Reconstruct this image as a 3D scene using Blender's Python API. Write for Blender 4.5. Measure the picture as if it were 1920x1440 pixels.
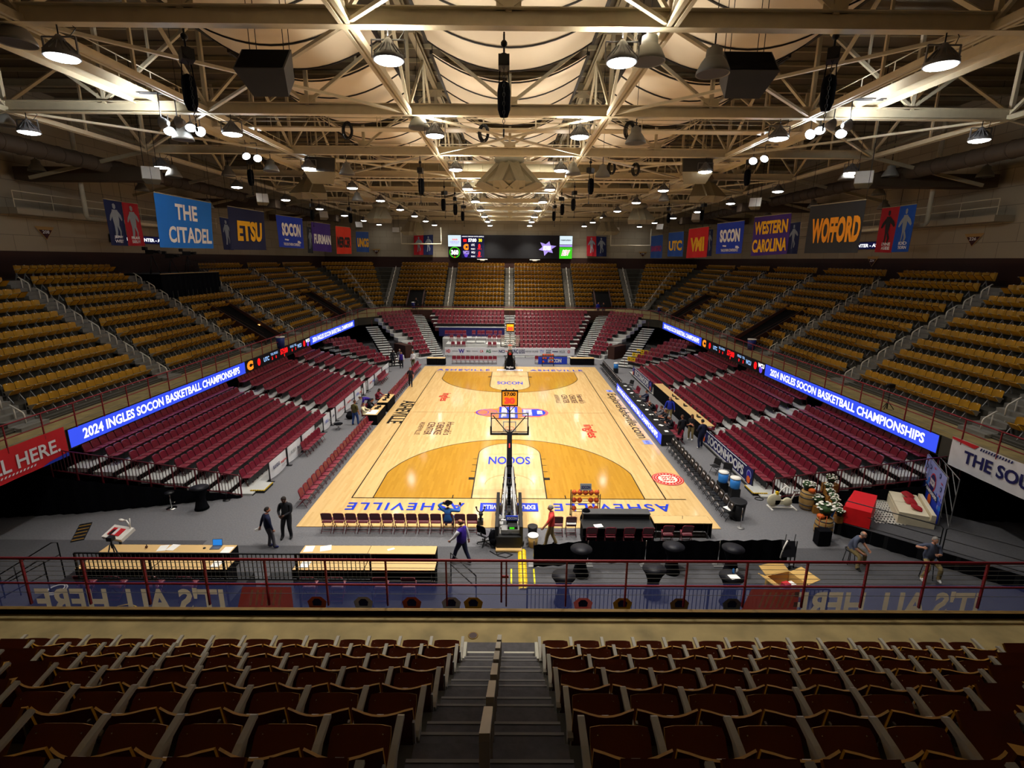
import bpy, math, random
from mathutils import Matrix, Vector
random.seed(7)
for o in list(bpy.data.objects): bpy.data.objects.remove(o)
S = bpy.context.scene
COL = S.collection
PI = math.pi
V = Vector

# ---------------------------------------------------------------- camera, world, exposure
CP = V((0.0, -37.065, 11.31)); FPX = 956.8
_p, _y, _r = math.radians(13.72), math.radians(.248), math.radians(.431)
FW = V((math.sin(_y)*math.cos(_p), math.cos(_y)*math.cos(_p), -math.sin(_p)))
_rt = V((math.cos(_y), -math.sin(_y), 0)); _up = _rt.cross(FW)
RT = _rt*math.cos(_r) + _up*math.sin(_r); UP = -_rt*math.sin(_r) + _up*math.cos(_r)
cd = bpy.data.cameras.new('camera'); cam = bpy.data.objects.new('camera', cd); COL.objects.link(cam)
cd.sensor_fit = 'HORIZONTAL'; cd.sensor_width = 36.0; cd.lens = 36.0*FPX/1920.0
cd.clip_start = .05; cd.clip_end = 400
m3 = Matrix((RT, UP, -FW)).transposed()
cam.matrix_world = Matrix.Translation(CP) @ m3.to_4x4()
S.camera = cam
wd = bpy.data.worlds.new('World'); S.world = wd; wd.use_nodes = True
wd.node_tree.nodes['Background'].inputs[0].default_value = (1.0, .93, .82, 1)
wd.node_tree.nodes['Background'].inputs[1].default_value = .03
S.view_settings.view_transform = 'Standard'; S.view_settings.look = 'None'
S.view_settings.exposure = 0.0; S.view_settings.gamma = 1.0; S.view_settings.use_curve_mapping = False
LAMP_W = {'court': 5200.0, 'mid': 1700.0, 'side': 260.0}     # high-bay lamps by row
LAMP_A = {'court': 104, 'mid': 104, 'side': 72}              # beam angles
ROOF_FILL = 1900.0                                             # added upward fill to brighten the roof, not the lamps' own output
FLOOD_W = 260.0

def ray(px, py): return FW + RT*((px-960)/FPX) - UP*((py-720)/FPX)
def G(px, py, z=0.0):                      # point at height z seen at a place of the photograph
    d = ray(px, py); return CP + d*((z-CP.z)/d.z)
def GX(px, py, x):
    d = ray(px, py); return CP + d*((x-CP.x)/d.x)
def GY(px, py, y):
    d = ray(px, py); return CP + d*((y-CP.y)/d.y)
def inframe(p, mx=.0):
    d = p-CP; z = d.dot(FW)
    if z < .2: return False
    return abs(d.dot(RT)/z) < 960/FPX*(1+mx) and abs(d.dot(UP)/z) < 720/FPX*(1+mx)

# ---------------------------------------------------------------- materials
def lin(h):
    h = h.lstrip('#'); o = []
    for i in (0, 2, 4):
        c = int(h[i:i+2], 16)/255
        o.append(c/12.92 if c <= .04045 else ((c+.055)/1.055)**2.4)
    return (o[0], o[1], o[2], 1)
MATS = {}
def mat(name, hexc, rough=.6, metal=0.0, amp=.12, scale=3.0, bump=0.0, emit=0.0, spec=.4):
    if name in MATS: return MATS[name]
    m = bpy.data.materials.new(name); m.use_nodes = True; nt = m.node_tree; N = nt.nodes; L = nt.links
    b = N['Principled BSDF']; c = lin(hexc)
    b.inputs['Roughness'].default_value = rough; b.inputs['Metallic'].default_value = metal
    b.inputs['Specular IOR Level'].default_value = spec
    if emit:
        b.inputs['Base Color'].default_value = (c[0]*.3, c[1]*.3, c[2]*.3, 1)
        b.inputs['Emission Color'].default_value = c; b.inputs['Emission Strength'].default_value = emit
        MATS[name] = m; return m
    tc = N.new('ShaderNodeTexCoord'); nz = N.new('ShaderNodeTexNoise'); nz.inputs['Scale'].default_value = scale
    nz.inputs['Detail'].default_value = 3
    L.new(tc.outputs['Object'], nz.inputs['Vector'])
    mx = N.new('ShaderNodeMix'); mx.data_type = 'RGBA'
    mx.inputs['A'].default_value = tuple(x*(1-amp) for x in c[:3]) + (1,)
    mx.inputs['B'].default_value = tuple(min(1, x*(1+amp)) for x in c[:3]) + (1,)
    L.new(nz.outputs['Fac'], mx.inputs['Factor']); L.new(mx.outputs['Result'], b.inputs['Base Color'])
    if bump:
        bp = N.new('ShaderNodeBump'); bp.inputs['Strength'].default_value = bump; bp.inputs['Distance'].default_value = .02
        L.new(nz.outputs['Fac'], bp.inputs['Height']); L.new(bp.outputs['Normal'], b.inputs['Normal'])
    MATS[name] = m; return m
def wood(name, hexc, rough):
    m = mat(name, hexc, rough, amp=.05); nt = m.node_tree; N = nt.nodes; L = nt.links
    b = N['Principled BSDF']; c = lin(hexc)
    tc = [n for n in N if n.type == 'TEX_COORD'][0]
    sx = N.new('ShaderNodeSeparateXYZ'); L.new(tc.outputs['Object'], sx.inputs[0])
    def mth(op, a, bb=None):
        n = N.new('ShaderNodeMath'); n.operation = op
        if isinstance(a, (int, float)): n.inputs[0].default_value = a
        else: L.new(a, n.inputs[0])
        if bb is not None:
            if isinstance(bb, (int, float)): n.inputs[1].default_value = bb
            else: L.new(bb, n.inputs[1])
        return n.outputs[0]
    fx = mth('FLOOR', mth('MULTIPLY', sx.outputs[0], 9.0))
    fy = mth('FLOOR', mth('ADD', mth('MULTIPLY', sx.outputs[1], .7), mth('MULTIPLY', fx, .37)))
    cb = N.new('ShaderNodeCombineXYZ'); L.new(fx, cb.inputs[0]); L.new(fy, cb.inputs[1])
    wn = N.new('ShaderNodeTexWhiteNoise'); wn.noise_dimensions = '2D'; L.new(cb.outputs[0], wn.inputs['Vector'])
    mp = N.new('ShaderNodeMapping'); mp.inputs['Scale'].default_value = (22, .9, 1); L.new(tc.outputs['Object'], mp.inputs[0])
    nz = N.new('ShaderNodeTexNoise'); nz.inputs['Scale'].default_value = 1.5; L.new(mp.outputs[0], nz.inputs['Vector'])
    f = mth('ADD', mth('MULTIPLY', wn.outputs['Value'], .55), mth('MULTIPLY', nz.outputs['Fac'], .45))
    mx = N.new('ShaderNodeMix'); mx.data_type = 'RGBA'
    mx.inputs['A'].default_value = (c[0]*.87, c[1]*.82, c[2]*.74, 1); mx.inputs['B'].default_value = (min(1, c[0]*1.1), min(1, c[1]*1.13), min(1, c[2]*1.2), 1)
    L.new(f, mx.inputs['Factor']); L.new(mx.outputs['Result'], b.inputs['Base Color'])
    return m
def blockwall(name, hexc):
    m = mat(name, hexc, .85, amp=.06); nt = m.node_tree; N = nt.nodes; L = nt.links; b = N['Principled BSDF']; c = lin(hexc)
    tc = [n for n in N if n.type == 'TEX_COORD'][0]
    sx = N.new('ShaderNodeSeparateXYZ'); L.new(tc.outputs['Object'], sx.inputs[0])
    ad = N.new('ShaderNodeMath'); ad.operation = 'ADD'; L.new(sx.outputs[0], ad.inputs[0]); L.new(sx.outputs[1], ad.inputs[1])
    cb = N.new('ShaderNodeCombineXYZ'); L.new(ad.outputs[0], cb.inputs[0]); L.new(sx.outputs[2], cb.inputs[1])
    br = N.new('ShaderNodeTexBrick'); L.new(cb.outputs[0], br.inputs['Vector'])
    br.inputs['Color1'].default_value = (c[0]*1.06, c[1]*1.06, c[2]*1.06, 1); br.inputs['Color2'].default_value = (c[0]*.93, c[1]*.93, c[2]*.93, 1)
    br.inputs['Mortar'].default_value = (c[0]*.55, c[1]*.55, c[2]*.55, 1); br.inputs['Scale'].default_value = 1
    br.inputs['Mortar Size'].default_value = .02; br.inputs['Brick Width'].default_value = 2.4; br.inputs['Row Height'].default_value = 1.15
    L.new(br.outputs['Color'], b.inputs['Base Color']); return m
def clearmat(name, hexc, alpha):
    m = bpy.data.materials.new(name); m.use_nodes = True; nt = m.node_tree; N = nt.nodes; L = nt.links; b = N['Principled BSDF']
    b.inputs['Base Color'].default_value = lin(hexc); b.inputs['Roughness'].default_value = .08
    tr = N.new('ShaderNodeBsdfTransparent'); mx = N.new('ShaderNodeMixShader'); mx.inputs[0].default_value = alpha
    nz = N.new('ShaderNodeTexNoise'); nz.inputs['Scale'].default_value = 4; bp = N.new('ShaderNodeBump'); bp.inputs['Strength'].default_value = .02
    L.new(nz.outputs['Fac'], bp.inputs['Height']); L.new(bp.outputs[0], b.inputs['Normal'])
    L.new(tr.outputs[0], mx.inputs[1]); L.new(b.outputs[0], mx.inputs[2]); L.new(mx.outputs[0], N['Material Output'].inputs['Surface'])
    MATS[name] = m; return m

wood('maple', '#D9B67C', .1); wood('stained', '#BA8A30', .1); wood('keywood', '#DDBD88', .1)
for a in (
 ('paint_black', '#17140f', .3), ('paint_blue', '#1238c8', .3), ('paint_red', '#d0201c', .3), ('paint_white', '#f2ead8', .35),
 ('paint_purple', '#5a2fb8', .3), ('paint_orange', '#ee7a30', .3), ('paint_maroon', '#4a1520', .3), ('paint_faint', '#B98F54', .3), ('paint_pink', '#e8458a', .3),
 ('carpet', '#6a6a6e', .95, 0, .28, 14.0, .3), ('carpet_dark', '#4e4e52', .95, 0, .25, 14.0, .3),
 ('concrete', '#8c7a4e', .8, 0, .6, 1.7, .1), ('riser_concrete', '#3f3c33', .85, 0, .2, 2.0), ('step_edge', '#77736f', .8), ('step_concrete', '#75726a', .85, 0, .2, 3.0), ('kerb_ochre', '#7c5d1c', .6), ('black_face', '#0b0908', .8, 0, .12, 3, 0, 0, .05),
 ('step_dark', '#514e50', .95, 0, .35, 9.0, .3), ('nosing', '#b9b4a2', .6), ('brown_wall', '#33170d', .6), ('rust_wall', '#3a1d12', .7),
 ('deck', '#6d6250', .8), ('steel', '#dccfb0', .5), ('steel_dark', '#a99c7e', .6), ('fabric_cloud', '#e6d6bc', .9, 0, .06, .8), ('batten', '#2b2622', .8), ('duct', '#8f866d', .55), ('duct_brown', '#4b3c2c', .7),
 ('white_deck', '#b7b8b6', .5), ('black_cloth', '#0c0d12', .95, 0, .3, 8.0, .3, 0, .08), ('black_metal', '#131316', .45), ('black_plastic', '#121316', .45),
 ('seat_gold', '#b58312', .45, 0, .15, 2.0), ('seat_brown', '#5c2210', .5, 0, .2, 2.0), ('arm_grey', '#a59f90', .5), ('seat_tag', '#f2f0e6', .5),
 ('maroon_vinyl', '#6a1426', .27, 0, .12, 4.0, 0, 0, .6), ('maroon_metal', '#5e1520', .45), ('maroon_pad', '#7c1c30', .42, 0, .1, 4.0, 0, 0, 1.0), ('maroon_dark', '#3d0d14', .5), ('rail_red', '#8a1c28', .45), ('cable', '#8b8b88', .35, .6), ('rail_white', '#d8d2c4', .45),
 ('chrome', '#c8c8c8', .2, 1.0, .03), ('grey_metal', '#8d8d8d', .45, .3), ('grey_dark', '#4a4a4c', .5), ('lamp_grey', '#77777a', .5), ('lamp_dome', '#85837d', .5),
 ('table_wood', '#D9B57A', .5, 0, .06), ('white_paint', '#e9e6df', .55), ('paper', '#f4f2ee', .7), ('red_cloth', '#d81016', .6), ('cream_leather', '#dcd3b6', .5), ('crate_wood', '#9a6a28', .7, 0, .25, 6.0),
 ('barrel_wood', '#a8854c', .7, 0, .25, 5.0), ('orange_ball', '#c8501a', .55), ('leaf', '#2c4a22', .7, 0, .3, 20.0), ('flower_white', '#f0eee2', .7), ('pumpkin', '#d8601a', .5),
 ('blue_cooler', '#2f7fd0', .4), ('yellow_plastic', '#e8c012', .5), ('cardboard', '#cfa862', .8), ('blue_bin', '#1b2a78', .5),
 ('net_white', '#efefef', .8), ('rim_orange', '#e0501c', .4), ('rope_yellow', '#d8d020', .5), ('skin_light', '#c88f72', .55, 0, .06), ('skin_dark', '#4a2a1c', .5, 0, .06), ('skin_tan', '#b5765a', .55, 0, .06),
 ('hair_grey', '#8e8a84', .8), ('hair_dark', '#1d1613', .8), ('hair_brown', '#4a2e1c', .8), ('eye_white', '#f2f0ec', .3), ('eye_dark', '#15100c', .3), ('lips', '#8c4a42', .5),
 ('navy_cloth', '#131a3a', .85), ('blackish_cloth', '#12131b', .85), ('grey_cloth', '#56545c', .85), ('coral_cloth', '#e5423c', .8), ('purple_cloth', '#32148a', .8), ('white_cloth', '#e4e4ea', .8), ('khaki_cloth', '#8c7a50', .85), ('polo_grey', '#4c5368', .85),
 ('jeans', '#27427c', .85), ('blue_cloth', '#2f68b4', .8), ('royal_cloth', '#1b2fa8', .8), ('olive_cloth', '#4f4a20', .85), ('cream_cloth', '#e3d9b0', .85), ('shoe_dark', '#16161a', .5), ('shoe_white', '#e8e8e8', .5), ('shoe_navy', '#20245c', .5), ('wine_cloth', '#7a1a2c', .85),
 ('flag_sky', '#1273d8', .75, 0, .1, 1.0), ('flag_navy', '#0e1a4a', .75), ('flag_royal', '#0b35b8', .75), ('flag_purple', '#3a1a80', .75), ('flag_orange', '#e83410', .75), ('flag_black', '#26282c', .75), ('flag_red', '#d0101a', .75), ('flag_teamblue', '#0c4aa8', .75), ('flag_crimson', '#a81020', .75), ('flag_gold', '#f2b80c', .7), ('flag_amber', '#f09a12', .7), ('flag_white', '#f0eef0', .7), ('flag_ink', '#14100e', .7), ('flag_magenta', '#a01a6a', .7),
 ('sign_navy', '#14185a', .6), ('sign_blue', '#1c3cc0', .6), ('sign_purple', '#3a22a0', .6), ('sign_white', '#dfe0e4', .5), ('sign_red', '#c81c26', .6), ('sign_grey', '#8a9096', .6), ('sign_black', '#1a1a22', .6), ('sign_orange', '#e2621e', .6), ('sign_green', '#1d6e3c', .6), ('sign_lilac', '#8f9ad8', .6), ('sign_tan', '#b08a52', .7), ('mesh_blue', '#4a5490', .8), ('mesh_rust', '#a03c1c', .8), ('mesh_tan', '#e0d2ac', .8), ('maroon_sign', '#3c0f14', .7),
 ('laptop_grey', '#6c7076', .4, .4), ('rug_black', '#121214', .9), ('rug_white', '#c9c7c0', .9), ('wine_pillow', '#a00e18', .7), ('bike_cream', '#d8d2b4', .5)):
    mat(*a)
for a in (('lens', '#ffffff', 28.0), ('flood_lens', '#e8f4ff', 16.0), ('led_blue', '#3550ee', 1.0), ('led_white', '#ffffff', 1.25), ('led_black', '#101014', .35), ('led_red', '#ff1418', 1.1), ('led_orange', '#ff9420', 1.0), ('led_purple', '#6a4ae0', .9), ('led_navy', '#070a38', .8), ('led_yellow', '#f4f01a', 1.0), ('led_green', '#3fd01c', .9), ('led_ice', '#d8ecf6', 1.0), ('led_lilac', '#b49cf4', .9), ('led_dim', '#05040b', .5), ('led_skyblue', '#9cc8ff', 1.1), ('screen_blue', '#2b8ae6', .8), ('step_lamp', '#ffb060', 2.2), ('led_amber', '#ff9a1e', .8), ('led_redglow', '#ff4a34', .9)):
    mat(a[0], a[1], emit=a[2])
def glowcloth(n, tr):        # thin mesh cloth that lets the court light through
    m = MATS[n]; nt = m.node_tree; N = nt.nodes; L = nt.links; b = N['Principled BSDF']; tl = N.new('ShaderNodeBsdfTranslucent'); ms = N.new('ShaderNodeMixShader'); ms.inputs[0].default_value = .6
    L.new(b.inputs['Base Color'].links[0].from_socket, tl.inputs['Color']); L.new(b.outputs[0], ms.inputs[1]); L.new(tl.outputs[0], ms.inputs[2]); tp = N.new('ShaderNodeBsdfTransparent'); m2 = N.new('ShaderNodeMixShader'); m2.inputs[0].default_value = tr; L.new(ms.outputs[0], m2.inputs[1]); L.new(tp.outputs[0], m2.inputs[2]); L.new(m2.outputs[0], N['Material Output'].inputs['Surface'])
for n, tr in (('mesh_blue', .5), ('mesh_rust', .1), ('mesh_tan', .05)): glowcloth(n, tr)
clearmat('board_glass', '#dfeee6', .12)

# ---------------------------------------------------------------- mesh builder
TXT = {}
def text_geo(s, bold):
    k = (s, bold)
    if k not in TXT:
        cu = bpy.data.curves.new('t', 'FONT'); cu.body = s; cu.offset = bold; cu.resolution_u = 3; cu.space_character = 1.22 if s == 'ASHEVILLE' and bold < .02 else 1.0; cu.space_line = .8; cu.align_x = 'CENTER'
        ob = bpy.data.objects.new('t', cu); me = ob.to_mesh()
        vs = [(v.co.x, v.co.y) for v in me.vertices]; fs = [tuple(p.vertices) for p in me.polygons]
        ob.to_mesh_clear(); bpy.data.objects.remove(ob); bpy.data.curves.remove(cu)
        x0 = min(v[0] for v in vs); x1 = max(v[0] for v in vs); y0 = min(v[1] for v in vs); y1 = max(v[1] for v in vs)
        TXT[k] = ([((x-x0)/(x1-x0)-.5, (y-y0)/(y1-y0)-.5) for x, y in vs], fs)
    return TXT[k]
class MB:
    def __init__(s): s.v = []; s.f = []; s.m = []; s.sm = []; s.mats = []; s.T = None
    def mi(s, n):
        if n not in s.mats: s.mats.append(n)
        return s.mats.index(n)
    def add(s, vs, fs, mt, smooth=False):
        b = len(s.v); i = s.mi(mt)
        s.v.extend([(s.T @ V(p)) if s.T else V(p) for p in vs])
        for f in fs: s.f.append([b+q for q in f]); s.m.append(i); s.sm.append(smooth)
        return s
    def face(s, pts, mt): return s.add(pts, [tuple(range(len(pts)))], mt)
    def box(s, c, d, mt, R=None):
        x, y, z = d[0]/2, d[1]/2, d[2]/2
        vs = [V((sx*x, sy*y, sz*z)) for sz in (-1, 1) for sy in (-1, 1) for sx in (-1, 1)]
        if R is not None: vs = [R @ p for p in vs]
        c = V(c)
        return s.add([p+c for p in vs], [(0, 2, 3, 1), (4, 5, 7, 6), (0, 1, 5, 4), (2, 6, 7, 3), (0, 4, 6, 2), (1, 3, 7, 5)], mt)
    def bb(s, a, b, mt):      # box by two corners
        return s.box([(a[i]+b[i])/2 for i in range(3)], [abs(b[i]-a[i]) for i in range(3)], mt)
    def bar(s, a, b, w, h, mt, up=(0, 0, 1)):
        a, b = V(a), V(b); d = (b-a); l = d.length
        if l < 1e-6: return s
        d.normalize(); u = V(up)
        if abs(d.dot(u)) > .98: u = V((0, 1, 0))
        r = d.cross(u).normalized(); u = r.cross(d)
        return s.box((a+b)/2, (w, l, h), mt, Matrix((r, d, u)).transposed())
    def tube(s, pts, r, mt, n=8, cap=True, closed=False):
        pts = [V(p) for p in pts]; k = len(pts)
        rr = r if isinstance(r, (list, tuple)) else [r]*k
        vs = []; ref = None
        for i, p in enumerate(pts):
            if closed: d = pts[(i+1) % k]-pts[i-1]
            else: d = pts[min(i+1, k-1)]-pts[max(i-1, 0)]
            d.normalize()
            if ref is None: ref = V((0, 0, 1)) if abs(d.z) < .9 else V((1, 0, 0))
            a = (ref - d*ref.dot(d))
            if a.length < 1e-4: a = d.orthogonal()
            a.normalize(); b = d.cross(a); ref = a
            for j in range(n):
                t = 2*PI*j/n; vs.append(p + (a*math.cos(t)+b*math.sin(t))*rr[i])
        fs = []
        for i in range(k if closed else k-1):
            i2 = (i+1) % k
            for j in range(n): fs.append((i*n+j, i*n+(j+1) % n, i2*n+(j+1) % n, i2*n+j))
        s.add(vs, fs, mt, n > 5)
        if cap and not closed:
            b = len(s.v)-len(vs); i = s.mi(mt)
            s.f.append([b+j for j in range(n)][::-1]); s.m.append(i); s.sm.append(False)
            s.f.append([b+(k-1)*n+j for j in range(n)]); s.m.append(i); s.sm.append(False)
        return s
    def lathe(s, prof, mt, n=16, c=(0, 0, 0), R=None, smooth=True):
        c = V(c); vs = []
        for r, z in prof:
            for j in range(n):
                p = V((r*math.cos(2*PI*j/n), r*math.sin(2*PI*j/n), z)); vs.append((R @ p if R else p)+c)
        fs = []
        for i in range(len(prof)-1):
            for j in range(n): fs.append((i*n+j, i*n+(j+1) % n, (i+1)*n+(j+1) % n, (i+1)*n+j))
        s.add(vs, fs, mt, smooth); b = len(s.v)-len(vs); q = s.mi(mt)
        for i, rev in ((0, True), (len(prof)-1, False)):
            if prof[i][0] > 1e-4:
                f = [b+i*n+j for j in range(n)]; s.f.append(f[::-1] if rev else f); s.m.append(q); s.sm.append(False)
        return s
    def ball(s, c, r, mt, n=12, R=None):
        if not isinstance(r, (list, tuple)): r = (r, r, r)
        h = max(5, n//2+1); vs = []; c = V(c)
        for i in range(h+1):
            a = PI*i/h
            for j in range(n):
                p = V((r[0]*math.sin(a)*math.cos(2*PI*j/n), r[1]*math.sin(a)*math.sin(2*PI*j/n), r[2]*math.cos(a)))
                vs.append((R @ p if R else p)+c)
        fs = [(i*n+j, (i+1)*n+j, (i+1)*n+(j+1) % n, i*n+(j+1) % n) for i in range(h) for j in range(n)]
        return s.add(vs, fs, mt, True)
    def extrude(s, pts, o, ax, ay, t, mt):   # flat outline pts (u,v) in the plane o+u*ax+v*ay, thickness t along the normal
        o, ax, ay = V(o), V(ax), V(ay); nn = ax.cross(ay).normalized()*t; k = len(pts)
        a = [o+ax*p[0]+ay*p[1] for p in pts]; b = [p+nn for p in a]
        s.add(a+b, [tuple(range(k))[::-1], tuple(range(k, 2*k))] + [(i, (i+1) % k, k+(i+1) % k, k+i) for i in range(k)], mt)
        return s
    def disc(s, c, ax, ay, r, mt, n=24, r0=0.0, ry=None):
        c, ax, ay = V(c), V(ax), V(ay); k = (ry or r)/r
        P = lambda q, t: c + ax*(q*math.cos(t)) + ay*(q*k*math.sin(t))
        if r0 <= 0: return s.face([P(r, 2*PI*j/n) for j in range(n)], mt)
        vs = [P(r0, 2*PI*j/n) for j in range(n)] + [P(r, 2*PI*j/n) for j in range(n)]
        return s.add(vs, [(j, n+j, n+(j+1) % n, (j+1) % n) for j in range(n)], mt)
    def text(s, st, c, ax, ay, w, h, mt, bold=.02, shear=0.0):
        vs, fs = text_geo(st, bold); c, ax, ay = V(c), V(ax), V(ay)
        return s.add([c + ax*((x+shear*y)*w) + ay*(y*h) for x, y in vs], fs, mt)
    def ibeam(s, a, b, h, w, t, mt, mt2=None):
        a, b = V(a), V(b); dz = V((0, 0, h/2-t/2))
        s.bar(a+dz, b+dz, w, t, mt); s.bar(a-dz, b-dz, w, t, mt); s.bar(a, b, t, h-2*t, mt2 or mt); return s
    def mesh(s, name):
        me = bpy.data.meshes.new(name); me.from_pydata([tuple(p) for p in s.v], [], s.f)
        for n in s.mats: me.materials.append(MATS[n])
        me.polygons.foreach_set('material_index', s.m); me.polygons.foreach_set('use_smooth', s.sm)
        me.update(); return me
    def build(s, name, parent=None, label=None, cat=None, group=None, kind=None, loc=None, rotz=0.0):
        o = bpy.data.objects.new(name, s.mesh(name)); COL.objects.link(o)
        if parent: o.parent = parent
        if loc is not None: o.location = loc
        if rotz: o.rotation_euler = (0, 0, rotz)
        return tag(o, label, cat, group, kind)
def tag(o, label=None, cat=None, group=None, kind=None):
    if label: o['label'] = label
    if cat: o['category'] = cat
    if group: o['group'] = group
    if kind: o['kind'] = kind
    return o
def thing(name, label, cat, loc=(0, 0, 0), rotz=0.0, group=None):
    o = bpy.data.objects.new(name, None); COL.objects.link(o); o.empty_display_size = .1
    o.location = loc; o.rotation_euler = (0, 0, rotz)
    return tag(o, label, cat, group)
def dup(o, loc, rotz, label, group=None):
    def cp(src, par):
        c = src.copy(); COL.objects.link(c)
        if par: c.parent = par
        for ch in src.children: cp(ch, c)
        return c
    r = cp(o, None); r.location = loc; r.rotation_euler = (0, 0, rotz); r['label'] = label
    if group: r['group'] = group
    return r
def facing(p, q):       # rotation about z that turns local +y from p towards q
    return math.atan2(-(q[0]-p[0]), q[1]-p[1])
ORD = 'first second third fourth fifth sixth seventh eighth ninth tenth eleventh twelfth thirteenth fourteenth fifteenth sixteenth seventeenth eighteenth nineteenth twentieth twenty-first twenty-second twenty-third twenty-fourth twenty-fifth twenty-sixth twenty-seventh twenty-eighth twenty-ninth thirtieth thirty-first thirty-second thirty-third thirty-fourth thirty-fifth thirty-sixth thirty-seventh thirty-eighth thirty-ninth fortieth'.split()
X, Y, Z = V((1, 0, 0)), V((0, 1, 0)), V((0, 0, 1))
# ---------------------------------------------------------------- the setting
XC = -.2; HA = 22.3; TC = .4142; RP, RR, ZT = .95, .655, 3.93; NROW = 10
def ring(o):
    a = HA+o; b = 19.2+TC*o; yf = 41.9+TC*o; yn = -26.4-TC*o
    return [V((XC+a, yn, 0)), V((XC+a, yf, 0)), V((XC+b, 45+o, 0)), V((XC-b, 45+o, 0)), V((XC-a, yf, 0)), V((XC-a, yn, 0)), V((XC-b, -29.5-o, 0)), V((XC+b, -29.5-o, 0))]
def at(p, z): return (p[0], p[1], z)
def strip(m, A, za, B, zb, mt):
    n = len(A)
    for i in range(n):
        j = (i+1) % n; m.face([at(A[i], za), at(A[j], za), at(B[j], zb), at(B[i], zb)], mt)
m = MB(); m.bb((-33, -40, -.2), (33, 56, 0), 'carpet'); m.build('floor', kind='structure')
m = MB()
m.bb((-24, -27.5, .001), (-12.4, -18.2, .006), 'carpet_dark'); m.bb((-12.4, -27.5, .001), (24, -18.55, .004), 'carpet_dark')
m.build('floor_carpet_runner', kind='structure')
m = MB()
for k in range(NROW):
    o0 = RP*k-.75; o1 = RP*k+.2 if k < NROW-1 else 10.25
    strip(m, ring(o0), ZT+RR*k, ring(o1), ZT+RR*k, 'riser_concrete')
    strip(m, ring(o0), (ZT+RR*(k-1)) if k else 3.75, ring(o0), ZT+RR*k, 'riser_concrete')
m.build('upper_stand', kind='structure')
INN = [V((XC+19.7, -24.7, 0)), V((XC+19.7, 29.6, 0)), V((XC+15, 34.2, 0)), V((XC-15, 34.2, 0)), V((XC-19.7, 29.6, 0)), V((XC-19.7, -24.7, 0)), V((XC-17.4, -27.3, 0)), V((XC+17.4, -27.3, 0))]
m = MB(); strip(m, INN, 3.75, ring(-.75), 3.75, 'concrete'); m.build('walkway', kind='structure')
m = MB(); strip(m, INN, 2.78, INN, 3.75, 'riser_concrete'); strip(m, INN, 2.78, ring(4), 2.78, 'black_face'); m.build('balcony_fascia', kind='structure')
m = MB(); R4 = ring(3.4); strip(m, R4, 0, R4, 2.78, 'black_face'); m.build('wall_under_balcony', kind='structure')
blockwall('block', '#a29680')
XL, XR, YF, YN = XC-32.4, XC+32.4, 55.2, -39.8
for nm, a, b in (('wall_left', (XL-.3, YN, 0), (XL, YF, 0)), ('wall_right', (XR, YN, 0), (XR+.3, YF, 0)), ('wall_far', (XL, YF, 0), (XR, YF+.3, 0)), ('wall_near', (XL, YN-.3, 0), (XR, YN, 0))):
    m = MB(); m.bb((a[0], a[1], 9.0), (b[0], b[1], 11.62), 'brown_wall'); m.bb((a[0], a[1], 11.62), (b[0], b[1], 22.4), 'block'); m.build(nm, kind='structure')
m = MB(); m.bb((XL, YN, 22.3), (XR, YF, 22.5), 'deck'); m.build('ceiling', kind='structure')

# kerb below the near railing
m = MB(); m.bb((XC-17.4, -27.46, 3.75), (XC+17.4, -27.36, 3.86), 'black_face'); m.bb((XC-17.4, -27.45, 3.86), (XC+17.4, -27.36, 3.872), 'kerb_ochre')
m.build('trim_1', kind='structure')

# stair aisles of the upper stand: steps between the rows, one object per aisle
def aisle_steps(p, n, label, w=1.3, mt='step_concrete'):
    t = V((-n.y, n.x, 0)); m = MB(); R = Matrix((t, n, Z)).transposed()
    for k in range(NROW-1):
        z = ZT+RR*k
        m.box(p + n*(RP*k-.275) + Z*(z+.004), (w, .96, .016), mt, R); m.box(p + n*(RP*k+.195) + Z*(z+RR/2), (w, .016, RR), mt, R)
        for i in (1, 2):
            d = .317*(3-i); h = RR*i/3
            m.box(p + n*(RP*k+.2-d/2) + Z*(z+h/2), (w, d, h), mt, R); m.box(p + n*(RP*k+.2-d+.012) + Z*(z+h+.002), (w, .03, .006), 'step_edge', R)
    c = p+n*-.9
    m.box(V((c.x, c.y, 3.84)), (w+.1, .3, .18), mt, R)
    return m.build('aisle_stairs', label=label, cat='stairs', group='stairs of the upper stand')
def handrail_mesh():        # n-shaped rail on two posts, local +y uphill
    m = MB(); zz = lambda y: .92+y*.69
    m.tube([(0, -.62, 0), (0, -.62, zz(-.62)-.08), (0, -.57, zz(-.57)), (0, -.08, zz(-.08)), (0, -.02, zz(-.02)-.06)], .034, 'rail_white', 8)
    m.tube([(0, -.2, 0), (0, -.2, zz(-.2))], .03, 'rail_white', 8)
    return m
HR = handrail_mesh().mesh('aisle_handrail')
m = MB(); zz = lambda y: .92+y*.69
m.bar((0, -.62, 0), (0, -.62, zz(-.62)), .075, .04, 'arm_grey'); m.bar((0, -.64, zz(-.62)), (0, -.02, zz(-.02)), .075, .05, 'arm_grey'); m.bar((0, -.04, .2), (0, -.04, zz(-.04)), .075, .04, 'arm_grey')
HRN = m.mesh('aisle_handrail')
def rails(p, n, where, rows, me=HR):
    for k in rows:
        q = p + n*(RP*k) + Z*(ZT+RR*k)
        if not inframe(q+Z*.5, .06): continue
        o = bpy.data.objects.new('aisle_handrail', me); COL.objects.link(o); o.location = q; o.rotation_euler = (0, 0, math.atan2(-n.x, n.y))
        tag(o, 'n-shaped metal handrail %s, %s row up' % (where, ORD[k]), 'handrail', 'handrails of the upper stand')
FAR = [-19.4, -9.7, 0, 9.7, 19.4]; SIDE = [-15, -5.2, 4.6, 14.3, 24.0, 33.7]
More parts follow.
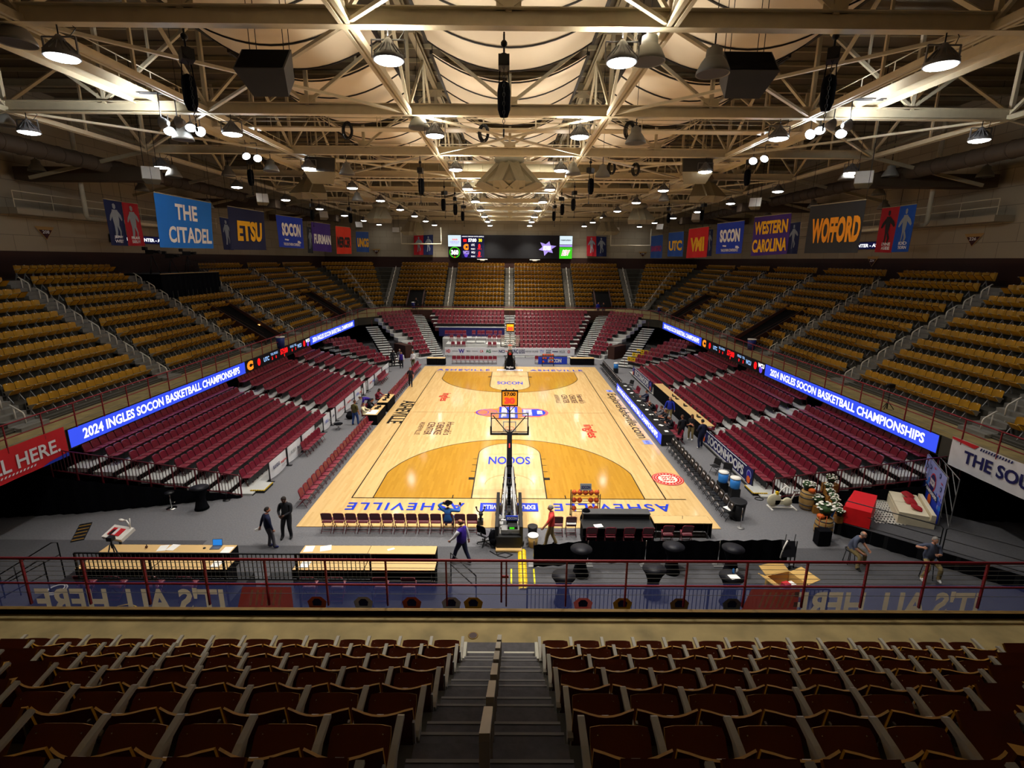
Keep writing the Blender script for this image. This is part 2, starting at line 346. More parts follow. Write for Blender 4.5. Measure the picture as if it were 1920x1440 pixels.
SN = ['nearest', 'second', 'third', 'fourth', 'fifth', 'sixth']
for sx, nm in ((-1, 'left'), (1, 'right')):
    for i, y in enumerate(SIDE):
        p = V((XC+sx*HA, y, 0)); n = V((sx, 0, 0))
        aisle_steps(p, n, 'concrete aisle steps, %s aisle of the %s upper stand' % (SN[i], nm))
        rails(p, n, 'in the %s aisle of the %s stand' % (SN[i], nm), range(NROW-1))
    p = V((XC+sx*21.3, 42.6, 0)); n = V((sx*.5, .866, 0)).normalized()
    n = V((sx, 1, 0)).normalized()
    aisle_steps(p, n, 'concrete aisle steps in the far %s corner of the upper stand' % nm); rails(p, n, 'in the far %s corner aisle' % nm, range(NROW-1))
for i, x in enumerate(FAR):
    p = V((XC+x, 45, 0))
    aisle_steps(p, Y, 'concrete aisle steps, %s from the left in the far upper stand' % ORD[i]); rails(p, Y, 'in the %s far aisle from the left' % ORD[i], range(NROW-1))
NP = V((-.14, -29.5, 0))
aisle_steps(NP, -Y, 'dark carpeted aisle steps between the two near seat blocks', 1.34, 'step_dark')
rails(NP+V((-.02, 0, 0)), -Y, 'on the near centre steps', range(7), HRN)
m = MB(); m.bb((-.81, -28.78, 3.75), (-.2, -28.7, 3.94), 'nosing'); m.bb((-.08, -28.78, 3.75), (.53, -28.7, 3.94), 'nosing'); m.bb((-.85, -29.1, 3.75), (-.79, -28.68, 4.14), 'nosing'); m.bb((.51, -29.1, 3.75), (.57, -28.68, 4.14), 'nosing')
m.build('step_edging', label='pale step edging at the bottom of the near centre aisle', cat='step edging')
q = G(887, 1192, 3.75); m = MB(); m.lathe([(.105, 0), (.105, .006), (.085, .009)], 'kerb_ochre', 20, q+Z*.001); m.lathe([(.083, .006), (.08, .012)], 'brown_wall', 20, q+Z*.001)
m.build('floor_drain', label='small round drain cover in the near walkway floor', cat='drain cover')

# vomitories on the stands: dark walls, black sheet for the shaded opening, a lamp
def vomitory(p, n, w, rows, label, lamp):
    t = V((-n.y, n.x, 0)); R = Matrix((t, n, Z)).transposed(); m = MB(); zt = ZT+RR*rows; L = RP*rows
    for s in (-1, 1):
        a = p+t*(s*(w/2+.06)); pts = [(-.9, 3.78), (L+.2, 3.78), (L+.2, zt+.95), (-.9, ZT+.45)]
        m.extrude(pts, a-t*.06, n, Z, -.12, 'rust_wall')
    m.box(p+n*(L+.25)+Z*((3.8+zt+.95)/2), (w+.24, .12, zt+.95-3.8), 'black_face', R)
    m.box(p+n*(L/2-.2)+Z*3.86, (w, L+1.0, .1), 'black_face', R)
    m.face([p-t*(w/2)-n*.85+Z*3.97, p+t*(w/2)-n*.85+Z*3.97, p+t*(w/2)+n*(L+.2)+Z*(ZT+RR*(L+.95)/RP+.05), p-t*(w/2)+n*(L+.2)+Z*(ZT+RR*(L+.95)/RP+.05)], 'black_face')  # black sheet laid over the steps stands in for the shade inside the opening
    for s in (-1, 1):
        m.tube([p+t*(s*w*.5)-n*.7+Z*(ZT+.9), p+t*(s*w*.5)+n*L+Z*(zt+.9)], .02, 'rust_wall', 6)
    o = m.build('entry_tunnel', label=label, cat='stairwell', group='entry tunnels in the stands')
    if lamp:
        l = MB(); l.box(p-t*(w*.45)+n*1.0+Z*5.2, (.1, .28, .1), 'step_lamp', R); l.build('step_lamp', o, label='small glowing amber lamp')
VOM = []
for sx, nm in ((-1, 'left'), (1, 'right')):
    for y, wn, lamp in ((9.3, 'nearer', 1), (29.0, 'farther', 0)):
        p = V((XC+sx*HA, y, 0)); vomitory(p, V((sx, 0, 0)), 2.8, 4, 'dark entry tunnel cut in the %s upper stand, the %s of two' % (nm, wn), lamp); VOM.append((p.x, y, 1.7, 4))
for x, nm in ((-15.2, 'left'), (14.8, 'right')):
    p = V((x, 45, 0)); vomitory(p, Y, 2.4, 3, 'dark entry tunnel in the far upper stand, %s of the scoreboard' % nm, 0); VOM.append((x, 45, 1.5, 3))

# ---------------------------------------------------------------- court
m = MB(); m.bb((-9.2, -17.07, .002), (9.2, 17.07, .03), 'maple')
def arcpts(cx, cy, r, a0, a1, n=28): return [(cx+r*math.cos(a0+(a1-a0)*i/n), cy+r*math.sin(a0+(a1-a0)*i/n)) for i in range(n+1)]
def line(a, b, w, mt, z=.042):
    a, b = V((*a, z)), V((*b, z)); d = (b-a).normalized(); t = V((-d.y, d.x, 0))*w/2
    m.face([a-t, b-t, b+t, a+t], mt)
def pline(pts, w, mt, z=.042):
    for a, b in zip(pts[:-1], pts[1:]): line(a, b, w, mt, z)
for s in (-1, 1):
    yb = 14.325*s; cy = 12.75*s; ft = 8.535*s; ang = math.asin(1.412/6.75)
    a0, a1 = (ang, PI-ang) if s < 0 else (-ang, -PI+ang)
    arc = arcpts(0, cy, 6.75, a0, a1, 40)
    pts = [(6.6, yb)] + arc + [(-6.6, yb)]
    if s > 0: pts = pts[::-1]
    m.face([(x, y, .034) for x, y in pts], 'stained'); pline([(6.6, yb)] + arc + [(-6.6, yb)], .05, 'paint_black')
    h0, h1 = (0, PI) if s < 0 else (0, -PI)
    half = arcpts(0, ft, 1.83, h0, h1)
    pts = [(1.83, yb)] + half + [(-1.83, yb)]
    if s > 0: pts = pts[::-1]
    m.face([(x, y, .038) for x, y in pts], 'keywood'); pline(half, .045, 'paint_black'); line((-1.83, ft), (1.83, ft), .04, 'paint_faint')
    pline(arcpts(0, cy, 1.25, h0, h1), .035, 'paint_faint', .043)
    for sx in (-1, 1):
        line((1.83*sx, yb), (1.83*sx, ft), .06, 'paint_black')
        for dd in (3.25, 4.15, 5.05): line((1.85*sx, yb-s*dd), (2.1*sx, yb-s*dd), .05, 'paint_black')
        line((1.85*sx, yb-s*2.3), (2.15*sx, yb-s*2.3), .3, 'paint_black'); line((2.75*sx, yb), (2.75*sx, yb-s*.35), .05, 'paint_black')
    line((-7.65, yb), (7.65 if s > 0 else 8.6, yb), .06, 'paint_black')
    d = X if s > 0 else -X; u = Y if s > 0 else -Y
    m.text('SOCON', (0, 9.5*s, .046), d, u, 2.4, 1.15, 'paint_blue', .02)
    m.text('ASHEVILLE', (-4.85, 15.2*s, .046), d, u, 5.5, .74, 'paint_blue', .015)
    m.text('ASHEVILLE', (4.85, 15.2*s, .046), d, u, 5.5, .74, 'paint_blue', .015)
    m.box((0, 15.22*s, .044), (2.72, .82, .003), 'paint_blue' if s < 0 else 'paint_white')
    m.text('EXPLORE ASHEVILLE', (0, 15.22*s, .048), d, u, 2.45, .42, 'paint_white' if s < 0 else 'paint_blue', .02)
for sx in (-1, 1): line((7.62*sx, -14.35), (7.62*sx, 14.35), .06, 'paint_black')
line((-7.62, 0), (7.62, 0), .03, 'paint_faint')
for s in (-1, 1): line((7.7, 5.8*s), (9.1, 5.8*s), .04, 'paint_faint')
D, U = -Y, X     # lettering that reads towards the camera end
m.text('ASHEVILLE', (-8.15, .15, .046), D, U, 5.9, 1.1, 'paint_black', .02)
m.text('ExploreAsheville.com', (8.68, .1, .046), D, U, 11.3, .95, 'paint_black', 0)
m.text('ingles', (-5.5, 4.35, .046), D, U, 2.5, .95, 'paint_red', .015); m.text('ingles', (5.42, -4.2, .046), D, U, 2.7, .95, 'paint_red', .015)
for (x, y, s) in ((-5.1, -3.8, 1), (5.0, 4.0, 1)):
    for i, (t, w) in enumerate((("Harrah's", 2.7), ('CHEROKEE', 2.6), ('CENTER', 2.6), ('ASHEVILLE', 2.6))):
        m.text(t, (x+.95-i*.66, y, .046), D, U, w, .5 if i < 3 else .36, 'paint_maroon', .0)
c = V((8.42, -11.95, .046)); m.disc(c, X, Y, .82, 'paint_red', 36); m.disc(c+Z*.002, X, Y, .76, 'paint_white', 36); m.disc(c+Z*.004, X, Y, .74, 'paint_red', 36); m.disc(c+Z*.006, X, Y, .5, 'paint_white', 30)
for i in range(3): m.text('WW' if i != 1 else 'W W', c+V((0, .24-i*.24, .008)), X, Y, .7, .2, 'paint_red', .06)
for i in range(22):
    a = 2*PI*i/22; m.disc(c+V((.62*math.cos(a), .62*math.sin(a), .008)), X, Y, .045, 'paint_white', 6)
for x, y in ((8.8, -6.35), (8.85, 6.7)):
    m.box((x, y, .044), (.55, .75, .003), 'sign_lilac'); m.text('SOCON', (x, y, .048), D, U, .6, .2, 'paint_blue')
# centre logo: ball on the left, blue block, shield on the right
def lp(pts, mt, z): m.face([(x, y, z) for x, y in pts], mt)
lp([(-2.75, .0), (-2.2, .55), (-1.6, .95), (-.95, 1.0), (-.8, 1.65), (.75, 1.65), (.95, 1.0), (1.7, 1.05), (2.2, .95), (2.75, .55), (2.9, .0), (2.75, -.55), (2.1, -1.0), (1.2, -1.1), (.75, -1.15), (.75, -1.75), (-.9, -1.75), (-1.0, -1.2), (-1.7, -1.05), (-2.3, -.6)], 'paint_orange', .044)
lp(arcpts(-1.75, 0, .82, 0, 2*PI, 26)[:-1], 'paint_purple', .046); lp(arcpts(-1.72, 0, .72, 0, 2*PI, 26)[:-1], 'paint_orange', .048)
for q in (-.35, 0, .35): pline([(-2.4, q*.9), (-1.75, q*1.3), (-1.05, q*.9)], .05, 'paint_purple', .05)
pline(arcpts(-2.35, 0, .75, -1, 1, 10), .07, 'paint_blue', .05)
lp([(-.8, -1.6), (.6, -1.6), (.6, 1.5), (-.8, 1.5)], 'paint_blue', .05)
lp([(.95, -.92), (2.2, -.88), (2.62, -.5), (2.75, 0), (2.62, .5), (2.2, .86), (.95, .86)], 'paint_blue', .048)
pline([(.9, 1.0), (2.15, .98), (2.75, .55), (2.9, 0), (2.75, -.55), (2.15, -1.0), (.9, -1.05)], .09, 'paint_pink', .047)
m.text('BASKETBALL', (-.42, 0, .054), D, U, 2.6, .42, 'paint_white', .05); m.text('CHAMPIONSHIPS', (.18, 0, .054), D, U, 2.6, .42, 'paint_white', .05)
m.text('SOCON', (1.35, 0, .054), D, U, 1.5, .7, 'paint_white', .06); m.text('INGLES', (2.28, 0, .054), D, U, .9, .42, 'paint_white', .06)
m.build('basketball_court', label='light maple basketball court with amber three-point areas and blue lettering', cat='court')

# ---------------------------------------------------------------- lower stands (grey-white riser decks)
LROW = 8
def lrow(i, sx): return XC*.4+sx*(13.35+.91*i), .1+.272*i, -13.3-.2*i          # back of seats x, deck z, near end y
LA = {-1: (-1.4, 8.6), 1: (-5.2, 5.4)}
for sx, nm in ((-1, 'left'), (1, 'right')):
    m = MB()
    for i in range(LROW):
        x, z, yn = lrow(i, sx); x0 = x-sx*.74 if i else x-sx*.9; x1 = x+sx*.18
        m.bb((x0, yn-.8, 0 if i == 0 else z-.2), (x1, 14.6, z), 'white_deck')
        m.bb((x0-sx*.012, yn-.8, max(0, z-.5)), (x0+sx*.03, 14.6, z-.05), 'black_face')
        for a in LA[sx]:
            if i < LROW-1: m.bb((x+sx*.18-sx*.36, a-.55, z), (x+sx*.18, a+.55, z+.136), 'white_deck')
    m.build('riser_platform', kind='structure')
# far lower stand
def frow(k): return 23.5+.95*k, .02+.377*k
m = MB()
for k in range(11):
    y, z = frow(k); w = 7.3+.36*k
    y1 = y+.2 if k < 10 else 34.25
    for a, b in ((-w, -.75), (.6, w)):
        if a < 0 and k < 7: continue
        m.bb((a, y-.75, 0 if k == 0 else z-.35), (b, y1, z), 'white_deck')
        m.bb((a, y-.76, max(0, z-.5)), (b, y-.75, z-.04), 'maroon_dark')
m.bb((-7.4, 23, 0), (-.75, 25.2, .62), 'white_deck'); m.bb((-7.9, 25.2, 0), (-.75, 27.4, 1.15), 'white_deck'); m.bb((-8.6, 27.4, 0), (-.75, 29.5, 1.5), 'white_deck')
m.bb((-9.3, 29.28, 1.5), (-.75, 29.36, 2.62), 'sign_navy')
m.build('riser_platform', kind='structure')
def stairs(a, b, z0, z1, w, n, label, mt='white_deck'):
    a, b = V((*a, 0)), V((*b, 0)); d = (b-a); L = d.length; d.normalize(); t = V((-d.y, d.x, 0)); R = Matrix((t, d, Z)).transposed(); m = MB()
    for i in range(n):
        z = z0+(z1-z0)*(i+1)/n; c = a+d*(L*(i+.5)/n)
        m.box(c+Z*(z-.04), (w, L/n, .05), mt, R); m.box(c-d*(L/n*.45)+Z*(z-.14), (w, .03, (z1-z0)/n), 'black_face', R)
    m.box(a+d*(L/2+.3)+Z*((z0+z1)/2-.35), (w-.1, L-.5, .06), 'black_face', R @ Matrix.Rotation(math.atan2(z1-z0, L), 3, 'X'))
    for q in (-.1, .1):
        for i in range(0, n, 4):
            c = a+d*(L*(i+.5)/n)+Z*(z0+(z1-z0)*(i+1)/n); m.tube([c, c+Z*.85], .02, 'maroon_metal', 6)
        break
    return m.build('stairway', label=label, cat='stairs', group='stairs of the far lower stand')
stairs((-.08, 23.2), (-.08, 34.2), 0, 3.75, 1.3, 22, 'white striped steps up the middle of the far lower stand')
for sx, nm in ((-1, 'left'), (1, 'right')):
    stairs((sx*8.8, 23.0), (sx*13.0, 34.4), 0, 3.75, 1.7, 22, 'white striped steps %s of the far maroon seat blocks' % nm)
    stairs((sx*12.3, 17.0), (sx*17.6, 27.6), 0, 2.9, 1.5, 17, 'white striped steps in the far %s corner beside the court' % nm)
def crow(k, sx):
    c = V((sx*10.3, 22.5, 0)) + V((sx*.707, .707, 0))*(.93*k); u = V((sx*.707, -.707, 0)); return c+u*(-.21*k), u, .9+.175*k+.1, .02+.377*k
for sx, nm in ((-1, 'left'), (1, 'right')):
    m = MB()
    for k in range(11):
        c, u, hw, z = crow(k, sx); n = V((sx*.707, .707, 0)); R = Matrix((u, n, Z)).transposed()
        dz = .35 if k else z+.02
        m.box(c-n*.27+Z*(z-dz/2+.01), (hw*2, .95 if k < 10 else 1.0, max(.05, dz)), 'white_deck', R)
    c, u, hw, z = crow(2, sx)
    m.box(c+u*(hw+.6)+V((0, 0, .75)), (.9, 2.4, 1.5), 'rust_wall', R)
    m.build('riser_platform', kind='structure')

# ---------------------------------------------------------------- railings of the balcony
def post_rail(name, a, b, z, n, label, cables=6, mid=.48, h=1.1, r=.032):
    a, b = V((*a, z)), V((*b, z)); t = thing(name, label, 'railing'); d = (b-a).normalized()
    m = MB(); m.tube([a+Z*h, b+Z*h], r, 'rail_red', 8); m.build('top_rail', t)
    m = MB(); m.tube([a+Z*mid, b+Z*mid], r*.75, 'rail_red', 8); m.build('middle_rail', t)
    for i in range(n):
        p = a+(b-a)*(i/(n-1)); m = MB(); m.bar(p-Z*.05, p+Z*h, .05, .035, 'rail_red', d); m.build('post', t)
    for j in range(cables):
        zz = (mid+.08+j*(h-mid-.16)/max(1, cables-2)) if j < cables-1 else .25
        m = MB(); m.tube([a+Z*zz, b+Z*zz], .006, 'cable', 5); m.build('cable', t)
    return t
m = MB(); m.bb((XC-14.5, 34.1, 3.2), (XC+14.5, 34.3, 4.45), 'rust_wall'); m.build('parapet_wall', kind='structure')
post_rail('balcony_railing', (XC-14.8, 34.35), (XC+14.8, 34.35), 3.75, 22, 'dark red steel railing along the far balcony walkway', 4, .75)
near_rail = post_rail('balcony_railing', (-10.6-1.38*3, -27.05), (10.5+1.38*3, -27.05), 3.75, 23, 'dark red steel railing with wire cables along the near walkway', 6)
m = MB(); m.bar((-.16, -27.05, 3.8), (-.16, -27.05, 4.85), .04, .035, 'rail_red'); m.bar((-.16, -27.05, 4.45), (.0, -27.05, 4.45), .04, .05, 'rail_red'); m.build('gate_post', near_rail)
for sx, nm in ((-1, 'left'), (1, 'right')):
    x = XC+sx*19.62
    post_rail('balcony_railing', (x, -24.6), (x, 29.5), 3.75, 34, 'dark red steel railing along the %s balcony walkway' % nm, 5, .55)
    post_rail('balcony_railing', (x, 29.6), (XC+sx*15, 34.1), 3.75, 6, 'dark red steel railing in the far %s corner of the balcony' % nm, 4, .55)

# ---------------------------------------------------------------- LED ribbon boards on the balcony fronts
def ribbon(sx, nm):
    x = XC+sx*19.78; f = -sx                       # face looks to the court
    d = Y if sx < 0 else -Y
    z0, z1 = 2.84, 3.74; ya, yb = -15.3, 27.9
    t = thing('ribbon_board', 'blue LED ribbon board along the %s balcony front' % nm, 'LED board', (0, 0, 0))
    m = MB(); m.bb((x, ya, z0), (x+f*.14, yb, z1), 'black_plastic'); m.build('housing', t)
    m = MB(); xf = x+f*.142; zc = (z0+z1)/2; H = z1-z0-.06
    def rect(y0, y1, mt, e=0.0, zz0=z0+.03, zz1=z1-.03):
        xx = xf+f*e; q = [(xx, y0, zz0), (xx, y1, zz0), (xx, y1, zz1), (xx, y0, zz1)]
        m.face(q if sx > 0 and False else q, mt)
    def tx(s, y, z, w, h, mt, b=.02): m.text(s, (xf+f*.006, y, z), d, Z, w, h, mt, b)
    s0, s1 = (.4, 13.2) if sx < 0 else (.9, 14.3)
    rect(ya+.05, s0, 'led_blue'); rect(s1, yb-.05, 'led_blue'); rect(s0+.1, s1-.1, 'led_dim')
    tx('2024 INGLES SOCON BASKETBALL CHAMPIONSHIPS', (ya+s0)/2, zc, s0-ya-1.6, .5, 'led_white', .03)
    tx('2024 INGLES SOCON BASKETBALL CHAMPIONSHIPS', (s1+yb)/2, zc, yb-s1-1.2, .5, 'led_white', .03)
    L = s1-s0; P = (lambda q: s0+L*q) if sx < 0 else (lambda q: s1-L*q)
    tx('C', P(.06), zc, .95, .72, 'led_orange', .1); tx('0', P(.17), zc, .5, .6, 'led_red', .08)
    tx('UTC', P(.27), zc, .95, .36, 'led_skyblue', .03); tx('TOL', P(.35), zc+.2, .5, .2, 'led_skyblue'); tx('FOULS', P(.405), zc+.2, .75, .2, 'led_skyblue')
    tx('5', P(.35), zc-.14, .2, .26, 'led_red', .04); tx('0', P(.405), zc-.14, .2, .26, 'led_red', .04)
    tx('57:00', P(.53), zc+.08, 1.5, .5, 'led_red', .05); tx('1', P(.53), zc-.3, .14, .2, 'led_red', .04)
    tx('FOULS', P(.66), zc+.2, .75, .2, 'led_skyblue'); tx('TOL', P(.72), zc+.2, .5, .2, 'led_skyblue'); tx('0', P(.66), zc-.14, .2, .26, 'led_red', .04); tx('5', P(.72), zc-.14, .2, .26, 'led_red', .04)
    tx('WCU', P(.79), zc, .95, .36, 'led_skyblue', .03); tx('0', P(.88), zc, .5, .6, 'led_red', .08); tx('WCU', P(.95), zc+.16, 1.0, .34, 'led_white', .05)
    c = V((xf+f*.006, P(.95), zc-.15)); m.disc(c, d, Z, .26, 'led_purple', 16)
    m.build('led_face', t)
ribbon(-1, 'left'); ribbon(1, 'right')
# cloth banners hung below the railing
def rail_banner(a, b, z0, z1, label, base, draw, nrm):
    a, b = V(a), V(b); d = (b-a); w = d.length; d.normalize(); m = MB(); n = d.cross(Z)
    k = 24
    vs = []; 
    for i in range(k+1):
        for j, zz in enumerate((z0, (z0+z1)/2, z1)):
            p = a+d*(w*i/k)+Z*zz+n*(.015*math.sin(i*1.7+j)); vs.append(p)
    fs = [(i*3+j, (i+1)*3+j, (i+1)*3+j+1, i*3+j+1) for i in range(k) for j in range(2)]
    m.add(vs, fs, base, True)
    draw(m, a+d*(w/2)+Z*((z0+z1)/2)+n*.03, d, w, z1-z0, n)
    return m.build('fabric_banner', label=label, cat='banner')
def _l(m, c, d, w, h, n):
    m.text("IT'S ALL HERE.", c+d*(w*.5-2.9), d, Z, 5.0, h*.46, 'sign_white', .02)
    m.add([c+d*(w/2-1.4)-Z*(h*.5), c+d*(w/2)-Z*(h*.5), c+d*(w/2)-Z*(h*.36), c+d*(w/2-1.0)-Z*(h*.42)], [(0, 1, 2, 3)], 'sign_blue')
    for i in range(10): q = c+d*(w/2-3.2+i*.16)-Z*(h*.36); m.face([q, q+d*.08, q+d*.14+Z*.08, q+d*.06+Z*.08], 'sign_white')
rail_banner((XC-19.6, -24.4, 0), (XC-19.6, -15.45, 0), 2.6, 3.95, 'red cloth banner on the left balcony reading ALL HERE', 'sign_red', _l, 1)
def _r(m, c, d, w, h, n):
    m.text('THE SOUTHERN', c-d*(w*.5-3.3), d, Z, 5.2, h*.42, 'sign_navy', .03)
    q = c-d*(w/2)+Z*(h*.5); m.face([q, q+d*1.3, q+d*1.1-Z*.18, q-Z*.1], 'sign_red')
    for i in range(12): q2 = q+d*(1.35+i*.12)-Z*.16; m.face([q2, q2+d*.06, q2+d*.1+Z*.12, q2+d*.04+Z*.12], 'sign_navy')
rail_banner((XC+19.6, -16.0, 0), (XC+19.6, -24.4, 0), 2.65, 3.95, 'white cloth banner on the right balcony reading THE SOUTHERN', 'sign_white', _r, 1)
def _n(m, c, d, w, h, n):
    up = Z
    for n2 in (0,):          # the back of the printing shows through, mirrored
        cc = c+n*n2
        for x0 in (-8.75, 8.45):
            m.text("IT'S ALL HERE.", cc+d*x0+Z*.11, d, Z, 4.4, .7, 'mesh_tan', .03)
        for x0 in (-5.6, 5.9): m.face([cc+d*(x0-.5)+Z*.5, cc+d*(x0+.6)+Z*.5, cc+d*(x0+.6)-Z*.15, cc+d*(x0-.7)-Z*.15], 'mesh_rust')
        for i in range(6):
            for x0 in (-6.0, 5.6): q = cc+d*(x0+i*.13)+Z*.02+n*.004; m.face([q, q+d*.05, q+d*.14+Z*.4, q+d*.09+Z*.4], 'mesh_tan')
        for x0, mt in ((-4.45, 'sign_orange'), (-3.4, 'sign_white'), (-2.3, 'sign_orange'), (-1.4, 'sign_white'), (-.9, 'flag_gold'), (1.6, 'mesh_rust'), (2.5, 'flag_gold'), (3.8, 'sign_tan'), (5.0, 'sign_grey')):
            pts = [(-.18, .0), (.18, .0), (.22, .12), (.1, .2), (-.1, .2), (-.22, .12)]; m.face([cc+d*(x0+u)+Z*(v*1.5-.05) for u, v in pts], mt)
            m.face([cc+d*(x0+u*.5)+Z*(v*.9+.02)+n*.004 for u, v in pts], 'sign_navy')
def mirror_text(mb, st, c, d, w, h, mt):
    vs, fs = text_geo(st, .03); mb.add([c + d*(-x*w) + Z*(y*h) for x, y in vs], fs, mt)
def _n2(m, c, d, w, h, n):
    t = m.text; m.text = lambda st, cc, dd, zz, ww, hh, mt, b=0: mirror_text(m, st, cc, d, ww, hh, mt); _n(m, c, d, w, h, n); m.text = t
rail_banner((-14.4, -26.93, 0), (14.6, -26.93, 0), 3.0, 4.2, 'blue mesh banner behind the near railing, its lettering reversed', 'mesh_blue', _n2, 1)
# ---------------------------------------------------------------- tip-up seats of the upper stand (local +y looks to the court)
SW = .57
def back_pts(t, z0=.36, z1=.9, w=.27):      # curved backrest sheet, offset t along the thickness
    vs = []; nx, nz = 8, 4
    for j in range(nz+1):
        for i in range(nx+1):
            u = i/nx*2-1; q = j/nz; z = z0+(z1-z0)*q
            ww = w*(1-.06*max(0, .35-q))
            if q > .8: ww *= 1
            zz = z-(.03*(abs(u)**6) if j == nz else 0)
            vs.append((u*ww, .105*u*u-.06-.07*q+t, zz))
    return vs, nx, nz
def sheet(m, fn, th, mf, mb):
    a, nx, nz = fn(0); b, _, _ = fn(-th); k = nx+1
    quad = lambda: [(j*k+i, j*k+i+1, (j+1)*k+i+1, (j+1)*k+i) for j in range(nz) for i in range(nx)]
    m.add(a, [f[::-1] for f in quad()], mf, True); m.add(b, quad(), mb, True)
    n = len(a); vs = a+b; ed = []
    for i in range(nx): ed += [(i, i+1), (nz*k+i+1, nz*k+i)]
    for j in range(nz): ed += [((j+1)*k, j*k), (j*k+nx, (j+1)*k+nx)]
    m.add(vs, [(p, q, n+q, n+p) for p, q in ed], mf)
def seat_back():
    m = MB(); sheet(m, back_pts, .022, 'seat_gold', 'seat_brown')
    m.box((0, -.112, .868), (.06, .012, .028), 'seat_tag'); return m
def pan_pts(t):
    vs = []; nx, nz = 6, 5
    for j in range(nz+1):
        for i in range(nx+1):
            u = i/nx*2-1; q = j/nz
            w = .232*(1-(.05 if j == nz else 0)-.04*(1-q)); bow = .018*math.cos(u*PI/2)*math.sin(q*PI)
            vs.append((u*w, .12+.26*q+bow*.7-t*.72, .36+.265*q-bow*.6+t*.7-.02*(abs(u)**6)*(q > .9)))
    return vs, nx, nz
def seat_pan():
    m = MB(); f0 = lambda t: pan_pts(t)
    a = lambda t: pan_pts(t*1.0)
    sheet(m, lambda t: pan_pts(t), -.026, 'seat_gold', 'seat_brown')
    for x in (-.17, .17): m.ball((x, .318, .585+.012), .007, 'chrome', 6)
    return m
def seat_frame():
    m = MB()
    for x in (.285,):
        m.bar((x, -.02, .02), (x, .12, .42), .045, .05, 'grey_metal'); m.bar((x, .3, .02), (x, .06, .40), .04, .04, 'grey_metal'); m.bar((x, -.12, .36), (x, .14, .42), .03, .05, 'grey_metal')
        m.bar((x, -.1, .35), (x, -.1, .8), .02, .03, 'grey_metal')
    m.bar((-.27, .13, .39), (.27, .13, .39), .03, .03, 'grey_dark'); return m
def seat_arm(x):
    m = MB()
    m.extrude([(-.04, .52), (.06, .55), (.40, .625), (.435, .625), (.445, .65), (.42, .665), (.2, .635), (.0, .59), (-.05, .57)], (x-.026, 0, 0), Y, Z, .052, 'arm_grey')
    m.extrude([(.0, .53), (.34, .61), (.2, .48), (.12, .36), (.06, .36)], (x-.012, 0, 0), Y, Z, .024, 'arm_grey')
    return m
ME_F, ME_B, ME_P, ME_A, ME_A2 = seat_frame().mesh('arena_seat'), seat_back().mesh('backrest'), seat_pan().mesh('seat_pan'), seat_arm(.285).mesh('armrest'), seat_arm(-.285).mesh('armrest')
def far_seat_shape(m, M):      # the same seat with fewer faces, for the rows that read only as a mass
    m.T = M
    m.add([(-.25, .02, .36), (0, -.08, .36), (.25, .02, .36), (-.26, -.05, .88), (0, -.15, .9), (.26, -.05, .88)], [(0, 1, 4, 3), (1, 2, 5, 4)], 'seat_gold')
    m.add([(-.25, 0, .36), (0, -.1, .36), (.25, 0, .36), (-.26, -.07, .88), (0, -.17, .9), (.26, -.07, .88)], [(1, 0, 3, 4), (2, 1, 4, 5)], 'seat_brown')
    m.add([(-.25, .02, .88), (0, -.08, .9), (.25, .02, .88), (-.26, -.07, .88), (0, -.17, .9), (.26, -.07, .88)], [(0, 1, 4, 3), (1, 2, 5, 4)], 'seat_gold')
    m.add([(-.23, .14, .38), (.23, .14, .38), (.22, .44, .70), (-.22, .44, .70)], [(0, 1, 2, 3)], 'seat_gold')
    m.add([(-.23, .12, .41), (.23, .12, .41), (.22, .42, .73), (-.22, .42, .73)], [(3, 2, 1, 0)], 'seat_brown')
    m.bar((.285, -.02, 0), (.285, .12, .42), .045, .05, 'grey_metal'); m.bar((.285, .3, 0), (.285, .06, .4), .04, .04, 'grey_metal')
    m.bar((.285, 0, .62), (.285, .43, .69), .05, .03, 'arm_grey')
    m.box((0, -.1, .9), (.07, .012, .025), 'seat_tag')
    m.T = None
def in_vom(p, k):
    for vx, vy, hw, rows in VOM:
        if k < rows and ((abs(vy-45) > .1 and abs(p.y-vy) < hw and (p.x > 0) == (vx > 0) and abs(p.x) > 20) or (abs(vy-45) < .1 and abs(p.x-vx) < hw and p.y > 44)): return True
    return False
PLAT = (5.2, 13.9, 6)       # the camera platform covers these seats of the left stand
seats = []
def fill(a, b, n, k, info):
    """seats between two aisle edges a, b of row k"""
    d = b-a; L = d.length; cnt = int((L+.02)/SW)
    if cnt < 1: return
    d.normalize(); off = (L-cnt*SW)/2
    for i in range(cnt):
        p = a+d*(off+SW*(i+.5)); p.z = ZT+RR*k
        if in_vom(p, k): continue
        if info[0] == 'left' and PLAT[0] < p.y < PLAT[1] and k >= PLAT[2]: continue
        seats.append((p, n, k, info, i, cnt))
AW = .68
for sx, nm in ((-1, 'left'), (1, 'right')):
    n = V((sx, 0, 0))
    for k in range(NROW):
        x = XC+sx*(HA+RP*k); ys = [-24.5-.4*k] + SIDE + [41.6+TC*RP*k-1.0]
        for b in range(len(ys)-1):
            y0 = ys[b]+(AW if b else 0); y1 = ys[b+1]-(AW if b < len(SIDE) else 0)
            fill(V((x, y0, 0)), V((x, y1, 0)), n, k, (nm, b))
        R = ring(RP*k); p0, p1 = (R[1], R[2]) if sx > 0 else (R[4], R[3])
        d = (p1-p0).normalized()
        if (p1-p0).length > 2.4: fill(p0+d*1.1, p1-d*.75, V((sx*.707, .707, 0)), k, (nm+' corner', 0))
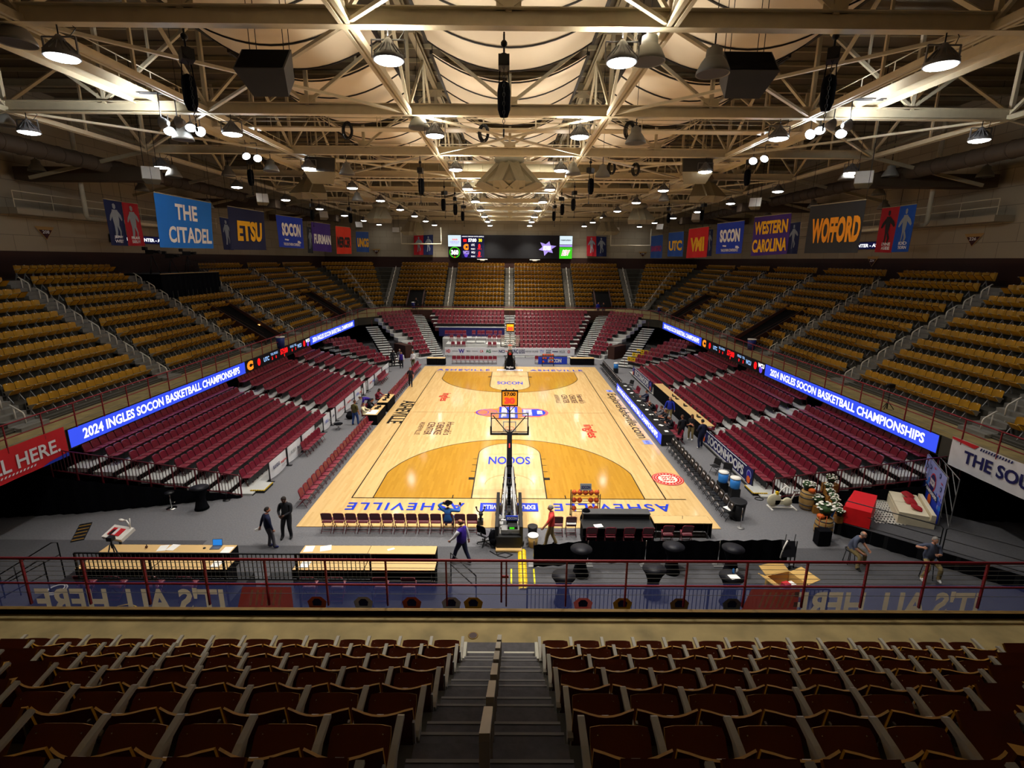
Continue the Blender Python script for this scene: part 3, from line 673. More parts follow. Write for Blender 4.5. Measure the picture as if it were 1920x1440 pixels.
for k in range(NROW):
    y = 45+RP*k
    for b in range(4): fill(V((XC+FAR[b]+AW, y, 0)), V((XC+FAR[b+1]-AW, y, 0)), Y, k, ('far', b))
    if k < 7:
        y = -29.5-RP*k
        fill(V((-.81-SW*14-.04, y, 0)), V((-.81, y, 0)), -Y, k, ('near left', 0)); fill(V((.55, y, 0)), V((.55+SW*14+.04, y, 0)), -Y, k, ('near right', 0))
        fill(V((-.81-SW*14-1.4-SW*5, y, 0)), V((-.81-SW*14-1.35, y, 0)), -Y, k, ('near far left', 0)); fill(V((.55+SW*14+1.35, y, 0)), V((.55+SW*19+1.4, y, 0)), -Y, k, ('near far right', 0))
vis = []; rest = []
for s in seats:
    c = s[0]+Z*.75
    if inframe(c, .0) or inframe(c+s[1]*.1, .01): vis.append(s)
    elif inframe(c, .35): rest.append(s)
vis.sort(key=lambda s: (s[0]+Z*.6-CP).length)
rest += vis[300:]
BLK = ['the near end', 'after the nearest aisle', 'after the second aisle', 'after the third aisle', 'after the fourth aisle', 'after the fifth aisle', 'after the sixth aisle']
def seat_label(s):
    p, n, k, info, i, cnt = s; w = info[0]
    if w == 'near left': return 'brown tip-up seat, %s row from the walkway, %s left of the centre steps' % (ORD[k], ORD[cnt-1-i])
    if w == 'near right': return 'brown tip-up seat, %s row from the walkway, %s right of the centre steps' % (ORD[k], ORD[i])
    if w.startswith('near far'): return 'brown tip-up seat beyond the %s end aisle, %s row, %s seat along' % (w.split()[-1], ORD[k], ORD[i])
    return 'mustard tip-up seat, %s stand, %s row, block %s, %s along' % (w, ORD[k], BLK[info[1]], ORD[i])
for s in vis[:300]:
    p, n, k, info, i, cnt = s; rz = math.atan2(n.x, -n.y)
    o = bpy.data.objects.new('arena_seat', ME_F); COL.objects.link(o); o.location = p; o.rotation_euler = (0, 0, rz)
    tag(o, seat_label(s), 'seat', 'tip-up seats of the upper stand')
    parts = [('backrest', ME_B), ('seat_pan', ME_P), ('armrest', ME_A)]
    if (i == 0 and n.y < 0) or (i == cnt-1 and n.x < 0) or (i == 0 and n.x > 0): parts.append(('armrest', ME_A2))
    for nm, me in parts:
        c = bpy.data.objects.new(nm, me); COL.objects.link(c); c.parent = o
m = MB()
for s in rest:
    p, n = s[0], s[1]; far_seat_shape(m, Matrix.Translation(p) @ Matrix.Rotation(math.atan2(n.x, -n.y), 4, 'Z'))
m.build('distant_arena_seats', label='mustard tip-up seats massed in the rest of the upper stand', cat='seats', kind='stuff')

# ---------------------------------------------------------------- maroon chairs of the lower stands and the floor
def shell(m, w, z0, z1, y0, y1, r, th, mt, bow=.02):       # padded panel with round top corners
    pts = [(-w/2, z0), (w/2, z0)]
    for i in range(7): a = PI/2*i/6; pts.append((w/2-r+r*math.cos(a), z1-r+r*math.sin(a)))
    for i in range(7): a = PI/2+PI/2*i/6; pts.append((-w/2+r+r*math.cos(a), z1-r+r*math.sin(a)))
    f = lambda u, v, t: (u, y0+(y1-y0)*(v-z0)/(z1-z0)+t+bow*(2*u/w)**2, v)
    k = len(pts); vs = [f(u, v, th/2) for u, v in pts]+[f(u, v, -th/2) for u, v in pts]+[f(u*.86, z0+(v-z0)*.93+.012, th*.9) for u, v in pts]
    m.add(vs, [tuple(range(2*k, 3*k))[::-1], tuple(range(k, 2*k))] + [(i, (i+1) % k, k+(i+1) % k, k+i) for i in range(k)] + [((i+1) % k, i, 2*k+i, 2*k+(i+1) % k) for i in range(k)], mt)
def cushion(m, w, d, z, y, mt, th=.05, tilt=.03):
    m.add([(-w/2, y, z-th), (w/2, y, z-th), (w/2, y+d, z-th+tilt), (-w/2, y+d, z-th+tilt), (-w/2, y, z-.012), (w/2, y, z-.012), (w/2, y+d, z+tilt-.012), (-w/2, y+d, z+tilt-.012), (-w/2+.03, y+.03, z), (w/2-.03, y+.03, z), (w/2-.04, y+d-.04, z+tilt), (-w/2+.04, y+d-.04, z+tilt)],
          [(3, 2, 1, 0), (8, 9, 10, 11), (0, 1, 5, 4), (1, 2, 6, 5), (2, 3, 7, 6), (3, 0, 4, 7), (4, 5, 9, 8), (5, 6, 10, 9), (6, 7, 11, 10), (7, 4, 8, 11)], mt)
def riser_frame():
    m = MB(); 
    for x in (-.22, .22): m.bar((x, -.08, 0), (x, .0, .44), .035, .04, 'maroon_dark'); m.bar((x, .0, .42), (x, -.1, .72), .03, .03, 'maroon_dark'); m.bar((x, .3, 0), (x, .12, .38), .025, .025, 'maroon_dark')
    m.bar((-.24, .02, .38), (.24, .02, .38), .05, .05, 'maroon_dark'); m.box((0, .33, .25), (.49, .03, .3), 'black_plastic'); return m  # black panel added to draw the shaded band under the seat
rf = riser_frame().mesh('riser_chair'); m = MB(); shell(m, .45, .46, .82, -.01, -.12, .12, .035, 'maroon_vinyl'); rb = m.mesh('backrest')
m = MB(); cushion(m, .42, .4, .46, .02, 'maroon_pad'); rs = m.mesh('seat_cushion')
rows = []
for sx, nm in ((-1, 'left'), (1, 'right')):
    for i in range(LROW):
        x, z, yn = lrow(i, sx); ends = [yn] + [q for a in LA[sx] for q in (a-.62, a+.62)] + [14.2-.12*i]
        for b in range(3):
            y0, y1 = ends[2*b], ends[2*b+1]
            if sx > 0 and i == 0 and b == 1: continue
            if sx > 0 and i == 0 and b == 0: y1 = -6.2
            c = int((y1-y0)/.5)
            for j in range(c): rows.append((V((x, y0+.5*(j+.5), z)), V((sx, 0, 0)), nm, i, b, j))
for k in range(11):
    y, z = frow(k); w = 7.2+.36*k
    for a, b, nm in ((-w, -.8, 'far left'), (.65, w, 'far right')):
        if a < 0 and k < 7: continue
        c = int((b-a)/.52)
        for j in range(c): rows.append((V((b-.52*(j+.5) if a < 0 else a+.52*(j+.5), y, z)), Y, nm, k, 0, j))
for sx, nm in ((-1, 'far left corner'), (1, 'far right corner')):
    for k in range(11):
        c0, u, hw, z = crow(k, sx); n = V((sx*.707, .707, 0)); c = int(2*hw/.52)
        for j in range(c):
            if 3 <= k <= 5 and j > c-3: continue
            rows.append((c0+u*(-hw+.52*(j+.5))+Z*z, n, nm, k, 0, j))
    for k in range(7):       # short rows between the corner steps and the side stand
        c0 = V((sx*(13.4+.85*k), 16.6+.55*k, 0)); u = V((sx*.5, .866, 0)); n = V((sx*.866, -.5, 0)); n = V((sx*.8, .6, 0)); u = V((sx*.6, -.8, 0))
        for j in range(4+k // 2): rows.append((c0+u*(-.52*(j-.8))*-1+Z*(.3+.27*k), n, nm+' side', k, 0, j))
rows = [r for r in rows if inframe(r[0]+Z*.5, .12)]
rows.sort(key=lambda r: (r[0]+Z*.6-CP).length)
BN = ['near block', 'middle block', 'far block']
for r in rows[:300]:
    p, n, nm, i, b, j = r
    o = bpy.data.objects.new('riser_chair', rf); COL.objects.link(o); o.location = p; o.rotation_euler = (0, 0, math.atan2(n.x, -n.y))
    tag(o, 'maroon riser chair, %s stand, %s, %s row up, %s from near end' % (nm, BN[b], ORD[i], ORD[j]), 'chair', 'maroon chairs of the lower stands')
    for q, me in (('backrest', rb), ('seat_cushion', rs)):
        c = bpy.data.objects.new(q, me); COL.objects.link(c); c.parent = o
m = MB()
for r in rows[300:]:
    p, n = r[0], r[1]; m.T = Matrix.Translation(p) @ Matrix.Rotation(math.atan2(n.x, -n.y), 4, 'Z')
    shell(m, .45, .46, .82, -.01, -.12, .12, .035, 'maroon_vinyl'); cushion(m, .42, .4, .46, .02, 'maroon_pad')
    m.box((0, .33, .25), (.5, .03, .3), 'black_plastic')  # same added black panel, standing in for shade below the seat front
    for x in (-.22, .22): m.bar((x, -.08, 0), (x, .0, .44), .035, .04, 'maroon_dark')
m.T = None
m.build('distant_riser_chairs', label='maroon riser chairs massed in the rest of the lower stands', cat='chairs', kind='stuff')
m = MB()       # the riser decks under the short corner rows
for sx in (-1, 1):
    for k in range(7):
        c0 = V((sx*(13.4+.85*k), 16.6+.55*k, 0)); u = V((sx*.6, -.8, 0)); n = V((sx*.8, .6, 0)); R = Matrix((u, n, Z)).transposed(); h = .3+.27*k; w = .52*(4+k // 2)+.2
        m.box(c0+u*(.52*((4+k // 2)/2-1.3))-n*-.0+n*.1+Z*(h-.08), (w, 1.0, .14), 'white_deck', R)
        m.box(c0+u*(.52*((4+k // 2)/2-1.3))+n*.1+Z*(h/2-.08), (w-.1, .9, max(.06, h-.16)), 'black_face', R)
m.build('riser_platform', kind='structure')

# folding chair: bent-tube A-frame, padded back and seat; +y is the front
def folding(fm, pm, logo=False):
    fr = MB()
    for x in (-.215, .215):
        fr.tube([(x, .24, .01), (x, -.02, .47), (x, -.13, .86)], .013, fm, 6); fr.tube([(x*.93, -.27, .01), (x*.93, .17, .44)], .013, fm, 6)
    fr.tube([(-.215, .19, .1), (.215, .19, .1)], .01, fm, 6); fr.tube([(-.2, -.21, .07), (.2, -.21, .07)], .01, fm, 6); fr.tube([(-.2, -.13, .15), (.2, -.13, .15)], .01, fm, 6)
    b = MB(); shell(b, .455, .52, .88, -.045, -.135, .1, .035, pm)
    if logo:
        b.face([(-.12, -.04, .62), (-.12, -.065, .8), (.12, -.065, .8), (.12, -.04, .62)][::-1], 'sign_white')
        b.text('SOCON', (0, -.05, .71), X*-1, V((0, -.12, 1)), .17, .06, 'sign_navy', .03)
    c = MB(); cushion(c, .40, .39, .465, -.11, 'maroon_pad' if pm == 'maroon_vinyl' else pm)
    if logo:
        c.box((0, .292, .47), (.3, .012, .1), 'black_cloth'); c.face([(-.12, .3, .425), (.12, .3, .425), (.12, .3, .505), (-.12, .3, .505)], 'sign_white'); c.text('SOCON', (0, .303, .465), -X, Z, .2, .05, 'sign_navy', .03)
    return fr.mesh('folding_chair'), b.mesh('backrest'), c.mesh('seat_cushion')
FOLD = {'maroon': folding('maroon_metal', 'maroon_vinyl'), 'black': folding('black_metal', 'black_plastic', True), 'plain_black': folding('black_metal', 'black_plastic')}
def chair(p, rz, label, group=None, kind='maroon'):
    a, b, c = FOLD[kind]; o = bpy.data.objects.new('folding_chair', a); COL.objects.link(o); o.location = p; o.rotation_euler = (0, 0, rz)
    tag(o, label, 'chair', group)
    for q, me in (('backrest', b), ('seat_cushion', c)):
        ch = bpy.data.objects.new(q, me); COL.objects.link(ch); ch.parent = o
    return o
CF = .006
n1 = 22
for i in range(n1):
    y = -15.15+.535*i; chair((-9.62, y, CF), -PI/2, 'maroon folding chair along the left sideline, %s from the near end' % ORD[i], 'folding chairs on the left sideline')
for i in range(25):
    y = 2.75+.54*i; chair((-9.62, y, CF), -PI/2, 'maroon folding chair beyond the left press table, %s from the table' % ORD[i], 'folding chairs on the left sideline')
for i in range(13):
    chair((-7.72+.513*i, -17.36, CF), 0, 'maroon folding chair seen from behind along the near baseline, %s from its left end' % ORD[i], 'folding chairs on the near baseline')
for i in range(10):
    chair((-6.2+.5*i, 18.6, CF), PI, 'maroon folding chair under the far sponsor banner, %s from the left' % ORD[i], 'folding chairs on the far baseline')
for i, x in enumerate((3.0, 3.5)):
    chair((x, 18.9, CF), PI, 'maroon folding chair right of the far hoop, %s of two' % ('left' if i == 0 else 'right'), 'folding chairs right of the far hoop')
for i in range(16):
    chair((9.88, -16.2+.56*i, CF), PI/2, 'black folding chair of the near team bench, %s from the near end' % ORD[i], 'team bench chairs', 'black')
for i in range(17):
    chair((9.88, 7.4+.56*i, CF), PI/2, 'black folding chair of the far team bench, %s from the scorers table' % ORD[i], 'team bench chairs', 'black')
for i in range(6):
    chair((-12.0, -8.9+.5*i, CF), -PI/2, 'maroon folding chair against the nearer white sponsor panels, %s from the near end' % ORD[i], 'folding chairs by the sponsor panels')
    chair((-12.0, 8.6+.5*i, CF), -PI/2, 'maroon folding chair against the farther white sponsor panels, %s from the near end' % ORD[i], 'folding chairs by the sponsor panels')
# ---------------------------------------------------------------- roof: trusses on a 9.1 m grid
TY = [-20.8+9.1*k for k in range(-1, 9)]; TX = [XC+.1+9.1*(j-2.5) for j in range(6)]
ZB, ZTOP = 17.6, 21.5
for k, y in enumerate(TY):
    m = MB(); xa, xb = TX[0]-.2, TX[-1]+.2
    m.ibeam((xa, y, ZB+.24), (xb, y, ZB+.24), .48, .34, .03, 'steel'); m.ibeam((XL, y, ZTOP), (XR, y, ZTOP), .4, .3, .03, 'steel_dark')
    for j in range(11):
        x = TX[0]+4.55*j; m.bar((x, y, ZB+.4), (x, y, ZTOP), .16, .16, 'steel')
        if j < 10:
            if j % 2 == 0: m.bar((x, y, ZTOP-.1), (x+4.55, y, ZB+.5), .13, .13, 'steel')
            else: m.bar((x, y, ZB+.5), (x+4.55, y, ZTOP-.1), .13, .13, 'steel')
            m.bar((x+2.27, y, ZTOP-.1), (x+2.27, y, (ZB+ZTOP)/2+.2), .09, .09, 'steel')
        if j % 2: m.box((x, y, ZB+.62), (.7, .03, .4), 'steel')
        else: m.box((x, y, ZTOP-.35), (.8, .03, .45), 'steel')
    for s, xe in ((-1, XL), (1, XR)):       # the low side bays
        xi = TX[0] if s < 0 else TX[-1]
        m.bar((xi, y, ZB+.4), (xe, y, ZTOP-.2), .14, .14, 'steel_dark'); m.bar((xi, y, ZB+.1), (xe-s*2.2, y, 16.1), .14, .2, 'steel_dark')
    m.build('roof_truss', kind='structure')
for j, x in enumerate(TX):
    m = MB(); m.bar((x-.1, TY[0], ZB+.12), (x-.1, YF-.1, ZB+.12), .12, .22, 'steel'); m.bar((x+.1, TY[0], ZB+.12), (x+.1, YF-.1, ZB+.12), .12, .22, 'steel')
    m.ibeam((x, YN, ZTOP), (x, YF-.1, ZTOP), .36, .26, .03, 'steel_dark')
    for y in TY[:-1]:
        m.bar((x, y, ZB+.3), (x, y+4.55, ZTOP-.1), .12, .12, 'steel'); m.bar((x, y+9.1, ZB+.3), (x, y+4.55, ZTOP-.1), .12, .12, 'steel')
        m.bar((x, y+4.55, ZB+.2), (x, y+4.55, ZTOP-.1), .1, .1, 'steel')
    m.build('roof_girder', kind='structure')
m = MB()
for k in range(len(TY)-1):         # flat bracing between the lower chords
    for j in range(5):
        if (k+j) % 2 == 0:
            a, b, c, d = (TX[j], TY[k], ZB+.1), (TX[j+1], TY[k], ZB+.1), (TX[j], TY[k+1], ZB+.1), (TX[j+1], TY[k+1], ZB+.1)
            m.bar(a, d, .12, .1, 'steel'); m.bar(b, c, .12, .1, 'steel')
m.build('roof_bracing', kind='structure')
m = MB()
for i in range(48):                # purlins under the deck
    y = YN+1+2*i; m.bar((XL, y, 22.15), (XR, y, 22.15), .12, .2, 'steel_dark')
m.build('roof_purlins', kind='structure')
SIDEN = ['left', 'centre', 'right']
for k in range(len(TY)-1):
    for j in range(3):
        xa, xb = TX[j+1]+1.0, TX[j+2]-1.0; ya, yb = TY[k]+.5, TY[k+1]-.7; m = MB(); nx = 16
        f = lambda u: (xa+(xb-xa)*u, 20.35-1.15*(1-(2*u-1)**2))
        vs = []
        for q, y in enumerate((ya, yb)):
            for i in range(nx+1): x, z = f(i/nx); vs.append((x, y, z-.0))
        n = nx+1; m.add(vs, [(i, i+1, n+i+1, n+i) for i in range(nx)], 'fabric_cloud', True)
        t = m.build('fabric_baffle', label='cream fabric ceiling baffle sagging in the %s bay, %s truss bay from the camera' % (SIDEN[j], ORD[k]), cat='ceiling baffle', group='fabric baffles under the roof')
        m = MB()
        for q in range(4):
            y = ya+.15+(yb-ya-.3)*q/3
            for i in range(nx): a, b = f(i/nx), f((i+1)/nx); m.bar((a[0], y, a[1]-.03), (b[0], y, b[1]-.03), .07, .05, 'batten')
        for u in (0, 1): x, z = f(u); m.bar((x, ya, z), (x, yb, z), .12, .16, 'batten')
        m.build('batten', t)
        for u in (0, 1):
            for y in (ya+.4, yb-.4): m = MB(); x, z = f(u); m.tube([(x, y, z), (x, y, 22.25)], .02, 'batten', 5); m.build('hanger', t)

# high-bay lamps: finned housing, hook and glowing lens; the lamp's own light hangs below the lens
def lamp_meshes():
    h = MB(); h.lathe([(.06, .6), (.1, .55), (.15, .5), (.18, .4), (.26, .3), (.37, .2), (.43, .12), (.44, .02)], 'lamp_grey', 20)
    for i in range(16):
        a = 2*PI*i/16; h.bar((.17*math.cos(a), .17*math.sin(a), .42), (.41*math.cos(a), .41*math.sin(a), .14), .015, .06, 'lamp_grey')
    for s in (-1, 1): h.bar((s*.47, 0, .1), (s*.47, 0, .55), .03, .05, 'lamp_grey')
    h.bar((-.47, 0, .55), (.47, 0, .55), .05, .03, 'lamp_grey')
    k = MB(); k.tube([(0, 0, .6), (0, 0, .95)], .02, 'black_metal', 6); k.tube([(.3, 0, .55), (.45, .1, .8), (.2, 0, 1.0)], .012, 'black_plastic', 5)
    l = MB(); l.lathe([(0, -.06), (.24, -.05), (.38, -.01), (.41, .03)], 'lens', 20)
    return h.mesh('high_bay_lamp'), k.mesh('hook'), l.mesh('lens')
LH, LK, LL = lamp_meshes()
LIGHT = {}
def spot(kind):
    if kind not in LIGHT:
        l = bpy.data.lights.new(kind, 'SPOT'); l.energy = LAMP_W[kind]; l.spot_size = math.radians(LAMP_A[kind]); l.spot_blend = .8; l.shadow_soft_size = .3; l.color = (1.0, .95, .86)
        LIGHT[kind] = l
    return LIGHT[kind]
LX = [(-22.0, 'side', 'far left'), (-12.75, 'mid', 'left'), (-3.5, 'court', 'centre left'), (3.12, 'court', 'centre right'), (12.25, 'mid', 'right'), (21.5, 'side', 'far right')]
for k, y in enumerate(TY):
    if k == 0: ok = []
    else: ok = LX
    for x, kind, nm in ok:
        o = bpy.data.objects.new('high_bay_lamp', LH); COL.objects.link(o); o.location = (x, y+.02, 16.75)
        tag(o, 'lit round high-bay lamp of the %s line, %s truss from the camera' % (nm, ORD[k-1]), 'ceiling lamp', 'lit high-bay lamps')
        for q, me in (('hook', LK), ('lens', LL)):
            c = bpy.data.objects.new(q, me); COL.objects.link(c); c.parent = o
        c = bpy.data.objects.new('lamp_light', spot(kind)); COL.objects.link(c); c.parent = o; c.location = (0, 0, -.12)
        if kind == 'court':
            if 'up' not in LIGHT:
                l = bpy.data.lights.new('up', 'SPOT'); l.energy = ROOF_FILL; l.spot_size = math.radians(175); l.spot_blend = .3; l.shadow_soft_size = .2; l.color = (1.0, .93, .8); LIGHT['up'] = l
            c = bpy.data.objects.new('roof_fill', LIGHT['up']); COL.objects.link(c); c.parent = o; c.location = (0, 0, .5); c.rotation_euler = (PI, 0, 0)  # unseen upward fill added at the court lamps to brighten the roof
# unlit dome lamps
def dome_mesh():
    m = MB(); m.lathe([(.1, .75), (.12, .68), (.22, .66), (.24, .45), (.27, .42), (.36, .3), (.46, .1), (.48, 0), (.46, 0), (.3, .26)], 'lamp_dome', 22); m.lathe([(.0, .06), (.3, .03), (.45, .02)], 'grey_dark', 22); return m
DM = dome_mesh().mesh('dome_lamp'); m = MB(); m.tube([(0, 0, .7), (0, 0, 1.15)], .025, 'black_metal', 6); DH = m.mesh('hook')
DOMES = [(1338, 118, -20.5), (1217, 95, -20.5), (28, 60, -20.5), (785, 228, -11.4), (1192, 256, -11.4), (5, 222, -11.4), (342, 250, -10.6), (650, 318, -2.6), (1075, 318, -2.6), (1130, 322, -2.6), (428, 322, 2.0), (508, 312, -2.6), (68, 312, -2.2), (106, 356, 2.5), (265, 350, 5), (1848, 323, -2.2), (1802, 368, 2.5), (1648, 358, 5), (1670, 322, -2.2), (325, 323, -2.2), (1588, 328, -2.2), (1525, 384, 12), (390, 384, 12), (1658, 385, 7), (478, 405, 20), (1440, 402, 20), (670, 370, 9), (1245, 370, 9)]
for i, (px, py, y) in enumerate(DOMES):
    p = GY(px, py, y); nm = 'left' if px < 960 else 'right'
    o = bpy.data.objects.new('dome_lamp', DM); COL.objects.link(o); o.location = p-Z*.3
    tag(o, 'unlit grey dome lamp on the %s of the roof, %s from that side' % (nm, ORD[sum(1 for d in DOMES if (d[0] < 960) == (px < 960) and (d[0] < px if px < 960 else d[0] > px))]), 'ceiling lamp', 'unlit dome lamps')
    c = bpy.data.objects.new('hook', DH); COL.objects.link(c); c.parent = o
    r = MB(); r.tube([(0, 0, 1.1), (0, 0, 22.3-p.z+.3)], .012, 'black_metal', 5); r.build('drop_rod', o)
# chain hoists with their black chain bags
def hoist():
    t = thing('chain_hoist', '', 'hoist')
    m = MB(); m.box((0, 0, 0), (.32, .55, .3), 'black_metal'); m.tube([(0, -.3, .02), (0, .3, .02)], .15, 'black_metal', 12); m.build('motor', t)
    m = MB(); m.lathe([(.05, -.42), (.17, -.5), (.2, -.7), (.19, -1.2), (.12, -1.4), (.02, -1.42)], 'black_cloth', 12, (.0, .2, 0)); 
    for s in (-1, 1): m.bar((s*.12, .2, -.1), (s*.15, .2, -.5), .03, .02, 'black_cloth')
    m.build('chain_bag', t)
    m = MB()
    for i in range(14):
        z = -.15-i*.12; m.tube([(0, -.12+.015*math.cos(a)*(i % 2)+.0, z+.06*math.sin(a)) if i % 2 else (.015*math.cos(a)*2, -.12, z+.06*math.sin(a)) for a in [2*PI*q/8 for q in range(8)]], .011, 'black_metal', 5, closed=True)
    m.tube([(0, -.12, -1.8), (0, -.05, -1.95), (0, -.12, -2.02), (0, -.2, -1.95)], .025, 'black_metal', 6); m.build('hook_chain', t)
    m = MB(); m.tube([(0, 0, .15), (0, 0, .75)], .03, 'black_metal', 6); m.ball((0, 0, .5), .1, 'black_metal', 8); m.build('hanger', t)
    return t
HO = None
HN = [(350, 105, -20.45), (945, 118, -20.3), (1562, 105, -20.45), (468, 303, -2.4), (1408, 303, -2.4), (788, 320, -2.2), (1107, 320, -2.2), (833, 362, 8.6), (1077, 362, 8.6), (853, 373, 12.8), (1053, 373, 12.8), (869, 388, 20.3), (1040, 388, 20.3), (655, 392, 20), (1254, 392, 20), (585, 385, 15.6), (1320, 385, 15.6)]
for i, (px, py, y) in enumerate(HN):
    p = GY(px, py, y); nm = 'centre' if abs(px-950) < 30 else ('left' if px < 950 else 'right')
    lab = 'black chain hoist with chain bag, %s of the roof, %s pair from the camera' % (nm, ORD[(i-1)//2+(0 if i < 3 else 0)] if i > 0 else 'first')
    lab = 'black chain hoist under the nearest truss, %s of three' % nm if i < 3 else 'black chain hoist with chain bag, %s half of the roof, %s from the camera' % (nm, ORD[(i-3)//2])
    if HO is None: HO = hoist(); o = HO; HO.location = p; HO['label'] = lab; HO['group'] = 'chain hoists under the roof'; HO.rotation_euler = (0, 0, .7)
    else: o = dup(HO, p, [.2, 0, -.5, .6][i % 4], lab)
    m = MB(); m.tube([(0, 0, .7), (0, 0, max(.8, ZB-p.z+.1))], .025, 'rust_wall', 6); m.build('strap', o)
# hanging loudspeakers
def wedge(p, w, h, d, rz, mt, label, tilt=-.5, face='black_cloth', name='loudspeaker', chain=True):
    t = thing(name, label, 'loudspeaker', p, rz); R = Matrix.Rotation(tilt, 3, 'X'); m = MB()
    vs = [(-w/2, 0, -h/2), (w/2, 0, -h/2), (w/2, 0, h/2), (-w/2, 0, h/2), (-w*.36, d, -h*.42), (w*.36, d, -h*.42), (w*.36, d, h*.42), (-w*.36, d, h*.42)]
    m.add([R @ V(v) for v in vs], [(0, 1, 2, 3), (5, 4, 7, 6), (1, 5, 6, 2), (4, 0, 3, 7), (3, 2, 6, 7), (4, 5, 1, 0)], mt); m.build('cabinet', t)
    m = MB(); m.add([R @ V(v) for v in ((-w*.47, -.012, -h*.46), (w*.47, -.012, -h*.46), (w*.47, -.012, h*.46), (-w*.47, -.012, h*.46))], [(0, 1, 2, 3)], face); m.build('grille', t)
    if chain:
        m = MB()
        for s in (-1, 1):
            for q in (.1, d*.8): c = R @ V((s*w*.34, q, h*.42)); m.tube([c, (c.x, c.y, 22.3-p[2])], .012, 'black_metal', 5)
        m.build('chain', t)
    return t
wedge(GY(492, 110, -20.0), 1.5, 1.0, .9, 0, 'grey_dark', 'black wedge loudspeaker hung under the nearest truss, left side', -.75)
wedge(GY(1408, 114, -20.0), 1.5, 1.0, .9, 0, 'grey_dark', 'black wedge loudspeaker hung under the nearest truss, right side', -.75)
for px, nm in ((600, 'left'), (1308, 'right')):
    wedge(GY(px, 308, -2.0), 1.9, 1.2, 1.2, .2 if px < 960 else -.2, 'duct', 'cream wedge loudspeaker with dark face above the horn pair, %s side' % nm, -.6, 'grey_dark')
def horn(p, s, rz, label, facets=2):
    t = thing('horn_loudspeaker', label, 'loudspeaker', p, rz)
    for i in range(facets):
        a = (i-(facets-1)/2)*.62; m = MB(); R = Matrix.Rotation(a, 3, 'Z'); w0, w1 = .3*s, .62*s
        v = [(-w0, .3*s, .55*s), (w0, .3*s, .55*s), (w0, .75*s, .5*s), (-w0, .75*s, .5*s), (-w1, -.75*s, -.45*s), (w1, -.75*s, -.45*s), (w1, -.1*s, -.7*s), (-w1, -.1*s, -.7*s)]
        v = [R @ (V(q)+V((0, -.55*s, 0))) for q in v]
        m.add(v, [(0, 1, 5, 4), (1, 2, 6, 5), (2, 3, 7, 6), (3, 0, 4, 7), (0, 3, 2, 1), (4, 5, 6, 7)], 'duct'); m.build('horn', t)
    m = MB(); m.lathe([(.5*s, .3*s), (.62*s, .5*s), (.5*s, .72*s), (.1*s, .78*s)], 'duct', 14); m.tube([(0, 0, .7*s), (0, 0, 22.3-p[2])], .04, 'steel', 6); m.build('throat', t)
horn(GY(955, 325, 1.2), 1.75, 0, 'big cream five-sided horn loudspeaker cluster over centre court', 5)
for px, py, y, s, nm in ((590, 350, 7, 1.5, 'nearer left'), (1316, 356, 7, 1.5, 'nearer right'), (715, 400, 20, 1.5, 'farther left'), (1197, 402, 20, 1.5, 'farther right'), (777, 425, 34, 1.6, 'farthest left'), (1136, 425, 34, 1.6, 'farthest right')):
    horn(GY(px, py, y), s, 0, 'cream twin horn loudspeaker, %s one under the trusses' % nm, 2)
for px, py, y in ((283, 324, -5), (492, 371, 8.4), (607, 402, 23), (673, 421, 36), (1620, 332, -5), (1416, 379, 8.4), (1305, 406, 23), (1237, 425, 36)):
    p = GY(px, py, y); nm = 'left' if px < 960 else 'right'; k = [-5, 8.4, 23, 36].index(y)
    wedge(p, .95, .85, .6, .55 if px < 960 else -.55, 'duct', 'small white box loudspeaker tilted to the stands, %s side, %s from the camera' % (nm, ORD[k]), -.45, 'white_paint')
for px, nm in ((742, 'left'), (1155, 'right')): wedge(GY(px, 431, 44), 1.1, .8, .6, 0, 'duct', 'pale box loudspeaker above the far scoreboard, %s one' % nm, -.2, 'white_paint')

# catwalks with rails and flood lamps
for sx, nm in ((-1, 'left'), (1, 'right')):
    t = thing('catwalk', 'steel catwalk with pipe rails on the %s of the roof' % nm, 'catwalk'); x = XC+sx*16.2
    m = MB(); m.bb((x-.5, -24, 18.2), (x+.5, 50, 18.26), 'steel'); m.bb((x-.55, -24, 18.0), (x-.5, 50, 18.35), 'steel'); m.bb((x+.5, -24, 18.0), (x+.55, 50, 18.35), 'steel'); m.build('deck', t)
    for s in (-.5, .5):
        m = MB()
        for z in (18.7, 19.2): m.tube([(x+s, -24, z), (x+s, 50, z)], .025, 'steel', 6)
        for i in range(38): m.tube([(x+s, -24+2*i, 18.2), (x+s, -24+2*i, 19.2)], .022, 'steel', 5)
        m.build('rail', t)
for y, nm in ((-7.2, 'nearest'), (2.0, 'second'), (11.0, 'third')):
    t = thing('catwalk', 'cross catwalk with pipe rails in the roof, %s from the camera' % nm, 'catwalk')
    m = MB(); m.bb((-15.8, y-.4, 18.0), (15.4, y+.4, 18.06), 'steel'); m.build('deck', t)
    for s in (-.4, .4):
        m = MB()
        for z in (18.5, 18.8, 19.1): m.tube([(-15.8, y+s, z), (15.4, y+s, z)], .025, 'steel', 6)
        for i in range(12): m.tube([(-15.5+2.8*i, y+s, 18), (-15.5+2.8*i, y+s, 19.1)], .022, 'steel', 5)
        m.build('rail', t)
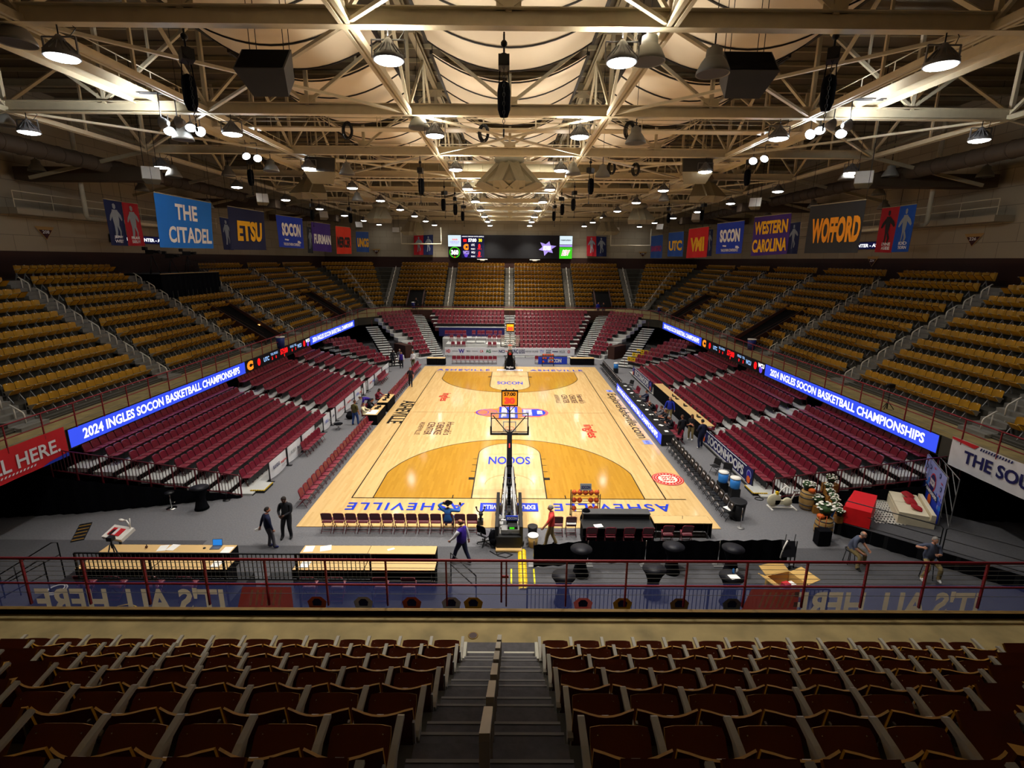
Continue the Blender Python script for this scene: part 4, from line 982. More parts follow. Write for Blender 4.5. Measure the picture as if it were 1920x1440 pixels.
def flood(p, q, label):
    t = thing('flood_lamp', label, 'flood lamp', p, 0, 'flood lamps on the catwalks'); d = (V(q)-V(p)).normalized(); R = d.to_track_quat('-Z', 'Y').to_matrix()
    m = MB(); m.lathe([(.1, .3), (.16, .2), (.24, .04), (.25, 0)], 'lamp_grey', 14, (0, 0, 0), R); m.build('housing', t)
    m = MB(); m.lathe([(.0, -.03), (.15, -.02), (.23, .0)], 'flood_lens', 14, (0, 0, 0), R); m.build('lens', t)
    m = MB(); m.tube([(0, 0, .1), (0, 0, max(.3, 18.05-p.z))], .025, 'lamp_grey', 6); m.bar((0, 0, max(.3, 18.05-p.z)), (math.copysign(15.9, p.x)-p.x, 0, max(.3, 18.05-p.z)), .05, .05, 'lamp_grey'); m.build('bracket', t)
    fk = 'beam' if q[2] > 17 else 'fl'; l = LIGHT.get(fk)
    if not l:
        l = bpy.data.lights.new(fk, 'SPOT'); l.energy = FLOOD_W*(1.8 if fk == 'beam' else 1); l.spot_size = math.radians(150); l.spot_blend = .6; l.shadow_soft_size = .2; l.color = (.95, .98, 1.0); LIGHT[fk] = l
    c = bpy.data.objects.new('lamp_light', l); COL.objects.link(c); c.parent = t; c.location = d*.08; c.rotation_euler = d.to_track_quat('-Z', 'Y').to_euler()
FL = [(303, 230, -13.2), (333, 229, -13.0), (358, 240, -10.8), (376, 247, -10.2), (318, 246, -11), (462, 293, -4.2), (483, 297, -3.5), (575, 313, 1.0)]
for i, (px, py, y) in enumerate(FL):
    for sx in (-1, 1):
        qx = px if sx < 0 else 1895-px; qy = py if sx < 0 else py+5
        p = GY(qx, qy, y)
        flood(p, (sx*26, -12.4, 17.9) if i < 2 else (p.x-sx*(3+3*(i % 2)), p.y-4.5, 13-(i % 3)*1.5), 'lit flood lamp on the %s catwalk, %s from the camera' % ('left' if sx < 0 else 'right', ORD[i]))
# ducts and pipes
def duct(a, b, r, label, mt='duct'):
    m = MB(); m.tube([a, b], r, mt, 16); a, b = V(a), V(b); n = int((b-a).length/1.2); d = (b-a).normalized()
    for i in range(1, n): p = a+(b-a)*(i/n); m.tube([p-d*.03, p+d*.03], r+.025, mt, 16)
    return m.build('air_duct', label=label, cat='air duct')
duct((-12, 8.6, 18.6), (12, 8.6, 18.6), .55, 'round air duct across the roof, the nearer of two'); duct((-12, 17.8, 18.6), (12, 17.8, 18.6), .55, 'round air duct across the roof, the farther of two')
for sx, nm in ((-1, 'left'), (1, 'right')):
    duct((XC+sx*26, -22, 17.0), (XC+sx*26, 44, 17.0), .45, 'long round air duct along the %s side of the roof' % nm, 'duct_brown')
    for i, y in enumerate((-1.8, 16, 34)):
        m = MB(); m.bb((XC+sx*31.9, y, 16.1), (XC+sx*23, y+1.1, 16.9), 'duct_brown'); m.build('air_duct', label='brown box duct crossing the %s upper stand, %s from the camera' % (nm, ORD[i]), cat='air duct')
    t = thing('wall_ledge', 'railed concrete ledge on the %s wall' % nm, 'ledge'); x = XC+sx*32.35; m = MB(); m.bb((x, -3, 13.9), (x-sx*1.3, 20, 14.3), 'block'); m.build('slab', t)
    m = MB()
    for z in (14.8, 15.3): m.tube([(x-sx*1.2, -3, z), (x-sx*1.2, 20, z)], .03, 'steel', 6)
    for i in range(9): m.tube([(x-sx*1.2, -3+2.85*i, 14.3), (x-sx*1.2, -3+2.85*i, 15.3)], .025, 'steel', 5)
    m.build('rail', t)
    m = MB(); x = XC+sx*28.8; m.tube([(x, -.4, 21), (x, -.4, 14.0), (x, -.3, 13.85), (x, 9, 13.8)], .14, 'steel', 10); m.build('drain_pipe', label='cream L-shaped pipe dropping beside the %s wall' % nm, cat='pipe')
    m = MB(); x0 = -18.6 if sx < 0 else 17.0; m.tube([(x0, 53, 16.5), (x0, 53, 13.75), (x0+6.8, 53, 13.75), (x0+6.8, 53, 16.5)], .12, 'steel', 10); m.build('drain_pipe', label='cream U-shaped pipe %s of the far scoreboard' % nm, cat='pipe')
# black cable coils on the catwalk rails
for i, (px, py) in enumerate(((650, 245), (905, 250), (1178, 245), (1145, 315), (1190, 318))):
    p = GY(px, py, -7.6 if i < 3 else 1.6); m = MB()
    for j in range(7):
        r = .3+.05*math.sin(j*2); m.tube([(p.x+r*math.cos(a)*.75+.02*j, p.y-.05*j*.3, p.z+r*1.25*math.sin(a)) for a in [2*PI*q/16 for q in range(16)]], .025, 'black_plastic', 5, closed=True)
    m.build('cable_coil', label='black cable coil hung on a roof catwalk, %s from the left' % ORD[[0, 1, 3, 2, 4][i]], cat='cable')

# ---------------------------------------------------------------- hanging flags and banners
def flag(c, pl, name, label, base, items, axis='x'):
    """c: corners TL TR BR BL in the photograph; hangs in the plane x = pl (or y = pl)"""
    f = GX if axis == 'x' else GY; P = [f(u, v, pl) for u, v in c]
    tl, tr, br, bl = P; N = 14; n = (tr-tl).cross(bl-tl).normalized(); n = -n if n.dot(CP-tl) < 0 else n
    pt = lambda u, v: (tl*(1-u)+tr*u)*(1-v)+(bl*(1-u)+br*u)*v + n*(.05*math.sin(u*11+v*2)*(.3+v)*.8)
    vs = [pt(i/N, j/6) for j in range(7) for i in range(N+1)]; k = N+1
    fs = [(j*k+i, (j+1)*k+i, (j+1)*k+i+1, j*k+i+1) for j in range(6) for i in range(N)]
    m = MB(); m.add(vs, fs, base, True); m.add([v-n*.012 for v in vs], [q[::-1] for q in fs], base, True)
    t = m.build(name, label=label, cat='banner')
    m = MB()
    for it in items:
        if it[0] == 't':
            _, s, u, v, w, h, mt, b = it; tv, tf = text_geo(s, b); m.add([pt(u+x*w, v-y*h)+n*.03 for x, y in tv], tf, mt)
        else:
            m.face([pt(u, v)+n*it[2] if len(it) > 2 and isinstance(it[2], float) else pt(u, v)+n*.025 for u, v in it[1]], it[-1])
    if m.v: m.build('printing', t)
    m = MB(); m.tube([tl+Z*.03, tr+Z*.03], .025, 'steel_dark', 6)
    for q in (tl, tr): m.tube([q+Z*.03, V((q.x, q.y, max(q.z+.4, ZB)))], .012, 'batten', 5)
    m.build('hanging_rod', t)
    return t
FXL, FXR = -20.0, 19.8
flag([(288, 361), (396, 381), (400, 466), (299, 464)], FXL, 'team_flag', 'big sky blue flag with white block letters', 'flag_sky', [('t', 'THE', .5, .29, .38, .31, 'flag_white', .03), ('t', 'CITADEL', .57, .74, .8, .32, 'flag_white', .03)])
flag([(426, 387), (495, 398), (499, 469), (433, 468)], FXL, 'team_flag', 'navy flag with four gold letters', 'flag_navy', [('t', 'ETSU', .55, .54, .7, .5, 'flag_gold', .05)])
SOC = lambda: [('t', 'SOCON', .52, .42, .74, .42, 'flag_white', .05), ('p', [(.25, .72), (.84, .76), (.9, .82), (.86, .84), (.25, .76)], 'flag_white'), ('t', 'THE SOUTHERN CONFERENCE', .52, .89, .66, .09, 'flag_white', .03)]
flag([(517, 403), (567, 410), (570, 466), (523, 463)], FXL, 'conference_flag', 'royal blue conference flag on the left between navy and purple flags', 'flag_royal', SOC())
flag([(583, 416), (619, 421), (622, 473), (586, 470)], FXL, 'team_flag', 'small purple flag with white lettering', 'flag_purple', [('t', 'FURMAN', .53, .57, .9, .34, 'flag_white', .05)])
flag([(629, 424), (658, 427), (659, 476), (631, 476)], FXL, 'team_flag', 'orange flag with black lettering', 'flag_orange', [('t', 'MERCER', .5, .57, .9, .4, 'flag_ink', .05)])
flag([(667, 434), (691, 435), (692, 473), (668, 472)], FXL, 'team_flag', 'blue flag with four yellow letters, beside the orange flag', 'flag_teamblue', [('t', 'UNCG', .52, .54, .9, .45, 'flag_gold', .06)])
flag([(1254, 437), (1282, 434), (1280, 481), (1252, 481)], FXR, 'team_flag', 'blue flag with three yellow letters, beside the red flag', 'flag_teamblue', [('t', 'UTC', .5, .55, .84, .42, 'flag_gold', .05)])
flag([(1292, 430), (1329, 425), (1325, 482), (1287, 484)], FXR, 'team_flag', 'red flag with three gold letters', 'flag_red', [('t', 'VMI', .5, .55, .68, .48, 'flag_gold', .05)])
flag([(1345, 420), (1396, 414), (1390, 475), (1343, 476)], FXR, 'conference_flag', 'royal blue conference flag on the right beside the red flag', 'flag_royal', SOC())
flag([(1415, 408), (1484, 400), (1475, 476), (1409, 480)], FXR, 'team_flag', 'purple flag with two lines of yellow lettering', 'flag_purple', [('t', 'WESTERN', .5, .29, .9, .34, 'flag_gold', .04), ('t', 'CAROLINA', .5, .75, .95, .34, 'flag_gold', .04)])
flag([(1520, 387), (1624, 375), (1608, 474), (1509, 475)], FXR, 'team_flag', 'big black flag with amber lettering', 'flag_black', [('t', 'WOFFORD', .54, .53, .88, .52, 'flag_amber', .05)])
flag([(1221, 443), (1243, 440), (1241, 484), (1220, 484)], FXR, 'team_flag', 'dark blue flag with magenta lettering right of the scoreboard', 'flag_teamblue', [('t', 'SAMFORD', .5, .58, .86, .26, 'flag_magenta', .05)])
def athlete(w):      # a light silhouette of a running player printed on the cloth
    P = lambda pts: ('p', pts, w)
    return [P([(.42, .08), (.5, .06), (.57, .09), (.57, .16), (.5, .19), (.43, .16)]), P([(.36, .2), (.64, .2), (.66, .42), (.62, .56), (.4, .56), (.35, .4)]), P([(.38, .22), (.2, .34), (.14, .44), (.2, .46), (.38, .33)]), P([(.64, .22), (.82, .3), (.9, .4), (.85, .44), (.64, .33)]), P([(.4, .56), (.52, .56), (.5, .7), (.44, .84), (.36, .83), (.4, .7)]), P([(.52, .56), (.64, .56), (.72, .68), (.66, .8), (.6, .79), (.62, .68)])]
def player(c, pl, base, label, words, w='sign_grey', axis='x'):
    it = athlete(w) + [('t', s, .55, .9-.09*(len(words)-1-i), .5, .07, 'flag_white', .03) for i, s in enumerate(words)]
    flag(c, pl, 'player_banner', label, base, it, axis)
PX = -27.0
player([(193, 373), (228, 379), (240, 461), (208, 460)], PX, 'flag_navy', 'blue player banner with a running figure, leftmost banner on the left', ['JERRY', 'WEST'])
player([(228, 379), (258, 383), (272, 461), (240, 461)], PX, 'flag_crimson', 'red player banner between the blue player banner and the sky blue flag', ['FRANK', 'SELVY'])
player([(411, 407), (432, 411), (438, 469), (419, 468)], PX, 'flag_navy', 'narrow blue player banner partly behind the navy flag', [])
player([(575, 425), (586, 427), (587, 475), (577, 474)], PX, 'flag_black', 'narrow dark player banner partly behind the purple flag on the left', [])
player([(776, 442), (794, 441), (794, 478), (776, 478)], 54.6, 'flag_crimson', 'red player banner on the far wall, left of the scoreboard', [], axis='y')
player([(794, 441), (812, 440), (812, 478), (794, 478)], 54.6, 'flag_navy', 'blue player banner on the far wall, left of the scoreboard', [], axis='y')
player([(1100, 443), (1118, 443), (1118, 481), (1100, 480)], 54.6, 'flag_crimson', 'red player banner on the far wall, right of the scoreboard', [], axis='y')
player([(1118, 443), (1137, 444), (1137, 481), (1118, 481)], 54.6, 'flag_navy', 'blue player banner on the far wall, right of the scoreboard', [], axis='y')
player([(1654, 391), (1688, 387), (1672, 474), (1641, 473)], 27.0, 'flag_crimson', 'red player banner with a dark suited figure, right of the black flag', ['LYNNE', 'AGEE'], 'flag_ink')
player([(1688, 387), (1719, 383), (1703, 472), (1672, 473)], 27.0, 'flag_teamblue', 'blue player banner with a crouching figure, rightmost banner', ['ROD', 'THORN'])
player([(1480, 419), (1501, 416), (1495, 476), (1475, 476)], 27.0, 'flag_navy', 'narrow blue player banner partly behind the yellow lettered purple flag', [])
player([(1327, 430), (1337, 430), (1334, 480), (1324, 480)], 27.0, 'flag_navy', 'narrow blue player banner partly behind the red flag on the right', [])

# ---------------------------------------------------------------- scoreboard and wall signs
a, b = GY(840, 440, 54.8), GY(1072, 485.5, 54.8); x0, x1, z0, z1 = a.x, b.x, b.z, a.z; W, H = x1-x0, z1-z0
t = thing('video_scoreboard', 'wide video scoreboard on the far wall with lit panels at both ends', 'scoreboard', (0, 0, 0))
m = MB(); m.bb((x0, 54.75, z0), (x1, 55.2, z1), 'black_plastic'); m.build('cabinet', t); m = MB()
def sr(u0, u1, v0, v1, mt, e=.01): yy = 54.745-e; m.face([(x0+W*u0, yy, z1-H*v1), (x0+W*u1, yy, z1-H*v1), (x0+W*u1, yy, z1-H*v0), (x0+W*u0, yy, z1-H*v0)], mt)
def stx(s, u, v, w, h, mt, bo=.03, sh=0): m.text(s, (x0+W*u, 54.70, z1-H*v), X, Z, W*w, H*h, mt, bo, sh)
sr(0, .103, .02, .5, 'led_ice'); stx('AAA', .055, .2, .045, .07, 'led_red', .02); stx('CHEVROLET', .052, .31, .08, .06, 'led_lilac'); stx('DEALERS', .052, .38, .06, .03, 'led_lilac')
sr(0, .103, .52, .99, 'led_dim'); stx('360', .052, .75, .06, .22, 'led_white', .06); m.disc(V((x0+W*.052, 54.71, z1-H*.75)), X, Z, H*.24, 'led_green', 24, H*.2); m.disc(V((x0+W*.052, 54.7, z1-H*.95)), X, Z, H*.03, 'led_red', 8)
sr(.108, .29, .02, .99, 'led_navy'); stx('HARRAHS CHEROKEE CENTER ASHEVILLE', .2, .07, .175, .045, 'led_white', .02)
sr(.122, .148, .18, .3, 'led_red', .02); stx('57:00', .195, .23, .066, .15, 'led_white', .05); stx('30', .259, .23, .028, .14, 'led_yellow', .05)
stx('C', .143, .52, .042, .27, 'led_orange', .12); stx('UTC', .2, .43, .028, .09, 'led_white'); stx('0', .251, .48, .018, .2, 'led_red', .1); stx('FOULS 5', .2, .6, .032, .06, 'led_white'); stx('TOL 4', .25, .6, .03, .06, 'led_red')
stx('WCU', .143, .76, .05, .16, 'led_lilac', .08); m.disc(V((x0+W*.143, 54.71, z1-H*.88)), X, Z, H*.08, 'led_purple', 12); stx('WCU', .2, .75, .03, .09, 'led_white'); stx('0', .251, .8, .018, .2, 'led_red', .1); stx('FOULS 0', .2, .92, .032, .06, 'led_white'); stx('TOL 4', .25, .92, .03, .06, 'led_red')
sr(.3, .89, .02, .99, 'led_dim')
cx, cz = x0+W*.797, z1-H*.54; pts = []
for i in range(12):
    a_ = 2*PI*i/12+.26; r = (.3 if i % 2 == 0 else .17)*H*(1.15 if i % 4 == 0 else 1); pts.append((cx+r*math.cos(a_)*1.25, 54.715, cz+r*math.sin(a_)))
m.face(pts[::-1], 'led_lilac'); stx('STARS', .797, .54, .062, .2, 'led_white', .08)
sr(.898, 1.0, .02, .38, 'led_ice'); stx('FARM BUREAU', .949, .2, .085, .06, 'led_dim'); sr(.898, 1.0, .4, .48, 'led_lilac'); sr(.898, 1.0, .5, .99, 'led_green'); stx('DEW', .949, .74, .06, .26, 'led_white', .1, .2); stx('DEW', .949, .74, .055, .22, 'led_redglow', .03, .2)
m.build('screen', t)
for u, nm in ((.275, 'left'), (.7, 'right')):
    m = MB(); p = V((x0+W*u, 54.4, z0-.25)); m.bb((p.x-.9, p.y, p.z), (p.x+.9, p.y+.5, p.z+.12), 'white_paint'); m.lathe([(.35, -.25), (.5, 0)], 'steel', 8, p+V((0, .25, 0))); m.build('wall_speaker', label='pale speaker bracket below the scoreboard, %s one' % nm, cat='speaker')
for sx, x, px, nm, wd in ((-1, XL+.06, (205, 330), 'left', 'CHEROKEE CENTER - ASHEVILLE'), (1, XR-.06, (1560, 1690), 'right', 'CHEROKEE CENTER - ASHEVILLE')):
    a, b = GX(px[0], 448, x), GX(px[1], 448, x); t = thing('led_strip', 'dark LED strip sign on the %s wall' % nm, 'LED sign'); zc = 12.75; m = MB(); m.bb((x, min(a.y, b.y), zc-.32), (x-sx*.1, max(a.y, b.y), zc+.32), 'black_plastic'); m.build('housing', t)
    m = MB(); xx = x-sx*.105; ya, yb = min(a.y, b.y)+.05, max(a.y, b.y)-.05; m.face([(xx, ya, zc-.28), (xx, yb, zc-.28), (xx, yb, zc+.28), (xx, ya, zc+.28)], 'led_navy'); m.text(wd, (xx-sx*.02, (ya+yb)/2, zc), Y if sx < 0 else -Y, Z, (yb-ya)*.92, .3, 'led_white', .03); m.build('lettering', t)
for px, py, pl, ax, nm, wd in ((85, 438, XL+.05, 'x', 'left wall', '208'), (1825, 451, XR-.05, 'x', 'right wall', '226'), (1636, 491, XR-.05, 'x', 'right wall behind the top row', '224'), (706, 472, 55.1, 'y', 'far wall, left part', '212'), (1205, 477, 55.1, 'y', 'far wall, right part', '218')):
    p = GX(px, py, pl) if ax == 'x' else GY(px, py, pl); d = (Y if p.x < 0 else -Y) if ax == 'x' else X; n = d.cross(Z); s = .62; m = MB()
    q = p+n*.03; m.face([q-d*s*1.25+Z*s*.75, q-Z*s*.7, q+d*s*1.25+Z*s*.75], 'sign_tan'); q = p+n*.05; m.face([q-d*s*.85+Z*s*.4, q-Z*s*.6, q+d*s*.85+Z*s*.4], 'maroon_sign'); m.text(wd, p+n*.07+Z*s*.18, d, Z, .55, .22, 'sign_white')
    m.build('section_sign', label='triangular maroon section sign on the %s' % nm, cat='sign')
# ---------------------------------------------------------------- basketball hoops
def hoop(loc, rz, label):
    t = thing('basketball_hoop', label, 'basketball hoop', loc, rz)      # +y points from the base to the court; backboard at y = 0
    m = MB()
    for s in (-1, 1): m.bb((s*.42, -5.6, .06), (s*.56, -2.5, .95), 'black_plastic')
    m.bb((-.5, -5.6, .06), (.5, -2.5, .3), 'grey_dark'); m.bb((-.5, -5.7, .05), (.5, -5.45, .55), 'black_plastic')
    for s in (-1, 1):
        for y in (-5.3, -2.9): m.tube([(s*.5, y, .07), (s*.62, y, .07)], .07, 'black_metal', 10)
    m.build('base', t)
    m = MB(); m.extrude([(-.42, .04), (.42, .04), (.3, 1.2), (.2, 2.1), (-.2, 2.1), (-.3, 1.2)], (0, -2.45, 0), X, Z, -.22, 'black_cloth')
    m.text('ingles', (0, -2.215, .28), -X, Z, .74, .3, 'sign_white', .04)
    m.lathe([(.16, 0), (.16, .01)], 'sign_red', 16, (0, -2.21, 1.75), Matrix.Rotation(-PI/2, 3, 'X')); m.build('front_pad', t)
    m = MB()
    for s in (-1, 1):
        m.bar((s*.3, -4.9, .5), (s*.1, -2.3, 2.35), .1, .12, 'grey_metal'); m.bar((s*.22, -3.9, .4), (s*.08, -1.9, 2.1), .08, .1, 'grey_metal'); m.bar((s*.36, -5.0, .3), (s*.36, -4.6, .95), .06, .06, 'white_paint')
        m.tube([(s*.34, -4.7, .95), (s*.2, -3.0, 1.75)], .035, 'chrome', 8)
    m.bar((-.3, -3.2, 1.62), (.3, -3.2, 1.62), .06, .18, 'black_plastic'); m.bar((-.4, -4.9, .85), (.4, -4.9, .85), .06, .06, 'white_paint'); m.bar((-.28, -2.9, 1.85), (.28, -2.9, 1.85), .05, .05, 'chrome')
    m.build('lift_arm', t)
    m = MB()
    for s in (-1, 1): m.tube([(s*.13, -4.4, .75), (s*.09, -2.7, 1.95)], .055, 'chrome', 10)
    for i in range(12):
        for s in (-1, 1): p = V((s*.13, -4.3, .82)).lerp(V((s*.09, -2.8, 1.88)), i/11); m.lathe([(.075, -.02), (.075, .02)], 'grey_dark', 10, p, Matrix.Rotation(.95, 3, 'X'))
    m.build('spring', t)
    m = MB(); m.bar((0, -2.6, 2.2), (0, -.3, 2.98), .24, .26, 'black_cloth'); m.bar((0, -2.6, 2.2), (0, -3.0, 2.0), .2, .2, 'black_cloth'); m.bar((0, -1.5, 2.72), (0, -1.2, 2.82), .06, .02, 'paint_red'); m.box((0, -.2, 3.02), (.22, .3, .2), 'chrome')
    for s in (-1, 1): m.bar((s*.06, -.3, 3.0), (s*.82, -.04, 3.85), .035, .035, 'black_metal'); m.bar((s*.06, -.3, 2.98), (s*.4, -.04, 2.93), .04, .04, 'black_metal')
    m.bar((0, -.3, 3.0), (0, -.06, 4.1), .07, .05, 'black_metal'); m.build('boom', t)
    b = MB()
    for s in (-1, 1): b.bar((s*.9, 0, 2.9), (s*.9, 0, 3.97), .06, .05, 'grey_metal')
    b.bar((-.93, 0, 3.95), (.93, 0, 3.95), .05, .05, 'grey_metal'); b.bar((-.93, 0, 2.92), (.93, 0, 2.92), .05, .05, 'grey_metal'); b.bar((-.93, -.05, 3.7), (.93, -.05, 3.7), .03, .03, 'black_metal'); b.bar((-.9, -.05, 3.02), (.9, -.05, 3.02), .03, .03, 'black_metal')
    bo = b.build('backboard_frame', t)
    m = MB(); m.bb((-.88, -.012, 2.92), (.88, .012, 3.94), 'board_glass'); m.build('glass', bo)
    m = MB()
    for a in ((-.3, .018, 3.05, -.3, 3.5), (.3, .018, 3.05, .3, 3.5)): m.bar((a[0], .016, a[2]), (a[3], .016, a[4]), .05, .004, 'sign_white', Y)
    m.bar((-.32, .016, 3.5), (.32, .016, 3.5), .05, .004, 'sign_white', Y); m.bar((-.32, .016, 3.05), (.32, .016, 3.05), .05, .004, 'sign_white', Y); m.build('target_square', bo)
    m = MB(); 
    m.bb((-.95, -.06, 2.84), (.95, .06, 2.9), 'black_plastic')
    for s in (-1, 1): m.bb((s*.88, -.06, 2.86), (s*.96, .06, 3.28), 'black_plastic')
    m.build('edge_padding', bo)
    m = MB(); m.tube([(.235*math.cos(a), .4+.235*math.sin(a), 3.05) for a in [2*PI*i/20 for i in range(20)]], .012, 'rim_orange', 6, closed=True); m.bb((-.1, .0, 2.97), (.1, .16, 3.06), 'rim_orange'); r = m.build('rim', t)
    m = MB()
    for i in range(12):
        a = 2*PI*i/12; P = lambda q, z, da: (q*math.cos(a+da), .4+q*math.sin(a+da), z)
        for sg in (-1, 1): m.tube([P(.23, 3.04, 0), P(.185, 2.9, .26*sg), P(.15, 2.76, 0), P(.125, 2.62, .26*sg)], .006, 'net_white', 4)
    m.build('net', r)
    c = MB(); c.bar((-.38, -.1, 4.4), (-.38, -.1, 5.12), .05, .12, 'black_plastic'); c.bar((.38, -.1, 4.4), (.38, -.1, 5.12), .05, .12, 'black_plastic'); c.bar((-.4, -.1, 5.12), (.4, -.1, 5.12), .12, .06, 'black_plastic'); c.bar((-.4, -.1, 4.38), (.4, -.1, 4.38), .12, .05, 'black_plastic')
    for s in (-1, 1): c.bar((s*.18, -.1, 5.12), (s*.18, -.1, 5.22), .05, .05, 'black_plastic'); c.bar((0, -.1, 4.05), (s*.3, -.1, 4.4), .03, .03, 'black_metal')
    c.bar((0, -.1, 3.9), (0, -.1, 4.4), .05, .05, 'black_metal')
    co = c.build('shot_clock', t)
    m = MB(); m.bb((-.355, -.12, 4.41), (.355, -.08, 5.09), 'led_amber')
    for s, d in ((-1, X), (1, -X)):      # digits on both faces
        y = -.1+s*.026; m.text('57:00', (0, y, 4.95), d, Z, .56, .18, 'led_black' if s < 0 else 'led_yellow', .04); m.text('30', (0, y, 4.62), d, Z, .52, .34, 'led_redglow', .09); 
    m.build('display', co)
    return t
hp = hoop((0, -13.1, .03), 0, 'portable basketball hoop at the near end, seen from behind')
hoop((0, 13.1, .03), PI, 'portable basketball hoop at the far end, facing the camera')
bx = V((0, -18.3, 0))
m = MB(); m.bb((-.52, -18.98, .03), (.52, -18.7, .1), 'table_wood'); m.build('plywood_board', label='plywood board on the floor behind the near hoop', cat='board')
t = thing('equipment_case', 'grey equipment case on the rear of the near hoop base', 'case'); m = MB(); m.bb((-.3, -18.6, .36), (.42, -18.2, .78), 'grey_metal'); m.bb((-.3, -18.62, .6), (.42, -18.6, .64), 'grey_dark'); m.build('body', t)
m = MB(); m.bb((-.02, -18.64, .62), (.12, -18.61, .68), 'chrome'); m.build('latch', t)
t = thing('small_sign', 'small blue SOCON sign on top of the near hoop base', 'sign'); m = MB(); m.box((.12, -18.12, 1.05), (.5, .05, .2), 'sign_blue'); m.text('SOCON', (.12, -18.15, 1.05), X, Z, .42, .12, 'sign_white', .05); m.build('panel', t); m = MB(); m.bb((-.1, -18.15, .78), (.34, -18.05, .96), 'black_plastic'); m.build('foot', t)
t = thing('control_box', 'black control box with a green display on the near hoop base', 'control box'); m = MB(); m.bb((-.05, -18.55, .78), (.35, -18.25, .9), 'black_plastic'); m.build('case', t); m = MB(); m.bb((.02, -18.56, .8), (.22, -18.552, .88), 'led_green'); m.build('display', t)
t = thing('backpack', 'black backpack hanging at the left rear of the near hoop base', 'bag', (-.62, -18.55, 0)); m = MB(); m.ball((0, 0, .42), (.2, .16, .34), 'black_cloth', 14); m.ball((0, -.12, .3), (.15, .08, .17), 'black_cloth', 12); m.build('body', t); m = MB()
for s in (-1, 1): m.tube([(s*.1, .1, .72), (s*.13, .2, .5), (s*.1, .14, .15)], .02, 'black_cloth', 6)
m.build('strap', t)
t = thing('water_bottle', 'clear water bottle on the left side of the near hoop base', 'bottle', (-.36, -18.15, .95)); m = MB(); m.lathe([(.0, 0), (.045, 0), (.045, .16), (.02, .2), (.02, .22)], 'paper', 12); m.build('body', t); m = MB(); m.lathe([(.022, .22), (.022, .25)], 'sign_white', 10); m.build('cap', t)
m = MB(); m.tube([(-.5, -18.9, .02), (-.45, -19.2, .02), (-.1, -19.35, .02), (.15, -19.15, .02), (-.15, -18.98, .02), (-.5, -19.15, .02), (-.75, -18.9, .02)], .025, 'black_plastic', 6); m.build('cable_coil', label='black cable coil on the carpet behind the near hoop', cat='cable')

# ---------------------------------------------------------------- tables
def table(p, w, d, h, label, top='table_wood', skirt='black_cloth', rz=0, group=None, sides=3, legs=True):
    """front edge faces local +y; skirt on the front and both ends"""
    t = thing('folding_table', label, 'table', p, rz, group); m = MB(); m.bb((-w/2, -d/2, h-.03), (w/2, d/2, h), top); m.build('tabletop', t)
    if skirt:
        m = MB(); n = int(w/.12); v = []
        path = ([(-w/2-.01, -d/2)] if sides > 1 else []) + [(-w/2-.01, d/2+.01)] + [(-w/2+w*i/n, d/2+.012+.012*(i % 2)) for i in range(1, n)] + [(w/2+.01, d/2+.01)] + ([(w/2+.01, -d/2)] if sides > 1 else [])
        for x, y in path: v += [(x, y, .02), (x, y, h-.005)]
        m.add(v, [(2*i, 2*i+2, 2*i+3, 2*i+1) for i in range(len(path)-1)], skirt); m.build('skirt', t)
    if legs:
        for sx in (-1, 1):
            for sy in (-1, 1): m = MB(); m.tube([(sx*(w/2-.12), sy*(d/2-.08), 0), (sx*(w/2-.12), sy*(d/2-.08), h-.03)], .018, 'grey_dark', 6); m.build('leg', t)
    return t
def paper(p, w, h, rz, label, name='paper_sheet'):
    m = MB(); m.bb((-w/2, -h/2, 0), (w/2, h/2, .006), 'paper'); m.build(name, label=label, cat='paper', group='papers on the press tables', loc=p, rotz=rz)
for i, x in enumerate((-13.86, -11.45)): table((x, -20.03, .006), 2.4, .54, .75, 'wood-topped press table with black skirt, %s of the rear left pair' % ('left' if i == 0 else 'right'))
for i, x in enumerate((-6.45, -3.95)): table((x, -20.03, .006), 2.48, .54, .75, 'wood-topped press table with black skirt, %s of the rear pair right of the first' % ('left' if i == 0 else 'right'))
m = MB(); m.bb((-15.2, -24.4, 0), (-8.9, -21.25, .6), 'black_plastic'); m.bb((-8.3, -24.4, 0), (-2.0, -21.25, .6), 'black_plastic'); m.build('stage_platform', label='low black stage deck under the front press tables', cat='platform')
for i, x in enumerate((-13.0, -10.5)): table((x, -21.95, .6), 2.46, .5, .75, 'wood-topped press table on the black deck, %s of the front left pair' % ('left' if i == 0 else 'right'))
for i, x in enumerate((-5.95, -3.6)): table((x, -21.95, .6), 2.32, .5, .75, 'wood-topped press table on the black deck, %s of the front right pair' % ('left' if i == 0 else 'right'))
PRN = ['far left', 'left', 'centre left', 'centre right', 'right', 'far right']
for i, x in enumerate((-14.2, -13.3, -11.9, -11.0, -7.0, -6.2, -5.1, -4.4, -3.1)): chair((x, -20.72, .006), 0, 'maroon folding chair tucked behind the rear press tables, %s from the left' % ORD[i], 'press table chairs')
for i, x in enumerate((-13.6, -12.6, -11.4, -10.3, -6.4, -5.5, -4.1, -3.2)): chair((x, -22.65, .6), 0, 'maroon folding chair on the black deck at the front press tables, %s from the left' % ORD[i], 'press table chairs')
